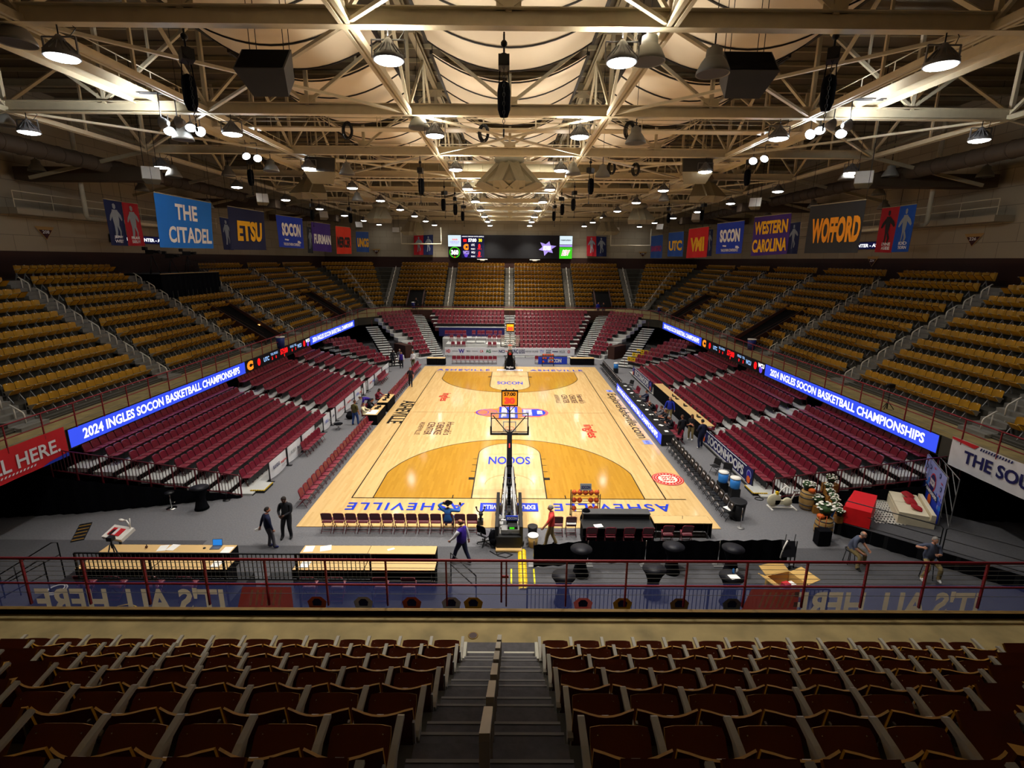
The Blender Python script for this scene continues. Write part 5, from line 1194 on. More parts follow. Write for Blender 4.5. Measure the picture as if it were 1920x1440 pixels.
paper((-12.9, -20.0, .757), .3, .4, .2, 'white papers on the rear left press table, left sheet'); paper((-12.55, -19.95, .757), .3, .4, -.1, 'white papers on the rear left press table, right sheet'); paper((-10.45, -20.1, .757), .34, .4, 0, 'white paper beside the open laptop'); paper((-7.45, -20.0, .757), .34, .4, .1, 'white paper at the left end of the rear right press table'); paper((-6.85, -19.95, .757), .4, .36, .3, 'white paper second from the left on the rear right press table'); paper((-4.4, -20.0, .757), .26, .12, .5, 'small white paper on the right part of the rear right press table'); paper((-6.8, -21.93, 1.357), .3, .36, 0, 'white paper at the left end of the front right press table'); paper((-9.75, -21.93, 1.357), .3, .36, 0, 'white paper at the right end of the front left press table')
t = thing('laptop', 'open laptop with a blue screen on the rear left press table', 'laptop', (-10.95, -19.95, .756), .05); m = MB(); m.bb((-.18, -.13, 0), (.18, .12, .02), 'laptop_grey'); m.build('keyboard', t); m = MB(); m.box((0, .15, .14), (.36, .012, .25), 'laptop_grey', Matrix.Rotation(-.2, 3, 'X')); s = m.build('lid', t); m = MB(); m.box((0, .142, .14), (.33, .006, .22), 'screen_blue', Matrix.Rotation(-.2, 3, 'X')); m.build('screen', s)
m = MB(); m.lathe([(.0, 0), (.05, 0), (.045, .03), (.0, .04)], 'black_plastic', 12); m.build('microphone', label='small black microphone on the rear left press table', cat='microphone', loc=(-11.35, -20.0, .756))
m = MB(); m.ball((0, 0, .05), .05, 'skin_dark', 8); m.tube([(0, 0, 0), (.02, 0, .16)], .015, 'black_plastic', 6); m.build('headset', label='dark headset on the left end of the rear press table', cat='headset', loc=(-13.5, -20.0, .756))
# black guard rails with balusters
def guard(a, b, z0, z1, leg, label, step=.13):
    a, b = V(a), V(b); t = thing('guard_rail', label, 'railing'); L = (b-a).length; m = MB(); m.bar(a+Z*z1, b+Z*z1, .04, .04, 'black_metal'); m.bar(a+Z*z0, b+Z*z0, .04, .04, 'black_metal'); m.build('frame', t)
    m = MB()
    for i in range(1, int(L/step)): p = a+(b-a)*(i*step/L); m.bar(p+Z*z0, p+Z*z1, .02, .02, 'black_metal')
    m.build('balusters', t); m = MB(); n = max(1, round(L/2.0))
    for i in range(n+1): p = a+(b-a)*(i/n); m.bar(p+Z*leg, p+Z*z1, .05, .05, 'black_metal')
    m.build('post', t)
guard((-13.1, -23.3, 0), (-4.2, -23.3, 0), 1.75, 2.62, .6, 'tall black guard rail with balusters in front of the left press tables')
guard((.6, -22.75, 0), (10.3, -22.75, 0), .25, 1.1, 0, 'black guard rail with balusters below the near railing, right half')
for sx in (-1, 1):       # diagonal guard rails at the near ends of the side stands
    p = [V((sx*12.9+XC*.4, -14.25, 0)), V((sx*20.2+XC*.4, -15.95, 0))]; t = thing('guard_rail', 'dark red guard rail down the near end of the %s lower stand' % ('left' if sx < 0 else 'right'), 'railing'); m = MB(); q = [p[0]+Z*.12, p[1]+Z*2.1]; u = [x+Z*1.0 for x in q]
    m.bar(u[0], u[1], .04, .04, 'maroon_metal'); m.bar(q[0], q[1], .04, .04, 'maroon_metal'); m.build('frame', t); m = MB()
    for i in range(1, 56): a = q[0].lerp(q[1], i/56); m.bar(a, a+Z*1.0, .022, .022, 'maroon_dark')
    m.build('balusters', t); m = MB()
    for i in range(9): a = q[0].lerp(q[1], i/8); m.bar(V((a.x, a.y, 0)), a+Z*1.0, .05, .05, 'maroon_metal')
    m.build('post', t)
def drape(pts, z0, z1, label, name='black_drape', mt='black_cloth'):
    m = MB(); v = []; P = [V((*p, 0)) for p in pts]; out = []
    for a, b in zip(P[:-1], P[1:]):
        L = (b-a).length; n = max(2, int(L/.18)); d = (b-a)/n; t = V((-d.y, d.x, 0)).normalized()
        out += [a+d*i+t*(.04*math.sin(i*2.1)+.02*math.sin(i*.9)) for i in range(n)]
    out.append(P[-1]); k = len(out)
    zt = (lambda i: z1) if not isinstance(z1, tuple) else (lambda i: z1[0]+(z1[1]-z1[0])*i/k)
    for i, p in enumerate(out): v += [p+Z*z0, p+Z*zt(i)]
    m.add(v, [(2*i, 2*i+2, 2*i+3, 2*i+1) for i in range(k-1)], mt, True); return m.build(name, label=label, cat='curtain')
drape([(-12.95, -14.35), (-19.3, -16.0), (-23.9, -16.6)], .01, (.15, 2.7), 'black drape closing off the underside of the left lower stand')
drape([(12.8, -14.35), (19.6, -16.0), (23.9, -16.5)], .01, (.15, 2.7), 'black drape closing off the underside of the right lower stand')
# step with flowers... yellow edged step at the first gate of each side
for sx, nm in ((-1, 'left'), (1, 'right')):
    t = thing('step_box', 'white step with yellow edging at the near corner of the %s lower stand' % nm, 'step', (sx*12.45, -13.35, 0)); m = MB(); m.bb((-.35, -.45, 0), (.35, .5, .14), 'black_plastic'); m.bb((-.33, -.43, .14), (.33, .48, .16), 'white_deck'); m.build('body', t); m = MB()
    for i in range(8): m.ball((-sx*.36, -.4+.12*i, .14), .035, 'yellow_plastic', 6); m.ball((-.3+.09*i, -.46, .14), .035, 'yellow_plastic', 6)
    m.build('edging', t)

# ---------------------------------------------------------------- sponsor panels and court-side banners
PY = [(-12.5, -10.4), (-10.3, -8.35), (-8.25, -6.1), (-4.7, -3.3), (-3.2, -2.3), (-2.2, -.2), (-.1, 2.2), (2.3, 4.2), (4.8, 5.7), (6.2, 8.4), (8.5, 11.2), (11.3, 14.2)]
WD = [('BLUE RIDGE', 'sign_navy', 'ingles', 'sign_red'), ('UNC HEALTH', 'sign_grey', 'TRUIST', 'sign_navy'), ('ingles', 'sign_red', 'ingles', 'sign_red'), ('ASHEVILLE', 'sign_blue', 'NC', 'sign_grey'), ('ncdot', 'sign_navy', '', ''), ('FOOD', 'sign_red', 'market', 'sign_red'), ('ingles', 'sign_red', 'BANK', 'sign_navy'), ('HOTEL', 'sign_blue', 'SPIRIT', 'sign_red'), ('', '', '', ''), ('ingles', 'sign_red', 'PEPSI', 'sign_blue'), ('UNC', 'sign_grey', 'TRUIST', 'sign_navy'), ('BANK', 'sign_navy', 'CU', 'sign_navy')]
for i, (a, b) in enumerate(PY):
    t = thing('sponsor_banner', 'white sponsor panel along the left stand, %s from the near end' % ORD[i], 'sponsor panel', (0, 0, 0), 0, 'white sponsor panels'); m = MB(); x = -12.42; n = 10
    v = []
    for j in range(n+1):
        y = a+(b-a)*j/n; s = 4*(j/n)*(1-j/n); v += [(x+.06*s, y, .12-.06*s), (x+.1*s, y, .55), (x, y, 1.0)]
    m.add(v, [(3*j+q, 3*j+3+q, 3*j+4+q, 3*j+1+q) for j in range(n) for q in (0, 1)], 'sign_white', True)
    w1, c1, w2, c2 = WD[i]
    if w1: m.text(w1, (x+.13, a+(b-a)*.3, .66), Y, Z, (b-a)*.36, .2, c1, .03)
    if w2: m.text(w2, (x+.13, a+(b-a)*.72, .6), Y, Z, (b-a)*.34, .16, c2, .03); m.text('carolinas', (x+.13, a+(b-a)*.72, .4), Y, Z, (b-a)*.3, .06, 'sign_grey')
    m.build('panel', t); m = MB()
    for y in (a, b): m.bar((x+.02, y, 0), (x+.02, y, 1.04), .05, .05, 'black_metal'); m.bar((x+.25, y, .02), (x-.1, y, .02), .06, .03, 'black_metal')
    m.build('post', t)
def hoops(y0, y1, label):
    t = thing('court_banner', label, 'banner'); x = 12.38; m = MB(); n = 16; v = []
    for j in range(n+1): y = y0+(y1-y0)*j/n; v += [(x, y, .1), (x-.06*math.sin(j*1.1)*.3, y, .55), (x, y, 1.02)]
    m.add(v, [(3*j+q, 3*j+3+q, 3*j+4+q, 3*j+1+q) for j in range(n) for q in (0, 1)], 'sign_navy', True); L = y1-y0; c = (y0+y1)/2; xx = x-.03
    m.text('SOCONHOOPS', (xx, c, .57), -Y, Z, L*.72, .56, 'sign_white', .04)
    for z in (.96, .17): m.bar((xx, y0+L*.1, z), (xx, y1-L*.1, z), .02, .03, 'sign_white')
    for y in (y0+L*.05, y1-L*.05): m.disc((xx, y, .62), -Y, Z, .26, 'sign_lilac', 18); m.disc((xx-.005, y, .62), -Y, Z, .2, 'sign_purple', 18); m.disc((xx-.006, y, .36), -Y, Z, .2, 'sign_orange', 18)
    m.build('cloth', t); m = MB()
    for i in range(5): y = y0+L*i/4; m.bar((x+.04, y, 0), (x+.04, y, 1.05), .05, .05, 'black_metal')
    m.bar((x-.05, y0, .02), (x-.05, y1, .02), .14, .04, 'black_metal'); m.build('post', t)
hoops(-13.0, -6.05, 'blue SOCONHOOPS banner along the right stand, nearer of two'); hoops(6.1, 13.2, 'blue SOCONHOOPS banner along the right stand, farther of two')
t = thing('sponsor_banner', 'long white sponsor banner across the far baseline', 'banner'); m = MB(); m.bb((-7.7, 22.3, .3), (7.6, 22.36, 1.2), 'sign_white')
for i, (s, c, w, h) in enumerate((('HD', 'sign_red', .5, .4), ('AMERICAN', 'sign_grey', 1.0, .12), ('W', 'sign_purple', .7, .5), ('YMCA', 'sign_grey', .5, .2), ('CAROLINA', 'sign_grey', .9, .12), ('CA', 'sign_red', .4, .3), ('AG', 'sign_green', .6, .4), ('FIRST', 'sign_grey', .9, .14), ('NCI', 'sign_navy', .8, .35), ('ingles', 'sign_red', .7, .25), ('UNC', 'sign_navy', .7, .5), ('BLUE RIDGE', 'sign_navy', .8, .5), ('RIDGE', 'sign_grey', .8, .2), ('DUKE', 'sign_grey', .7, .2), ('TV', 'sign_lilac', .5, .4), ('BANK', 'sign_navy', .6, .45), ('PREMIER', 'sign_navy', 1.0, .14), ('WLOS', 'sign_grey', .8, .3), ('O', 'sign_red', .3, .35))): m.text(s, (-7.3+.79*i, 22.28, .78), X, Z, min(w, .7), h, c, .03)
m.build('cloth', t); m = MB()
for i in range(9): m.bar((-7.6+1.88*i, 22.38, 0), (-7.6+1.88*i, 22.38, 1.2), .05, .05, 'black_metal')
m.build('post', t)
# scorers' LED table
t = thing('scorers_table', 'scorers table with a long blue LED face on the right sideline', 'table'); m = MB(); m.bb((9.55, -6.9, .02), (10.3, 6.9, .74), 'black_plastic'); m.build('cabinet', t)
m = MB(); m.bb((9.5, -6.95, .06), (9.56, 6.95, .78), 'black_plastic'); x = 9.49; m.face([(x, -6.9, .09), (x, 6.9, .09), (x, 6.9, .75), (x, -6.9, .75)], 'led_blue'); m.text('2024 INGLES SOCON BASKETBALL CHAMPIONSHIPS', (x-.01, .2, .42), -Y, Z, 12.6, .4, 'led_white', .03); m.build('led_face', t)
for i in range(11):
    y = -6.2+1.2*i; paper((10.0, y, .745), .22, .3, i*.7, 'white paper on the scorers table, %s from the near end' % ORD[i])
for i in range(3):
    y = -3.8+2.7*i; t = thing('laptop', 'dark laptop on the scorers table, %s from the near end' % ORD[i], 'laptop', (10.0, y+.5, .745), PI/2); m = MB(); m.bb((-.17, -.12, 0), (.17, .12, .02), 'black_plastic'); m.build('keyboard', t); m = MB(); m.box((0, .14, .12), (.34, .012, .22), 'black_plastic', Matrix.Rotation(-.25, 3, 'X')); m.build('lid', t)
for i, y in enumerate((-6.4, -5.9, -5.3, -4.7, -3.4, -.6, 1.9, 4.6, 5.2)): chair((10.85, y, CF), PI/2+.1*((i % 3)-1), 'maroon folding chair behind the scorers table, %s from the near end' % ORD[i], 'chairs behind the scorers table')
# raised press table on the right
for i in range(5):
    y = -4.95+2.3*i; table((12.72, y, .006), 2.28, .72, 1.06, 'long raised press table with black front on the right, %s section from the near end' % ORD[i], rz=PI/2, group='raised press tables', sides=1)
for i in range(14): chair((13.35, -5.2+.75*i, .3 if False else .12), PI/2, 'maroon folding chair behind the raised press tables, %s from the near end' % ORD[i], 'chairs at the raised press tables')
for i, y in enumerate((-4.2, -1.5, .4, 1.2)): m = MB(); m.bb((-.16, -.12, 0), (.16, .12, .03), 'black_plastic'); m.box((0, .1, .1), (.3, .02, .18), 'black_plastic'); m.build('small_monitor', label='small black monitor on the raised press tables, %s from the near end' % ORD[i], cat='monitor', loc=(12.75, y, 1.067), rotz=PI/2)
# left press tables
for i, (y, nm) in enumerate(((-1.9, 'nearer'), (1.25, 'farther'))):
    table((-9.62, y, .006), 2.45, .78, .75, 'wood-topped press table with black skirt on the left sideline, %s of two' % nm, rz=-PI/2)
m = MB(); m.bb((-.35, -.5, 0), (.35, .5, .012), 'paper'); m.build('paper_sheet', label='large white papers on the nearer left sideline table', cat='paper', loc=(-9.7, -2.5, .76))
for i, (x, y) in enumerate(((-9.62, -1.6), (-9.55, -1.15), (-9.62, .7), (-9.55, 1.3), (-9.65, 1.9))): m = MB(); m.bb((-.16, -.14, 0), (.16, .14, .05), 'black_plastic'); m.box((.0, .1, .12), (.26, .03, .16), 'black_plastic', Matrix.Rotation(-.4, 3, 'X')); m.build('broadcast_box', label='black broadcast box on the left sideline tables, %s from the near end' % ORD[i], cat='broadcast equipment', loc=(x, y, .757), rotz=-PI/2+.2*i)
m = MB(); m.ball((0, 0, .22), (.3, .24, .22), 'black_cloth', 12); m.tube([(-.2, 0, .3), (0, 0, .52), (.2, 0, .3)], .02, 'black_cloth', 6); m.build('duffel_bag', label='black bag on the carpet by the white sponsor panels', cat='bag', loc=(-11.55, -1.75, .005))
m = MB(); m.ball((0, 0, .2), (.28, .22, .2), 'black_cloth', 12); m.build('duffel_bag', label='black bag farther along the white sponsor panels', cat='bag', loc=(-11.7, -1.1, .005))
t = thing('round_stool', 'low black folding stool on the carpet by the sponsor panels', 'stool', (-11.6, -4.1, .005)); m = MB(); m.lathe([(.0, .38), (.28, .38), (.3, .42), (.0, .44)], 'black_cloth', 16); m.build('seat', t)
for a in range(3): m = MB(); m.tube([(.22*math.cos(a*2.1), .22*math.sin(a*2.1), .38), (-.2*math.cos(a*2.1), -.2*math.sin(a*2.1), 0)], .012, 'black_metal', 6); m.build('leg', t)

# ---------------------------------------------------------------- near right: skirted tables, ball rack, drape, cocktail tables
t = thing('broadcast_desk', 'black broadcast desk with a raised back shelf on the near baseline', 'desk', (4.5, -17.85, .006)); m = MB(); m.bb((-1.5, -.55, .72), (1.42, .2, .76), 'black_plastic'); m.build('desktop', t)
m = MB(); m.bb((-1.4, .2, .02), (1.4, .62, .98), 'black_plastic'); m.bb((-1.42, .18, .98), (1.42, .64, 1.02), 'grey_dark'); m.build('back_shelf', t)
m = MB(); m.bb((-1.5, -.5, .02), (-1.46, .2, .72), 'black_cloth'); m.bb((1.38, -.5, .02), (1.42, .2, .72), 'black_cloth'); m.bb((-1.46, .1, .02), (1.38, .14, .72), 'black_cloth'); m.build('skirt', t)
for i in range(4): chair((3.35+.76*i, -18.42, CF), 0, 'maroon folding chair at the black broadcast desk, %s from its left end' % ORD[i], 'chairs at the broadcast desk')
table((7.22, -17.62, .006), 2.4, .62, .75, 'wood-topped table with black skirt at the right end of the near baseline', rz=0)
for i in range(2): chair((6.5+.78*i, -18.25, CF), 0, 'maroon folding chair at the wood-topped baseline table, %s of two' % ('left' if i == 0 else 'right'), 'chairs at the baseline table')
paper((3.65, -18.2, .767), .35, .25, .2, 'white paper on the black broadcast desk')
m = MB(); m.bar((0, -.02, 0), (.02, .05, .1), .02, .02, 'black_plastic'); m.build('microphone', label='small microphone on the wood-topped baseline table', cat='microphone', loc=(7.3, -17.55, .757))
for i, x in enumerate((2.05, 2.62)): chair((x, -17.55, CF), 0, 'maroon folding chair left of the ball rack, %s of two' % ('left' if i == 0 else 'right, holding a newspaper'), 'chairs by the ball rack')
m = MB(); m.box((0, 0, .0), (.4, .34, .03), 'paper', Matrix.Rotation(.5, 3, 'X')); m.box((0, -.01, .018), (.3, .2, .004), 'sign_grey', Matrix.Rotation(.5, 3, 'X')); m.build('newspaper', label='folded newspaper on the chair left of the ball rack', cat='newspaper', loc=(2.62, -17.55, .62))
def ball_rack(loc, rz, label, ball_lab, grp):
    t = thing('ball_rack', label, 'ball rack', loc, rz); m = MB()
    for s in (-1, 1):
        for y in (-.22, .22): m.tube([(s*.62, y, .05), (s*.62, y, 1.25)], .022, 'black_metal', 6)
    for z in (.35, .75, 1.12):
        for y in (-.12, .12): m.tube([(-.62, y, z), (.62, y, z)], .014, 'black_metal', 6)
    m.build('frame', t)
    for s in (-1, 1):
        for y in (-.22, .22): m = MB(); m.ball((s*.62, y, .04), .04, 'black_plastic', 8); m.build('caster', t)
    m = MB(); m.bar((-.3, 0, 1.35), (.3, 0, 1.35), .05, .03, 'sign_red'); m.box((0, -.02, 1.5), (.5, .03, .3), 'sign_grey', Matrix.Rotation(-.3, 3, 'X')); m.text('SOCON', (0, -.05, 1.5), X, V((0, .3, .95)), .4, .14, 'sign_navy', .04); m.build('sign', t)
    Rz = Matrix.Rotation(rz, 3, 'Z'); k = 0
    for zi, z in enumerate((.35, .75, 1.12)):
        for i in range(5):
            if (zi, i) in ((0, 1), (0, 2), (1, 2)): continue
            p = V(loc)+Rz @ V((-.5+.25*i, 0, z+.105)); m = MB(); m.ball((0, 0, 0), .12, 'orange_ball', 12)
            for R in (None, Matrix.Rotation(PI/2, 3, 'X')): m.tube([(R @ V(q)) if R else V(q) for q in [(.121*math.cos(a), .121*math.sin(a), 0) for a in [2*PI*j/16 for j in range(16)]]], .003, 'black_plastic', 4, closed=True)
            m.build('basketball', label='%s, %s shelf, %s from the left' % (ball_lab, ('bottom', 'middle', 'top')[zi], ORD[i]), cat='basketball', group=grp, loc=p, rotz=k); k += 1
ball_rack((3.4, -16.15, .03), 0, 'rack of orange basketballs on the near baseline', 'orange basketball on the near rack', 'balls on the near rack')
t = thing('court_sign', 'blue SOCON board standing right of the far hoop', 'sign', (4.75, 18.6, .005)); m = MB(); m.bb((-1.6, 0, .02), (1.6, .5, .8), 'sign_blue'); m.text('SOCON', (.2, -.012, .42), X, Z, 1.5, .45, 'sign_white', .05); m.build('board', t)
m = MB(); m.bb((-1.6, .1, .8), (1.6, .5, .84), 'black_plastic'); m.build('top', t)
ball_rack((4.15, 17.75, .004), 0, 'red frame rack of basketballs before the far blue board', 'orange basketball on the far rack', 'balls on the far rack')
m = MB(); m.ball((0, 0, .62), (.24, .2, .28), 'black_cloth', 12); m.ball((0, -.1, .98), (.18, .15, .18), 'black_cloth', 12); m.tube([(0, 0, .35), (0, .0, 0)], .16, 'black_cloth', 10); m.build('covered_stand', label='black covered equipment at the left end of the broadcast desk', cat='equipment', loc=(3.25, -17.35, .006))
drape([(.93, -20.05), (3.0, -19.72), (5.2, -19.7), (8.0, -19.65), (10.75, -19.55)], .05, .98, 'low black pipe-and-drape curtain across the near right floor')
for i, x in enumerate((.95, 3.0, 5.2, 8.0, 10.73)): m = MB(); m.tube([(0, 0, 0), (0, 0, 1.02)], .02, 'chrome', 8); m.box((0, 0, .01), (.4, .35, .02), 'grey_metal'); m.build('drape_pole', label='chrome pole of the low black curtain, %s from the left' % ORD[i], cat='pole', loc=(x, -19.8+.02*i, .006))
def cocktail(p, label):
    t = thing('cocktail_table', label, 'table', p, 0, 'black spandex cocktail tables'); m = MB(); m.lathe([(.39, 1.07), (.4, 1.06), (.4, 1.03), (.3, .88), (.2, .6), (.2, .45), (.27, .15), (.31, .02)], 'black_cloth', 24); m.build('stretch_cover', t); m = MB(); m.lathe([(.0, 1.075), (.4, 1.07)], 'sign_black', 24); m.build('tabletop', t)
for i, (px, py, lab) in enumerate(((1090, 1029, 'left one behind the low curtain'), (1263, 1024, 'middle one at the low curtain'), (1375, 1028, 'right one at the low curtain'), (1057, 1079, 'leftmost one in front of the low curtain'), (1227, 1066, 'middle one in front of the low curtain'), (1372, 1080, 'one with a white card in front of the low curtain'), (373, 914, 'lone one by the left black drape'))):
    p = G(px, py, 1.07); cocktail((p.x, p.y, .005), 'tall black spandex cocktail table, %s' % lab)
p = G(1372, 1080, 1.08); m = MB(); m.bb((-.16, -.13, 0), (.16, .13, .008), 'paper'); m.build('paper_sheet', label='white card on the right cocktail table', cat='paper', loc=(p.x+.05, p.y-.05, 1.082), rotz=.2)
for i, (dx, c, n) in enumerate(((.12, 'blue_cooler', 'blue'), (.24, 'white_paint', 'white'))): m = MB(); m.lathe([(0, 0), (.035, 0), (.035, .1), (.04, .14), (.0, .19)], c, 12); m.build('bottle', label='small %s bottle on the right cocktail table' % n, cat='bottle', loc=(p.x+dx, p.y+.16, 1.078))
# music-stand like easel and pole at the curtain end
q = G(1462, 1060, 0); t = thing('folding_easel', 'black folding easel leaning at the right end of the low curtain', 'easel', (q.x, -19.9, .005)); m = MB()
for s in (-.25, .1): m.tube([(s, -.25, 0), (s+.3, .1, 1.35)], .02, 'black_metal', 6); m.tube([(s+.3, .3, 0), (s+.25, .05, 1.1)], .018, 'black_metal', 6)
m.build('frame', t); m = MB(); m.box((.1, -.1, .85), (.5, .02, .6), 'sign_black', Matrix.Rotation(-.3, 3, 'X')); m.tube([(-.2, -.14, .5), (-.1, -.1, .9), (.0, -.1, 1.2)], .03, 'white_paint', 6); m.build('board', t)
q = G(1487, 1066, 0); m = MB(); m.tube([(0, 0, 0), (0, 0, 1.15)], .025, 'black_metal', 8); m.lathe([(.18, 0), (.18, .02), (.03, .05)], 'black_metal', 16); m.build('stanchion_post', label='black crowd post at the right end of the low curtain', cat='post', loc=(q.x, q.y, .005))
q = G(1480, 1100, .5); t = thing('cardboard_box', 'torn open tan cardboard box on the near right floor', 'box', (q.x, q.y+.2, .005), .3); m = MB(); m.bb((-.5, -.4, 0), (.5, .4, .04), 'cardboard'); m.bb((-.5, -.42, 0), (.5, -.38, .5), 'cardboard'); m.bb((-.52, -.4, 0), (-.48, .4, .62), 'cardboard'); m.bb((.48, -.4, 0), (.52, .4, .62), 'cardboard'); m.bb((-.5, .38, 0), (.5, .42, .62), 'cardboard'); m.build('body', t)
for c, r, a in (((-.7, 0, .7), (.4, .8), ('Y', .5)), ((.78, 0, .62), (.55, .8), ('Y', -.2)), ((0, .6, .7), (1.0, .4), ('X', .4))): m = MB(); m.box(c, (r[0], r[1], .02), 'cardboard', Matrix.Rotation(a[1], 3, a[0])); m.build('flap', t)
m = MB(); m.bb((-.12, -.1, .04), (.12, .1, .5), 'sign_red'); m.bb((.15, -.1, .04), (.35, .12, .44), 'paper'); m.build('packing', t)
# yellow cable ramp
for i in range(7):
    y = -18.98-.36*i; m = MB(); m.add([(-.16, -.17, 0), (.16, -.17, 0), (.16, .17, 0), (-.16, .17, 0), (-.1, -.17, .06), (.1, -.17, .06), (.1, .17, .06), (-.1, .17, .06)], [(0, 1, 5, 4), (1, 2, 6, 5), (2, 3, 7, 6), (3, 0, 4, 7), (4, 5, 6, 7)], 'yellow_plastic'); m.bb((-.02, -.17, .06), (.02, .17, .064), 'black_plastic')
    m.build('cable_ramp', label='yellow cable ramp section behind the near hoop, %s from the hoop' % ORD[i], cat='cable ramp', group='yellow cable ramp sections', loc=(.52, y, .006))
for s in (-1, 1): m = MB(); m.bb((.52+s*.42-.03, -21.0, .005), (.52+s*.42+.03, -20.1, .03), 'rope_yellow'); m.build('floor_tape', label='yellow floor tape %s of the cable ramp' % ('left' if s < 0 else 'right'), cat='tape')
# bins, coolers, chair, small camera
def bin_(p, r, h, mt, label, rim=None, bag=None):
    t = thing('trash_bin', label, 'bin', p); m = MB(); m.lathe([(r*.82, 0), (r, h), (r*.93, h), (r*.76, .05), (0, .05)], mt, 20); m.build('body', t)
    m = MB(); m.lathe([(r*1.05, h-.05), (r*1.05, h+.01), (r*.9, h+.01)], rim or mt, 20); m.build('rim', t)
q = G(1383, 975, 0); bin_((q.x, q.y+.15, .005), .36, .85, 'black_plastic', 'large black trash bin at the end of the near team bench')
q = G(994, 1012, 0); bin_((.98, -18.0, .005), .2, .62, 'black_plastic', 'slim black bin right of the near hoop base'); bin_((.98, -18.5, .005), .21, .5, 'cardboard', 'tan waste basket right of the near hoop base', 'paper')
for px, py, zz, lab in ((527, 652, 3.76, 'blue bin with white lid by the nearer left entry tunnel'), (692, 578, 3.76, 'blue bin with white lid by the farther left entry tunnel'), (776, 578, 3.76, 'blue bin with white lid by the far left entry tunnel'), (1408, 656, 3.76, 'blue bin with white lid by the nearer right entry tunnel'), (1237, 588, 3.76, 'blue bin with white lid by the farther right entry tunnel')):
    q = G(px, py, zz)
    if abs(q.x) > 22: q.x = math.copysign(21.2, q.x)
    if q.y > 44: q.y = 43.4
    bin_((q.x, q.y, zz), .36, .95, 'blue_bin', lab, 'white_paint')
def cooler(p, label):
    t = thing('drink_cooler', label, 'cooler', p, 0, 'blue drink coolers'); m = MB(); m.lathe([(.2, .5), (.23, .56), (.24, 1.0), (.0, 1.0)], 'blue_cooler', 18); m.build('body', t); m = MB(); m.lathe([(.25, 1.0), (.25, 1.06), (.1, 1.1), (.0, 1.1)], 'white_paint', 18); m.build('lid', t); m = MB(); m.bb((-.22, -.2, 0), (.22, .2, .5), 'black_plastic'); m.build('stand', t)
cooler((10.75, -13.3, .005), 'blue drink cooler behind the near team bench, left one'); cooler((11.05, -14.0, .005), 'blue drink cooler behind the near team bench, right one'); cooler((10.9, 14.3, .005), 'blue drink cooler behind the far team bench')
q = G(1345, 978, 0); m = MB(); m.tube([(0, 0, 0), (0, 0, .95)], .018, 'chrome', 8); m.lathe([(.16, 0), (.16, .02), (.02, .04)], 'grey_metal', 14); m.build('stanchion_post', label='thin chrome post beside the large black bin', cat='post', loc=(10.1, -16.95, .005))
paper((9.9, -16.1, .5), .34, .4, .4, 'white sheets on the nearest team bench chair')
for i, (x, y, r) in enumerate(((11.3, -11.1, .4), (11.6, -11.8, .9), (10.9, 7.4, .6))): chair((x, y, CF), PI/2+r, 'black folding chair standing loose behind the team bench, %s from the left' % ['second', 'third', 'first'][i], 'loose black folding chairs', 'plain_black')
t = thing('office_chair', 'black swivel office chair left of the near hoop', 'chair', (-.98, -18.35, .005), -.6); m = MB(); cushion(m, .46, .44, .48, -.2, 'grey_cloth', .07); m.build('seat', t); m = MB(); shell(m, .42, .58, .95, -.22, -.3, .1, .05, 'black_cloth'); m.bar((0, -.2, .42), (0, -.27, .65), .06, .03, 'black_plastic'); m.build('backrest', t); m = MB(); m.tube([(0, 0, .1), (0, 0, .42)], .03, 'black_metal', 8); m.build('gas_column', t); m = MB()
for a in range(5): m.bar((0, 0, .12), (.3*math.cos(a*1.257), .3*math.sin(a*1.257), .07), .04, .04, 'black_plastic'); m.ball((.31*math.cos(a*1.257), .31*math.sin(a*1.257), .03), .03, 'black_plastic', 6)
m.build('star_base', t)
t = thing('floor_camera', 'small black robotic camera with two arms standing on the near baseline', 'camera', (-1.25, -16.75, .032)); m = MB(); m.bb((-.12, -.15, 0), (.12, .15, .2), 'black_plastic'); m.tube([(0, 0, .2), (.03, .02, .55)], .06, 'black_metal', 8); m.ball((.02, 0, .45), .1, 'black_plastic', 10); m.build('body', t)
for s in (-1, 1): m = MB(); m.tube([(.02, 0, .5), (s*.14, .05, .6), (s*.18, .05, .74)], .03, 'black_metal', 6); m.ball((s*.18, .05, .76), .045, 'black_plastic', 8); m.build('arm', t)
# white cart, tripod, stool on the left floor
q = G(222, 998, 1.0); t = thing('medical_cart', 'white tilted equipment cart with a red screen on the left floor', 'cart', (q.x, q.y, .006), -.25); m = MB(); m.box((0, 0, .95), (.95, .6, .14), 'white_paint', Matrix.Rotation(.35, 3, 'X')); m.build('top', t); m = MB(); m.box((-.05, -.03, 1.03), (.55, .34, .02), 'sign_red', Matrix.Rotation(.35, 3, 'X')); m.box((-.05, -.035, 1.045), (.12, .3, .01), 'sign_white', Matrix.Rotation(.35, 3, 'X')); m.box((-.18, -.09, 1.04), (.1, .24, .014), 'black_plastic', Matrix.Rotation(.3, 3, 'X')); m.build('screen', t); m = MB(); m.tube([(0, 0, .05), (0, 0, .9)], .05, 'grey_metal', 8); m.bb((-.3, -.25, .0), (.3, .25, .08), 'grey_dark'); m.build('stand', t); m = MB(); m.tube([(.35, .2, 1.05), (.35, .25, 1.5)], .02, 'white_paint', 6); m.tube([(.35, .22, 1.15), (.1, .3, 1.35), (-.2, .3, 1.3)], .03, 'white_paint', 6); m.ball((-.15, .3, 1.33), (.14, .07, .05), 'white_paint', 8); m.build('lamp_arm', t)
q = G(200, 1040, .6); t = thing('tripod', 'black camera tripod at the left end of the press tables', 'tripod', (-14.0, -20.9, .006))
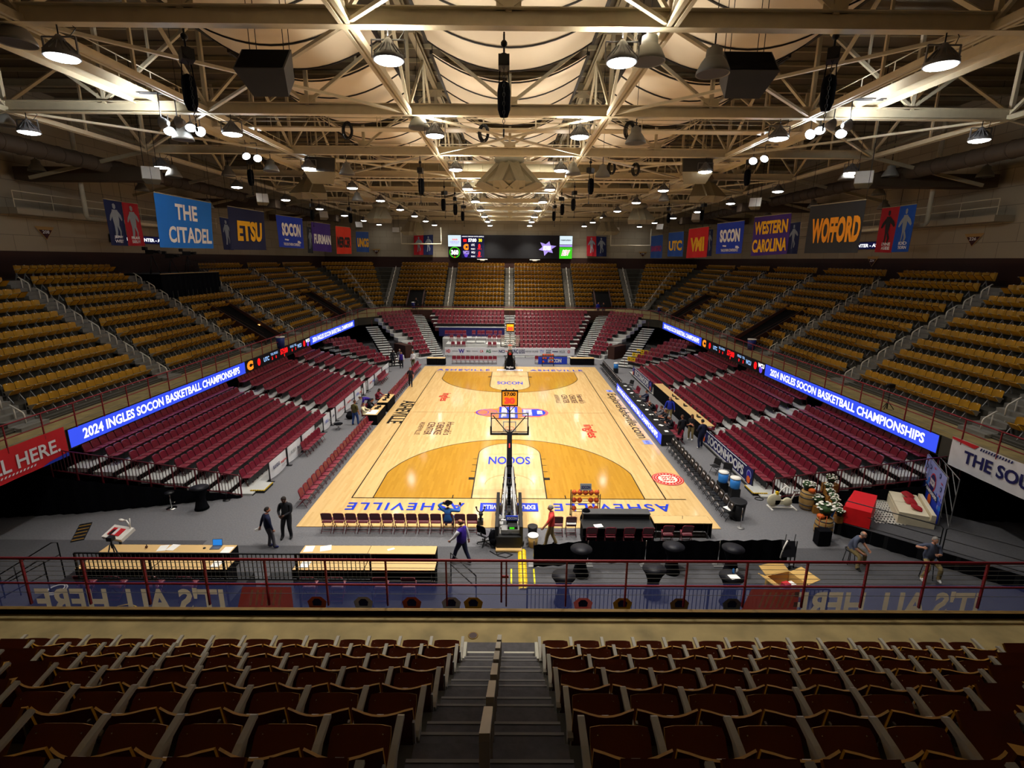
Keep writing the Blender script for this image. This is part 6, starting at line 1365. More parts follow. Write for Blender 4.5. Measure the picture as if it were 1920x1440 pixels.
for a in range(3): m = MB(); m.tube([(.05*math.cos(a*2.09), .05*math.sin(a*2.09), 1.45), (.5*math.cos(a*2.09), .5*math.sin(a*2.09), 0)], .022, 'black_metal', 6); m.build('leg', t)
m = MB(); m.tube([(0, 0, 1.3), (0, 0, 1.62)], .03, 'black_metal', 8); m.bb((-.1, -.08, 1.6), (.1, .1, 1.74), 'black_plastic'); m.tube([(0, 0, 1.6), (.2, -.35, 1.45)], .012, 'black_metal', 6); m.build('head', t)
q = G(322, 953, 0); t = thing('bar_stool', 'chrome bar stool by the black drape on the left', 'stool', (q.x, q.y, .006)); m = MB(); m.lathe([(0, .76), (.19, .76), (.2, .8), (0, .82)], 'black_plastic', 16); m.build('seat', t); m = MB(); m.tube([(0, 0, .02), (0, 0, .76)], .03, 'chrome', 8); m.tube([(.03, 0, .3), (.18, 0, .3), (.18, .12, .3)], .012, 'chrome', 6); m.build('column', t); m = MB(); m.lathe([(.22, 0), (.22, .015), (.04, .05)], 'chrome', 18); m.build('base', t)
q = G(425, 938, 0); m = MB(); m.lathe([(.17, 0), (.17, .02), (.02, .04)], 'black_metal', 14); m.tube([(0, 0, 0), (0, 0, .5)], .015, 'black_metal', 6); m.build('stanchion_post', label='short black post base by the left guard rail', cat='post', loc=(q.x, q.y, .006))
t = thing('stair_rail', 'black tube handrails of the short steps left of the press tables', 'railing')
for i, (x, y) in enumerate(((-15.5, -21.3), (-15.0, -22.4))):
    m = MB(); m.tube([(x-1.6, y-.6, 0), (x-1.6, y-.6, .9), (x-.2, y, 1.75), (x, y, 1.75), (x, y, .1)], .022, 'black_metal', 6); m.tube([(x-1.2, y-.45, .0), (x-1.2, y-.45, 1.1)], .018, 'black_metal', 6); m.tube([(x-1.6, y-.6, .5), (x, y, 1.3)], .018, 'black_metal', 6); m.build('rail', t)
t = thing('stair_rail', 'black tube handrail at the right end of the front press tables', 'railing'); m = MB(); m.tube([(-2.0, -21.4, .6), (-2.0, -21.4, 1.5), (-1.1, -21.9, .95), (-1.1, -21.9, 0)], .022, 'black_metal', 6); m.tube([(-2.0, -21.4, 1.05), (-1.1, -21.9, .5)], .018, 'black_metal', 6); m.build('rail', t)
m = MB(); m.tube([(.28*math.cos(a), .28*math.sin(a), .02) for a in [2*PI*i/20 for i in range(20)]], .025, 'white_paint', 6, closed=True); m.tube([(.22*math.cos(a), .22*math.sin(a), .05) for a in [2*PI*i/20 for i in range(20)]], .02, 'white_paint', 6, closed=True); m.build('cable_coil', label='white cable coil on the floor left of the press tables', cat='cable', loc=(-14.9, -22.3, .6+.005))
m = MB(); m.tube([(0, 0, .01), (.3, .1, .02), (.6, 0, .01), (.4, -.15, .02), (.1, -.1, .01)], .02, 'yellow_plastic', 6); m.build('yellow_cable', label='tangle of yellow cable on the black deck', cat='cable', loc=(-12.3, -23.1, .605))
t = thing('floor_box', 'yellow striped floor mat in the dark left corner', 'mat', (-18.0, -17.6, .006), .5); m = MB(); m.bb((-.22, -.8, 0), (.22, .8, .03), 'black_plastic'); m.build('mat', t); m = MB()
for i in range(5): m.bb((-.2, -.75+.32*i, .03), (.2, -.66+.32*i, .034), 'kerb_ochre')
m.build('stripes', t)

# ---------------------------------------------------------------- stage corner on the right
SZ = .6
A, B = G(1572, 978, SZ), G(1860, 1062, SZ); d = (B-A); d.z = 0; d.normalize(); nrm = V((-d.y, d.x, 0))
if nrm.y < 0: nrm = -nrm
R = Matrix((d, nrm, Z)).transposed()
def SP(u, v, z=SZ): return A+d*u+nrm*v+Z*(z-SZ)
m = MB(); m.box(SP(3.6, 2.0, SZ/2), (7.4, 4.0, SZ-.02), 'black_plastic', R); m.box(SP(3.6, 2.0, SZ-.005), (7.4, 4.0, .01), 'carpet_dark', R); m.build('stage_platform', label='black stage platform in the right corner carrying the sofa', cat='platform')
m = MB(); c0, c1, c2, c3 = G(1643, 928, SZ+.01), G(1668, 915, SZ+.01), G(1715, 985, SZ+.01), G(1640, 975, SZ+.01)
m.add([G(1638, 930, SZ+.008), G(1672, 922, SZ+.008), G(1700, 985, SZ+.008), G(1640, 980, SZ+.008)], [(0, 3, 2, 1)], 'rug_black')
a_, b_, c_, d_ = [V(v) for v in m.v[-4:]]
for i in range(9):
    for j in range(7):
        f = lambda u, v: (a_*(1-u)+b_*u)*(1-v)+(d_*(1-u)+c_*u)*v+Z*.003
        u0, v0, du, dv = (i+.5)/9, (j+.5)/7, .5/9, .5/7
        for q0, q1 in (((u0-du, v0), (u0, v0-dv)), ((u0, v0-dv), (u0+du, v0)), ((u0+du, v0), (u0, v0+dv)), ((u0, v0+dv), (u0-du, v0))):
            p0, p1 = f(*q0), f(*q1); e = (p1-p0).normalized(); s = V((-e.y, e.x, 0))*.028; m.face([p0-s, p1-s, p1+s, p0+s], 'rug_white')
m.build('patterned_rug', label='black and white lattice rug on the stage before the sofa', cat='rug')
# red draped table
T0, T1, T2, T3 = G(1602, 919, 1.33), G(1645, 929, 1.33), G(1634, 962, 1.33), G(1582, 949, 1.33)
t = thing('draped_table', 'table under a bright red cloth on the stage', 'table'); m = MB(); top = [T0, T1, T2, T3]; cc = sum(top, V())/4; low = [cc+(p-cc)*1.06-Z*.70 for p in top]
m.add(top+low, [(3, 2, 1, 0), (0, 1, 5, 4), (1, 2, 6, 5), (2, 3, 7, 6), (3, 0, 4, 7)], 'red_cloth'); m.build('cloth', t)
m = MB()
for p in top: q = cc+(p-cc)*.9; m.tube([V((q.x, q.y, SZ+.015)), V((q.x, q.y, 1.28))], .02, 'grey_dark', 6)
m.build('legs', t)
# sofa
S0, S1, S2, S3 = G(1664, 922, 1.0), G(1686, 967, 1.0), G(1741, 958, 1.0), G(1711, 915, 1.0)
u = (S1-S0); Lu = u.length; u.normalize(); w = V((-u.y, u.x, 0)); w = w if w.dot(S3-S0) > 0 else -w; c = (S0+S1)/2; Rs = Matrix((u, w, Z)).transposed()
dep = 1.25; Lu = max(1.9, min(2.3, Lu))
def sf(a, b, z): return c+u*a+w*b+Z*(z-1.0)
t = thing('sofa', 'cream leather daybed sofa on the stage before the printed backdrop', 'sofa'); m = MB(); m.box(sf(0, dep/2, SZ+.2), (Lu, dep, .38), 'cream_leather', Rs); m.build('base', t)
for s in (-1, 1): m = MB(); m.box(sf(s*Lu*.25, dep*.42, SZ+.45), (Lu*.49, dep*.82, .14), 'cream_leather', Rs); m.build('seat_cushion', t)
m = MB(); m.box(sf(0, dep-.08, SZ+.42), (Lu, .16, .4), 'cream_leather', Rs); m.build('backrest', t)
for i, (a, b, z, r) in enumerate(((-.72, .62, .64, .4), (-.08, .6, .61, -.2), (.55, .7, .61, .9))):
    m = MB(); n = 8; v = []
    for s in (1, -1):
        for ii in range(n+1):
            for jj in range(n+1): x, y = ii/n*2-1, jj/n*2-1; v.append((x*.22*(1-.08*y*y), y*.22*(1-.08*x*x), s*.075*(1-x**4)*(1-y**4)))
    k = n+1; fs = [(o+i2*k+j2, o+i2*k+j2+1, o+(i2+1)*k+j2+1, o+(i2+1)*k+j2)[::(-1 if o == 0 else 1)] for o in (0, k*k) for i2 in range(n) for j2 in range(n)]
    Rr = Matrix.Rotation(r, 3, 'Z') @ Matrix.Rotation(.3, 3, 'X'); m.add([Rr @ V(q) for q in v], fs, 'wine_pillow', True); m.build('throw_pillow', label='dark red throw pillow on the cream sofa, %s from the far end' % ORD[i], cat='pillow', group='red pillows', loc=sf(a, b, SZ+z))
# printed backdrop on a truss
b0, b1 = G(1722, 932, SZ), G(1756, 986, SZ); zt = 3.1
for zz in [2.6+.02*i for i in range(60)]:
    pr = ray(1738, 851); pt = GY(1738, 851, b0.y)
    zt = pt.z; break
t = thing('printed_backdrop', 'lilac and blue printed backdrop behind the cream sofa', 'backdrop'); e = (b1-b0); We = e.length; e.normalize(); nn = e.cross(Z); nn = nn if nn.dot(CP-b0) > 0 else -nn; Hh = zt-SZ; m = MB(); P = lambda a, b, o=0: b0+e*(We*a)+Z*(Hh*b)+nn*o
m.face([P(0, .45), P(1, .45), P(1, 1), P(0, 1)], 'sign_lilac'); m.face([P(0, 0), P(1, 0), P(1, .46), P(0, .46)], 'sign_blue')
random.seed(3)
for i in range(40): a, b, r = random.random(), .3+.3*random.random(), .04+.05*random.random(); m.disc(P(min(.95, max(.05, a)), b, .004), e, Z, r*1.5, random.choice(['sign_lilac', 'flag_sky', 'sign_blue']), 9)
m.disc(P(.5, .62, .012), e, Z, .42, 'sign_red', 24); m.disc(P(.5, .62, .016), e, Z, .36, 'sign_navy', 24); m.text('SOCON', P(.5, .62, .02), e, Z, .62, .3, 'sign_white', .06)
m.face([P(.2, .36, .02), P(.82, .36, .02), P(.82, .48, .02), P(.2, .48, .02)], 'sign_navy'); m.text('CHAMPIONSHIPS', P(.51, .42, .025), e, Z, We*.55, .16, 'sign_white', .04); m.disc(P(.5, .26, .02), e, Z, .24, 'sign_orange', 18)
for a, b in ((.12, .93), (.5, .93), (.88, .8), (.1, .7), (.88, .55), (.14, .5)): m.text('ingles', P(a, b, .02), e, Z, .28, .1, 'sign_red', .03)
for a, b in ((.3, .86), (.75, .9), (.14, .8), (.87, .68)): m.disc(P(a, b, .02), e, Z, .11, 'sign_navy', 14); m.disc(P(a, b, .024), e, Z, .07, 'sign_lilac', 12)
m.build('print', t); m = MB()
for i in range(4):
    for j in range(4):
        p0, p1, p2, p3 = P(i/3, j/3, -.04), P(min(1, (i+1)/3), j/3, -.4), P(min(1, (i+1)/3), min(1, (j+1)/3), -.04), P(i/3, min(1, (j+1)/3), -.4); m.bar(p0, p2, .025, .025, 'grey_metal'); m.bar(p1, p3, .025, .025, 'grey_metal')
m.build('pop_up_frame', t)
# rails of the stage front
def srail(u0, u1, v, label):
    t = thing('stage_rail', label, 'railing'); m = MB(); p, q = SP(u0, v), SP(u1, v); m.tube([p, p+Z*.9, p+Z*.98+d*.08, q+Z*.98-d*.08, q+Z*.9, q], .022, 'black_metal', 6); m.tube([p+Z*.5, q+Z*.5], .018, 'black_metal', 6); m.tube([p+Z*.08, q+Z*.08], .02, 'black_metal', 6); m.build('frame', t)
srail(.1, 3.3, .1, 'black tube rail on the front of the stage, left section'); srail(3.4, 6.9, .1, 'black tube rail on the front of the stage, right section')
drape([tuple(SP(-.1, -.03)[:2]), tuple(SP(7.4, -.03)[:2])], .01, SZ-.02, 'black skirt hung along the front of the stage'); 
# barrels, crates and flowers
def barrel(p, label):
    t = thing('wooden_barrel', label, 'barrel', p, 0, 'wooden barrels'); m = MB(); m.lathe([(0, 0), (.27, 0), (.33, .2), (.36, .45), (.33, .7), (.28, .9), (.0, .9)], 'barrel_wood', 20); m.build('staves', t); m = MB()
    for z, r in ((.08, .305), (.28, .352), (.62, .352), (.82, .306)): m.lathe([(r, z-.025), (r+.004, z-.025), (r+.004, z+.025), (r, z+.025)], 'grey_dark', 20)
    m.build('hoop', t)
def flowers(p, label, s=1.0, pot=True, mt='flower_white'):
    t = thing('potted_mum', label, 'flowers', p, 0, 'white potted flowers'); random.seed(int(p[0]*97+p[1]*31) & 1023); m = MB(); m.lathe([(0, 0), (.11*s, 0), (.14*s, .16*s), (.0, .16*s)], 'black_plastic', 12); m.build('pot', t); m = MB(); m.ball((0, 0, .24*s), (.2*s, .2*s, .13*s), 'leaf', 12); m.build('leaves', t); m = MB()
    for i in range(26):
        a, h = random.random()*2*PI, random.random(); r = .21*s*math.sqrt(1-h*h*.8); c = (r*math.cos(a), r*math.sin(a), .26*s+.13*s*h); m.lathe([(0, .02*s), (.03*s, .012*s), (.045*s, 0), (.02*s, -.012*s)], mt, 7, c)
    m.build('blossoms', t)
def crate(p, rz, label, dims=(.6, .42, .36)):
    t = thing('wooden_crate', label, 'crate', p, rz, 'wooden crates'); x, y, h = dims; m = MB()
    for i in range(4):
        z = h*(i+.5)/4
        for s in (-1, 1): m.box((0, s*y/2, z), (x, .02, h/4-.012), 'crate_wood'); m.box((s*x/2, 0, z), (.02, y, h/4-.012), 'crate_wood')
    m.box((0, 0, .02), (x-.02, y-.02, .02), 'crate_wood'); m.box((0, 0, h-.02), (x-.02, y-.02, .02), 'crate_wood'); m.build('slats', t); m = MB()
    for sx in (-1, 1):
        for sy in (-1, 1): m.box((sx*(x/2-.02), sy*(y/2-.02), h/2), (.04, .04, h), 'crate_wood')
    m.build('corner_post', t)
q = G(1517, 958, 0); Bq = (q.x, q.y+.25, .005); barrel(Bq, 'wooden barrel at the stage corner, farther of two')
flowers((Bq[0]-.05, Bq[1]+.06, .906), 'white potted flowers on the farther barrel, left pot', 1.15); flowers((Bq[0]+.18, Bq[1]+.12, .906), 'white potted flowers on the farther barrel, right pot', .95)
def pumpkin(p, label):
    t = thing('pumpkin', label, 'pumpkin', p); m = MB(); n = 20; v = []
    for i in range(9):
        a = PI*i/8
        for j in range(n): r = .15*math.sin(a)*(1-.07*math.cos(j*PI*2/4*2)); v.append((r*math.cos(2*PI*j/n), r*math.sin(2*PI*j/n), .11+.11*math.cos(a)))
    m.add(v, [(i*n+j, (i+1)*n+j, (i+1)*n+(j+1) % n, i*n+(j+1) % n) for i in range(8) for j in range(n)], 'pumpkin', True); m.build('body', t); m = MB(); m.tube([(0, 0, .2), (.02, 0, .27)], .018, 'leaf', 6); m.build('stem', t)
pumpkin((Bq[0]+.02, Bq[1]-.2, .906), 'orange pumpkin on the farther barrel')
q = G(1550, 1016, 0); B2 = (q.x, q.y+.35, .005); barrel(B2, 'wooden barrel beside the seated man, nearer of two'); flowers((B2[0]+.05, B2[1]+.1, .906), 'large white potted flowers on the nearer barrel', 1.6); pumpkin((B2[0]-.22, B2[1]-.05, .906), 'orange pumpkin on the nearer barrel')
t = thing('travel_case', 'black wheeled case in front of the nearer barrel', 'case', (B2[0]-.35, B2[1]-.55, .005)); m = MB(); m.bb((-.26, -.18, .05), (.26, .18, .68), 'black_cloth'); m.build('body', t); m = MB(); m.tube([(-.14, .12, .68), (-.14, .12, 1.2), (.14, .12, 1.2), (.14, .12, .68)], .014, 'orange_ball', 6); m.build('handle', t)
for s in (-1, 1): m = MB(); m.tube([(s*.2-.03, .1, .05), (s*.2+.03, .1, .05)], .05, 'black_plastic', 8); m.build('wheel', t)
q = G(1531, 962, 0); crate((q.x+.15, q.y+.1, .005), -.2, 'wooden crate on the floor by the farther barrel'); flowers((q.x+.05, q.y+.15, .37), 'white potted flowers on the floor crate', 1.2)
q = G(1555, 925, SZ); crate((q.x, q.y, SZ+.005), .3, 'wooden crate standing tall at the stage end', (.62, .45, .5)); flowers((q.x, q.y+.02, SZ+.51), 'white potted flowers on the tall stage crate', 1.1)
for i, (px, py) in enumerate(((1553, 916), (1556, 927), (1562, 936), (1566, 944), (1569, 955), (1574, 965))):
    q = G(px, py, SZ+.35); m = MB(); m.bb((-.12, -.11, 0), (.12, .11, .3), 'crate_wood'); m.build('wooden_crate', label='small wooden block under the flowers on the stage edge, %s from the far end' % ORD[i], cat='crate', group='flower blocks', loc=(q.x, q.y, SZ)); flowers((q.x, q.y, SZ+.305), 'white potted flowers in the row on the stage edge, %s from the far end' % ORD[i], .85)
flowers((G(1623, 980, SZ).x, G(1623, 980, SZ).y, SZ), 'small white potted flowers at the foot of the red table', .9)
q = G(1553, 965, .4); t = thing('round_sign', 'round blue and orange tournament emblem on the stage end', 'sign', (q.x-.1, q.y-.05, .35), .9); m = MB(); m.lathe([(.36, 0), (.36, .03)], 'sign_white', 22, (0, 0, .2), Matrix.Rotation(PI/2, 3, 'X')); m.lathe([(.3, .035), (.3, .04)], 'sign_navy', 22, (0, 0, .2), Matrix.Rotation(PI/2, 3, 'X')); m.lathe([(.15, .045), (.15, .05)], 'sign_orange', 16, (0, 0, .1), Matrix.Rotation(PI/2, 3, 'X')); m.text('SOCON', (0, -.055, .3), X, Z, .4, .13, 'sign_white', .05); m.build('panel', t)
q = G(1566, 985, .3); t = thing('blue_sign', 'small tilted blue sign by the nearer flower barrel', 'sign', (B2[0]+.45, B2[1]+.2, .9), .5); m = MB(); m.box((0, 0, .12), (.16, .02, .34), 'flag_sky', Matrix.Rotation(.5, 3, 'Y')); m.build('panel', t)
# exercise bicycle
q = G(1465, 955, 0); t = thing('exercise_bike', 'cream exercise bicycle on the carpet by the right guard rail', 'exercise bike', (q.x, q.y+.1, .005), .0); RX = Matrix.Rotation(PI/2, 3, 'X')
m = MB(); m.lathe([(0, -.05), (.3, -.05), (.33, 0), (.3, .05), (0, .05)], 'bike_cream', 20, (-.35, 0, .42), RX); m.build('flywheel_housing', t)
m = MB(); m.lathe([(0, -.06), (.2, -.06), (.22, 0), (.2, .06), (0, .06)], 'bike_cream', 16, (.28, 0, .33), RX); m.bb((-.3, -.05, .2), (.3, .05, .42), 'bike_cream'); m.build('body', t)
m = MB(); m.bar((-.5, 0, .06), (.65, 0, .03), .08, .05, 'white_paint'); m.bar((-.5, -.28, .03), (-.5, .28, .03), .06, .05, 'white_paint'); m.bar((.62, -.28, .03), (.62, .28, .03), .06, .05, 'white_paint'); m.build('base_bar', t)
m = MB(); m.tube([(.4, 0, .3), (.62, 0, .85)], .03, 'white_paint', 8); m.ball((.64, 0, .9), (.16, .11, .05), 'grey_metal', 10); m.build('saddle', t)
m = MB(); m.tube([(-.3, 0, .55), (-.05, 0, .95), (.15, 0, 1.15)], .028, 'white_paint', 8); m.tube([(.15, -.25, 1.15), (.15, .25, 1.15)], .02, 'white_paint', 8); m.bb((-.3, -.06, .72), (-.2, .06, .85), 'yellow_plastic'); m.build('handlebar', t)
q = G(1423, 936, 0); m = MB(); m.tube([(.2*math.cos(a), .15*math.sin(a), .02) for a in [2*PI*i/16 for i in range(16)]], .02, 'black_plastic', 6, closed=True); m.build('cable_coil', label='small black cable ring on the carpet near the exercise bicycle', cat='cable', loc=(q.x, q.y, .005))

# ---------------------------------------------------------------- far side: tables, platform chairs, signed seats
table((-8.1, 18.1, .006), 2.0, .7, .75, 'wood-topped table with black skirt left of the far baseline', rz=PI); table((8.0, 18.6, .006), 2.6, .7, .75, 'wood-topped table with black skirt right of the far baseline', rz=PI)
t = thing('camera_riser', 'grey metal two-panel platform among the chairs of the far stand', 'platform', (-4.3, 25.9, 1.15)); m = MB()
for s in (-1, 1): m.bb((s*.68-.64, -.5, .48), (s*.68+.64, .6, .54), 'grey_dark')
m.build('deck', t); m = MB()
for x in (-1.3, 0, 1.3):
    for y in (-.45, .55): m.tube([(x, y, 0), (x, y, .5)], .025, 'grey_metal', 6)
m.build('leg', t)
k = 0
for z, y, xs in ((1.5, 28.4, (-8.2, -7.7, -7.3, -6.8, -6.4, -5.9, -4.7, -4.0, -3.5, -2.9, -2.5, -1.9, -1.3)), (1.15, 26.9, (-7.4, -6.5, -5.7, -2.6, -2.0, -1.4, -.95)), (.62, 24.8, (-7.0, -6.3, -5.7, -2.5, -1.9))):
    for i, x in enumerate(xs): chair((x, y, z), PI, 'maroon folding chair on the far platform, %s step, %s from the left' % ({1.5: 'upper', 1.15: 'middle', .62: 'lower'}[z], ORD[i]), 'chairs on the far platform')
k = 0
for r, (px0, py0, n) in enumerate(((1197, 658, 4), (1189, 665, 3), (1180, 673, 2))):
    for i in range(n):
        px, py = px0+7.5*i, py0+1.2*i; q = G(px, py, 1.2); m = MB(); m.bb((-.2, -.01, 0), (.2, .01, .42), 'yellow_plastic'); m.text('W', (0, -.015, .2), X, Z, .18, .16, 'sign_black', .06); m.build('seat_sign', label='yellow card on a chair in the far right corner, %s row, %s from the left' % (('upper', 'middle', 'lower')[r], ORD[i]), cat='sign', group='yellow seat cards', loc=q-Z*.2, rotz=-.5)
# camera platform in the left upper stand
a0, a1, a2, a3 = [GX(px, py, -28.4) for px, py in ((310, 552), (400, 548), (395, 508), (305, 512))]; y0, y1 = 5.3, 13.8; zt = 9.95; t = thing('camera_platform', 'black draped camera platform in the left upper stand', 'platform'); m = MB(); m.bb((-32.5, y0, zt-.1), (-28.4, y1, zt), 'black_plastic'); m.bb((-28.45, y0, zt-.02), (-28.38, y1, zt+.02), 'table_wood'); m.build('deck', t); m = MB(); v = []
for i in range(41): y = y0+(y1-y0)*i/40; v += [(-28.38+.03*math.sin(i*1.9), y, 7.75), (-28.38+.02*math.sin(i*1.9), y, zt-.05)]
m.add(v, [(2*i, 2*i+2, 2*i+3, 2*i+1) for i in range(40)], 'black_cloth'); m.bb((-32, y0, 7.9), (-28.4, y0+.04, zt-.05), 'black_cloth'); m.build('drape', t)
m = MB()
for z in (10.5, 10.95): m.tube([(-31.8, y1, z), (-28.6, y1, z), (-28.6, y1-3.4, z)], .02, 'black_metal', 6)
for i in range(14): m.tube([(-28.6, y1-.26*i, zt), (-28.6, y1-.26*i, 10.95)], .012, 'black_metal', 5)
m.build('rail', t)
for i, (y, h) in enumerate(((6.2, 1.75), (8.6, 1.45), (11.0, 1.7))):
    t = thing('video_camera', 'black video camera on a tripod on the left platform, %s from the near end' % ORD[i], 'video camera', (-29.5, y, zt), -PI/2+.2*i)
    for a in range(3): m = MB(); m.tube([(.04*math.cos(a*2.09), .04*math.sin(a*2.09), h-.3), (.45*math.cos(a*2.09), .45*math.sin(a*2.09), 0)], .03, 'black_metal', 6); m.build('tripod_leg', t)
    m = MB(); m.bb((-.16, -.35, h-.2), (.16, .3, h+.15), 'black_plastic'); m.build('body', t); m = MB(); m.tube([(0, .3, h), (0, .75, h)], [.1, .13], 'black_plastic', 12); m.build('camera_lens', t); m = MB(); m.bb((-.14, -.6, h+.12), (.14, -.3, h+.38), 'black_plastic'); m.tube([(0, -.2, h-.1), (.1, -.8, h-.25)], .02, 'black_metal', 6); m.build('viewfinder', t)
q = GX(1669, 770, 20.2); t = thing('rail_camera', 'small black camera on a stand on the right walkway', 'camera', (20.0, q.y, 3.76), PI/2); m = MB(); m.tube([(0, 0, 0), (0, 0, 1.15)], .03, 'black_metal', 6)
for a in range(3): m.tube([(0, 0, .4), (.3*math.cos(a*2.09), .3*math.sin(a*2.09), 0)], .02, 'black_metal', 6)
m.build('stand', t); m = MB(); m.bb((-.1, -.16, 1.15), (.1, .16, 1.35), 'black_plastic'); m.tube([(0, .16, 1.25), (0, .28, 1.25)], .06, 'black_plastic', 10); m.build('body', t)
# ---------------------------------------------------------------- people
def ik(a, b, l1, l2, hint):
    d = b-a; L = d.length; mx = (l1+l2)*.995
    if L > mx: b = a+d*(mx/L); d = b-a; L = mx
    d.normalize(); x = (l1*l1-l2*l2+L*L)/(2*L); h = math.sqrt(max(0, l1*l1-x*x)); t = hint-d*hint.dot(d); t.normalize()
    return a+d*x+t*h, b
def person(loc, face, label, top, legs, shoes, skin, hair, hairstyle='short', sleeves=None, forearm=None, lean=0.0, hip=(0, 0, .965), foot_l=(-.11, 0, .08), foot_r=(.11, 0, .08), hand_l=(-.27, .06, .80), hand_r=(.27, .06, .80), head_yaw=0.0, head_pitch=0.0, side=0.0, s=1.0, hat=False, extra=None, belly=1.0):
    sleeves = sleeves or top; forearm = forearm or sleeves; H = V(hip)
    Rl = Matrix.Rotation(-lean, 3, 'X') @ Matrix.Rotation(side, 3, 'Y')
    up = lambda x, y, z: H+Rl @ V((x, y, z))
    J = {'pel': H, 'wst': up(0, 0, .17), 'chs': up(0, .01, .36), 'nkb': up(0, -.005, .51), 'nck': up(0, .02, .585)}
    for sg, c, hand, foot in ((-1, 'l', hand_l, foot_l), (1, 'r', hand_r, foot_r)):
        J['cl'+c] = up(sg*.09, 0, .47); J['sh'+c] = up(sg*.185, -.01, .45); el, wr = ik(J['sh'+c], V(hand), .29, .255, V((sg*.7, -.6, -.5))); J['el'+c] = el; J['wr'+c] = wr
        hj = H+V((sg*.09, 0, -.05)); kn, an = ik(hj, V(foot), .43, .42, V((sg*.12, 1, .05))); J['hp'+c], J['kn'+c], J['an'+c] = hj, kn, an; J['to'+c] = V((an.x+sg*.02, an.y+.15, an.z-.045)); J['he'+c] = V((an.x, an.y-.03, an.z-.04))
        d = (wr-el).normalized(); J['pa'+c] = wr+d*.075
    names = list(J); R = {'pel': .14, 'wst': .138*belly, 'chs': .152, 'nkb': .085, 'nck': .058}
    for c in 'lr': R.update({'cl'+c: .098, 'sh'+c: .08, 'el'+c: .056, 'wr'+c: .036, 'pa'+c: .036, 'hp'+c: .112, 'kn'+c: .075, 'an'+c: .055, 'to'+c: .036, 'he'+c: .04})
    E_ = [('pel', 'wst', 'torso'), ('wst', 'chs', 'torso'), ('chs', 'nkb', 'torso'), ('nkb', 'nck', 'neck')]
    for c in 'lr': E_ += [('chs', 'cl'+c, 'torso'), ('cl'+c, 'sh'+c, 'torso'), ('sh'+c, 'el'+c, 'uarm'), ('el'+c, 'wr'+c, 'farm'), ('wr'+c, 'pa'+c, 'hand'), ('pel', 'hp'+c, 'legs'), ('hp'+c, 'kn'+c, 'legs'), ('kn'+c, 'an'+c, 'legs'), ('an'+c, 'to'+c, 'foot'), ('an'+c, 'he'+c, 'foot')]
    me = bpy.data.meshes.new('b'); me.from_pydata([tuple(J[n]) for n in names], [(names.index(a), names.index(b)) for a, b, _ in E_], [])
    ob = bpy.data.objects.new('b', me); COL.objects.link(ob); md = ob.modifiers.new('s', 'SKIN'); md.use_smooth_shade = True
    for i, n in enumerate(names): me.skin_vertices[0].data[i].radius = (R[n], R[n]); me.skin_vertices[0].data[i].use_root = (n == 'pel')
    sb = ob.modifiers.new('u', 'SUBSURF'); sb.levels = 1; sb.render_levels = 1
    dg = bpy.context.evaluated_depsgraph_get(); bm = bpy.data.meshes.new_from_object(ob.evaluated_get(dg))
    vs = [v.co.copy() for v in bm.vertices]; fs = [tuple(p.vertices) for p in bm.polygons]
    bpy.data.objects.remove(ob); bpy.data.meshes.remove(me); bpy.data.meshes.remove(bm)
    COLR = {'torso': top, 'uarm': sleeves, 'farm': forearm, 'hand': skin, 'legs': legs, 'foot': shoes, 'neck': skin}
    m = MB(); fm = {}
    for f in fs:
        c = sum((vs[i] for i in f), V())/len(f); best = None
        for a, b, k in E_:
            pa, pb = J[a], J[b]; ab = pb-pa; t = max(0, min(1, (c-pa).dot(ab)/max(1e-6, ab.dot(ab)))); q = (c-pa-ab*t).length/(R[a]*(1-t)+R[b]*t)
            if best is None or q < best[0]: best = (q, k)
        k = best[1]
        if k == 'legs' and c.z > H.z-.02 and (c-H).length < .3 and lean < .6: k = 'torso'
        fm.setdefault(COLR[k], []).append(f)
    b0 = len(m.v); m.v = list(vs)
    for mt, ff in fm.items():
        i = m.mi(mt)
        for f in ff: m.f.append(list(f)); m.m.append(i); m.sm.append(True)
    # hands: four bent fingers of different length and a thumb from the side of the palm
    for sg, c in ((-1, 'l'), (1, 'r')):
        d = (J['pa'+c]-J['wr'+c]).normalized(); n = V((-sg, .3, -.2)); n = (n-d*n.dot(d)).normalized(); w = d.cross(n)
        for i, L in enumerate((.07, .08, .075, .058)):
            p = J['pa'+c]+w*(.036-.023*i)+d*.015; a = p+(d*.9+n*.25).normalized()*L*.5; e = a+(d*.45+n*.9).normalized()*L*.5
            m.tube([p-d*.03, p, a, e], [.0095, .0095, .009, .007], skin, 6)
        p = J['wr'+c]+d*.035+w*.03; a = p+(d*.6+w*.65+n*.3).normalized()*.04; m.tube([p-w*.015, p, a, a+(d*.8+n*.5).normalized()*.03], [.011, .011, .0105, .008], skin, 6)
    # head
    HR_ = Matrix.Rotation(head_yaw, 3, 'Z') @ Matrix.Rotation(-lean*.55-head_pitch, 3, 'X'); hc = J['nck']+HR_ @ V((0, .025, .115))
    hv = []; nx, ny = 18, 14
    for j in range(ny+1):
        ph = PI*j/ny
        for i in range(nx):
            th = 2*PI*i/nx; x, y, z = .077*math.sin(ph)*math.cos(th), .099*math.sin(ph)*math.sin(th), .12*math.cos(ph)
            if z < -.02: q = min(1, (-z-.02)/.1); x *= 1-.28*q; y = y*(1-.12*q)+(.012*q if y > 0 else .03*q)
            if y > .06 and abs(x) < .02 and -.05 < z < .02: y += .024*(1-abs(x)/.02)*(1-abs(z+.025)/.05)
            if y > .06 and abs(z-.025) < .02 and abs(x) > .015: y -= .006
            hv.append(HR_ @ V((x, y, z))+hc)
    m.add(hv, [(j*nx+i, (j+1)*nx+i, (j+1)*nx+(i+1) % nx, j*nx+(i+1) % nx) for j in range(ny) for i in range(nx)], skin, True)
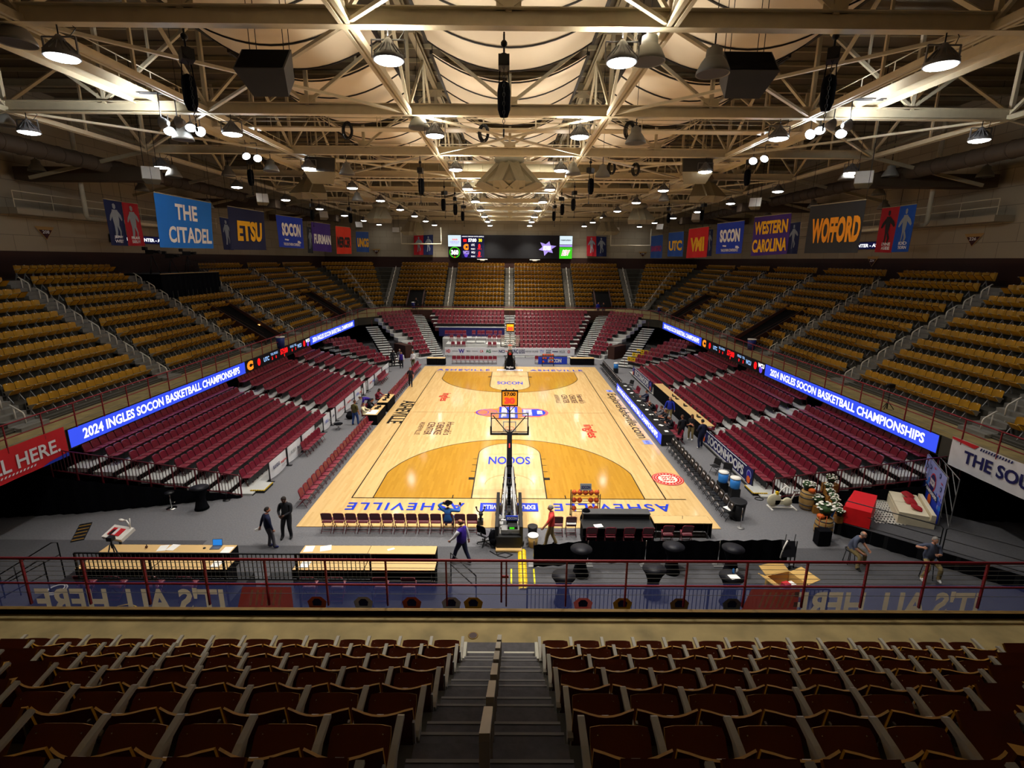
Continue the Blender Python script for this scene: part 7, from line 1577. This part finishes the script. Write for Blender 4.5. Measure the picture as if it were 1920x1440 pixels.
    hp_ = lambda x, y, z: hc+HR_ @ V((x, y, z))
    for sg in (-1, 1):
        m.ball(hp_(sg*.031, .085, .018), (.013, .009, .009), 'eye_white', 8, HR_); m.ball(hp_(sg*.031, .092, .018), .006, 'eye_dark', 6); m.ball(hp_(sg*.08, -.005, -.005), (.012, .022, .034), skin, 8, HR_); m.ball(hp_(sg*.031, .088, .04), (.02, .006, .005), hair, 6, HR_)
    m.ball(hp_(0, .093, -.06), (.025, .007, .006), 'lips', 8, HR_); m.ball(hp_(0, .105, -.03), (.016, .014, .012), skin, 8, HR_)
    sc = Matrix.Scale(s, 4)
    o = m.build('person', label=label, cat='person', loc=loc, rotz=facing((0, 0), face)); o.scale = (s*1.1, s*1.08, s)
    h = MB(); hv = []; k = 20; rows_ = 9
    if hairstyle != 'none':
        lo = {'short': 1.6, 'ring': 1.85, 'long': 2.25}[hairstyle]
        for j in range(rows_+1):
            for i in range(k):
                th = 2*PI*i/k; front = max(0, math.sin(th)); back = max(0, -math.sin(th)); t0 = .95 if hairstyle == 'ring' else 0.0; t1 = lo-.75*front**1.5+.25*back
                if hairstyle == 'ring': t1 = max(t0+.02, 1.95-1.0*front)
                ph = t0+(t1-t0)*j/rows_; r = 1.09 if j < rows_ else 1.0
                hv.append(hp_(.077*r*math.sin(ph)*math.cos(th), .099*r*math.sin(ph)*math.sin(th)-.004, .12*r*math.cos(ph)+.004))
        h.add(hv, [(j*k+i, (j+1)*k+i, (j+1)*k+(i+1) % k, j*k+(i+1) % k) for j in range(rows_) for i in range(k)], hair, True)
        if hairstyle == 'long': h.ball(hp_(0, -.06, -.09), (.085, .06, .14), hair, 12, HR_)
        h.build('hair', o)
    if hat:
        h = MB(); h.lathe([(.0, .17), (.05, .165), (.085, .14), (.095, .07), (.1, .06), (.17, .05), (.19, .07), (.18, .045), (.09, .04)], 'black_cloth', 22, hc, HR_); h.build('hat', o)
    if extra: extra(o, J)
    return o
def held(o, c, dims, mt, name, off=(0, 0, 0), rot=0.0):
    def f(o2, J):
        p = o2.matrix_basis
        w = Matrix.Translation(o2.location) @ Matrix.Rotation(o2.rotation_euler.z, 4, 'Z') @ Matrix.Diagonal((*o2.scale, 1)) @ (J['pa'+c]+V(off)).to_4d()
        m = MB(); m.box((0, 0, 0), dims, mt); q = m.build(name[0], label=name[1], cat=name[2], loc=w.to_3d(), rotz=o2.rotation_euler.z); q.rotation_euler.x = rot
    return f
SIT = dict(hip=(0, -.02, .55), foot_l=(-.13, .42, .08), foot_r=(.13, .42, .08), hand_l=(-.17, .3, .62), hand_r=(.17, .3, .62))
def seat(**k): d = dict(SIT); d.update(k); return d
K = .006
person((-9.55, -18.75, K), (.75, .66), 'man in a navy sweater and grey trousers holding white papers', 'navy_cloth', 'grey_cloth', 'shoe_navy', 'skin_tan', 'hair_dark', hand_l=(-.3, -.2, .84), hand_r=(.24, .1, .85), foot_r=(.12, .12, .08), head_yaw=-.3, extra=held(None, 'l', (.03, .2, .1), 'paper', ('paper_sheet', 'white folded papers in the hand of the navy sweater man', 'paper'), (0, -.08, -.04)))
person((-9.15, -17.95, K), (-.05, -1), 'tall man in a black jacket looking at the phone in his hands', 'blackish_cloth', 'blackish_cloth', 'shoe_dark', 'skin_dark', 'hair_dark', hand_l=(-.06, .28, 1.1), hand_r=(.1, .27, 1.08), head_pitch=.3, s=1.07, foot_r=(.16, .08, .08), extra=held(None, 'r', (.07, .015, .14), 'black_plastic', ('phone', 'dark phone held by the man in the black jacket', 'phone'), (-.05, .03, .03)))
person((-1.78, -19.75, K), (-.75, .45), 'bald man in a purple vest and white sleeves walking past the press tables', 'purple_cloth', 'navy_cloth', 'shoe_dark', 'skin_tan', 'hair_brown', 'ring', sleeves='white_cloth', hand_l=(-.24, .3, .98), hand_r=(.3, -.08, .85), foot_l=(-.1, .3, .08), foot_r=(.1, -.28, .12), s=1.03, belly=1.15)
person((-2.59, -17.36, K), (0, 1), 'man in a blue shirt and black hat sitting on the near baseline chairs', 'blue_cloth', 'jeans', 'shoe_dark', 'skin_tan', 'hair_dark', **seat(hand_l=(-.15, .12, 1.28), hand_r=(.42, .3, .98)), hat=True, extra=held(None, 'r', (.08, .015, .15), 'black_plastic', ('phone', 'dark phone held by the man in the black hat', 'phone'), (.02, .03, .05)))
person((1.7, -18.5, K), (-1, .1), 'man in a coral shirt walking left behind the near hoop', 'coral_cloth', 'khaki_cloth', 'shoe_dark', 'skin_tan', 'hair_grey', forearm='skin_tan', hand_l=(-.25, .28, .95), hand_r=(.26, .05, .85), foot_l=(-.1, .2, .08), foot_r=(.1, -.2, .1), s=1.02)
def stool(p, h, label):
    t = thing('stool', label, 'stool', p); m = MB(); m.lathe([(0, h-.06), (.19, h-.06), (.2, h-.01), (0, h)], 'black_plastic', 16); m.build('seat', t)
    for a in range(4): m = MB(); m.tube([(.13*math.cos(a*PI/2+.8), .13*math.sin(a*PI/2+.8), h-.05), (.2*math.cos(a*PI/2+.8), .2*math.sin(a*PI/2+.8), 0)], .016, 'black_metal', 6); m.build('leg', t)
stool((13.15, -19.55, K), .6, 'black stool under the man in khaki trousers'); 
person((13.15, -19.55, K), (.55, -.8), 'balding man in khaki trousers sitting by the wooden barrel', 'polo_grey', 'khaki_cloth', 'shoe_dark', 'skin_light', 'hair_grey', 'ring', forearm='skin_light', lean=.45, hip=(0, -.02, .69), foot_l=(-.24, .36, .08), foot_r=(.24, .34, .08), hand_l=(-.22, .42, .70), hand_r=(.22, .42, .70), head_yaw=-.5, s=1.04)
stool((15.35, -20.55, K), .74, 'tall black stool under the man with raised arm')
person((15.35, -20.55, K), (-.2, -1), 'man in grey polo, one arm raised, sitting on a tall stool', 'polo_grey', 'khaki_cloth', 'shoe_white', 'skin_light', 'hair_grey', 'short', forearm='skin_light', lean=.05, hip=(0, -.02, .83), foot_l=(-.14, .34, .22), foot_r=(.3, .3, .2), hand_l=(-.02, .3, 1.12), hand_r=(.42, .26, 1.32), s=1.05, belly=1.2)
person((-10.75, -3.1, K), (.45, .85), 'man in an olive shirt and jeans standing by the sponsor panels', 'olive_cloth', 'jeans', 'shoe_dark', 'skin_tan', 'hair_brown', 'short', forearm='skin_tan', foot_l=(-.14, -.12, .08), foot_r=(.12, .1, .08), hand_r=(.27, .1, .8), s=1.0)
person((-10.75, .5, K), (-.9, -.3), 'man in a purple top bending down beside the sponsor panels', 'purple_cloth', 'blackish_cloth', 'shoe_dark', 'skin_light', 'hair_brown', 'short', lean=1.45, hip=(0, -.1, .9), hand_l=(-.15, .5, .45), hand_r=(.15, .5, .42), foot_l=(-.14, -.05, .08), foot_r=(.14, .05, .08))
chair((-10.4, -2.25, CF), -PI/2, 'maroon folding chair of the man in the cream shirt', 'chairs at the left press tables'); chair((-10.5, -.75, CF), -PI/2, 'maroon folding chair pushed to the farther left press table', 'chairs at the left press tables'); chair((-10.5, 2.0, CF), -PI/2, 'maroon folding chair of the woman at the left press table', 'chairs at the left press tables')
person((-10.4, -2.25, K), (1, .1), 'man in a cream shirt sitting at the nearer left press table', 'cream_cloth', 'blackish_cloth', 'shoe_dark', 'skin_tan', 'hair_brown', 'short', **seat(hand_l=(-.15, .42, .8), hand_r=(.2, .4, .8)))
person((-10.5, 2.0, K), (1, -.2), 'woman with dark hair in a wine top sitting at the farther left press table', 'wine_cloth', 'blackish_cloth', 'shoe_dark', 'skin_tan', 'hair_dark', 'long', **seat(lean=.25, hand_l=(-.1, .5, .82), hand_r=(.15, .5, .8)))
person((-10.5, -.75, K), (1, 0), 'person in black with a dark cap leaning over the left press table', 'blackish_cloth', 'blackish_cloth', 'shoe_dark', 'skin_tan', 'hair_dark', 'short', **seat(lean=.5, hand_l=(-.1, .5, .8), hand_r=(.15, .5, .8)))
person((-8.98, 7.9, .032), (.1, -1), 'man in black walking along the left edge of the court', 'blackish_cloth', 'blackish_cloth', 'shoe_dark', 'skin_tan', 'hair_brown', 'short', forearm='skin_tan', foot_l=(-.1, .22, .08), foot_r=(.1, -.2, .1), hand_l=(-.24, .2, .88), hand_r=(.27, -.1, .85))
person((11.0, -6.1, K), (-.25, 1), 'man in a dark suit standing with his back to the camera on the right floor', 'blackish_cloth', 'blackish_cloth', 'shoe_white', 'skin_tan', 'hair_brown', 'short', foot_l=(-.12, .08, .08), hand_r=(.24, .12, .9))
person((11.75, -5.75, K), (-.6, -.75), 'woman in black top and tan trousers with folded arms', 'blackish_cloth', 'khaki_cloth', 'shoe_white', 'skin_tan', 'hair_brown', 'long', forearm='skin_tan', hand_l=(.1, .22, 1.1), hand_r=(-.1, .24, 1.12), s=.98)
person((11.85, -7.3, K), (-.35, .9), 'man in navy with white shoes standing at the end of the near blue banner', 'navy_cloth', 'navy_cloth', 'shoe_white', 'skin_tan', 'hair_dark', 'short', foot_r=(.14, .1, .08), hand_l=(-.12, .25, 1.05), s=1.05)
person((11.5, -1.9, K), (-.5, -.85), 'man in a bright blue jacket and khaki trousers standing behind the scorers table', 'royal_cloth', 'khaki_cloth', 'shoe_dark', 'skin_light', 'hair_grey', 'ring', hand_l=(-.32, .1, .9), hand_r=(.32, .1, .9), s=1.04)
for i, (y, t, hr, st, lab, ln) in enumerate(((-4.7, 'blackish_cloth', 'hair_grey', 'short', 'grey-haired person in black sitting at the near end of the scorers table', .35), (-3.4, 'blackish_cloth', 'hair_brown', 'short', 'man in black holding papers at the scorers table', .1), (-2.5, 'grey_cloth', 'hair_brown', 'short', 'person in dark grey beside the man holding papers at the scorers table', .15), (-.6, 'blackish_cloth', 'hair_grey', 'ring', 'person in black leaning over the middle of the scorers table', .7), (1.9, 'navy_cloth', 'hair_dark', 'short', 'person in navy sitting upright at the far part of the scorers table', .0))):
    person((10.85, y, K), (-1, .1*((i % 3)-1)), lab, t, 'blackish_cloth', 'shoe_dark', 'skin_tan', hr, st, forearm='skin_tan' if i == 1 else None, **seat(lean=ln, hand_l=(-.1, .45, .84), hand_r=(.12, .42, .86)))
person((-11.5, 16.0, K), (.1, -1), 'man in a purple vest standing at the far left corner of the floor', 'purple_cloth', 'blackish_cloth', 'shoe_dark', 'skin_tan', 'hair_dark', 'short', sleeves='white_cloth')
person((-10.3, 16.3, K), (-.4, -1), 'person in white and olive standing at the far left end of the sideline chairs', 'white_cloth', 'olive_cloth', 'shoe_dark', 'skin_tan', 'hair_brown', 'short', hand_l=(-.1, .28, 1.05))
person((-12.6, 16.9, K), (.6, -.8), 'person in black by the far left corner steps', 'blackish_cloth', 'blackish_cloth', 'shoe_dark', 'skin_dark', 'hair_dark', 'short')
person((-12.0, 17.6, K), (.4, -.8), 'person in grey by the far left corner steps', 'grey_cloth', 'blackish_cloth', 'shoe_dark', 'skin_tan', 'hair_grey', 'short')
q = G(1118, 600, 3.4); person((13.1, 35.2, 3.76), (-.2, -1), 'person in black standing at the top of the far right steps', 'blackish_cloth', 'grey_cloth', 'shoe_dark', 'skin_tan', 'hair_dark', 'short')
person((12.4, 35.6, 3.76), (.4, -1), 'person in royal blue at the top of the far right steps', 'royal_cloth', 'grey_cloth', 'shoe_dark', 'skin_light', 'hair_brown', 'short')
person((-14.3, 41.2, 3.76), (0, -1), 'person in black by the far left entry tunnel', 'blackish_cloth', 'blackish_cloth', 'shoe_dark', 'skin_light', 'hair_brown', 'short')
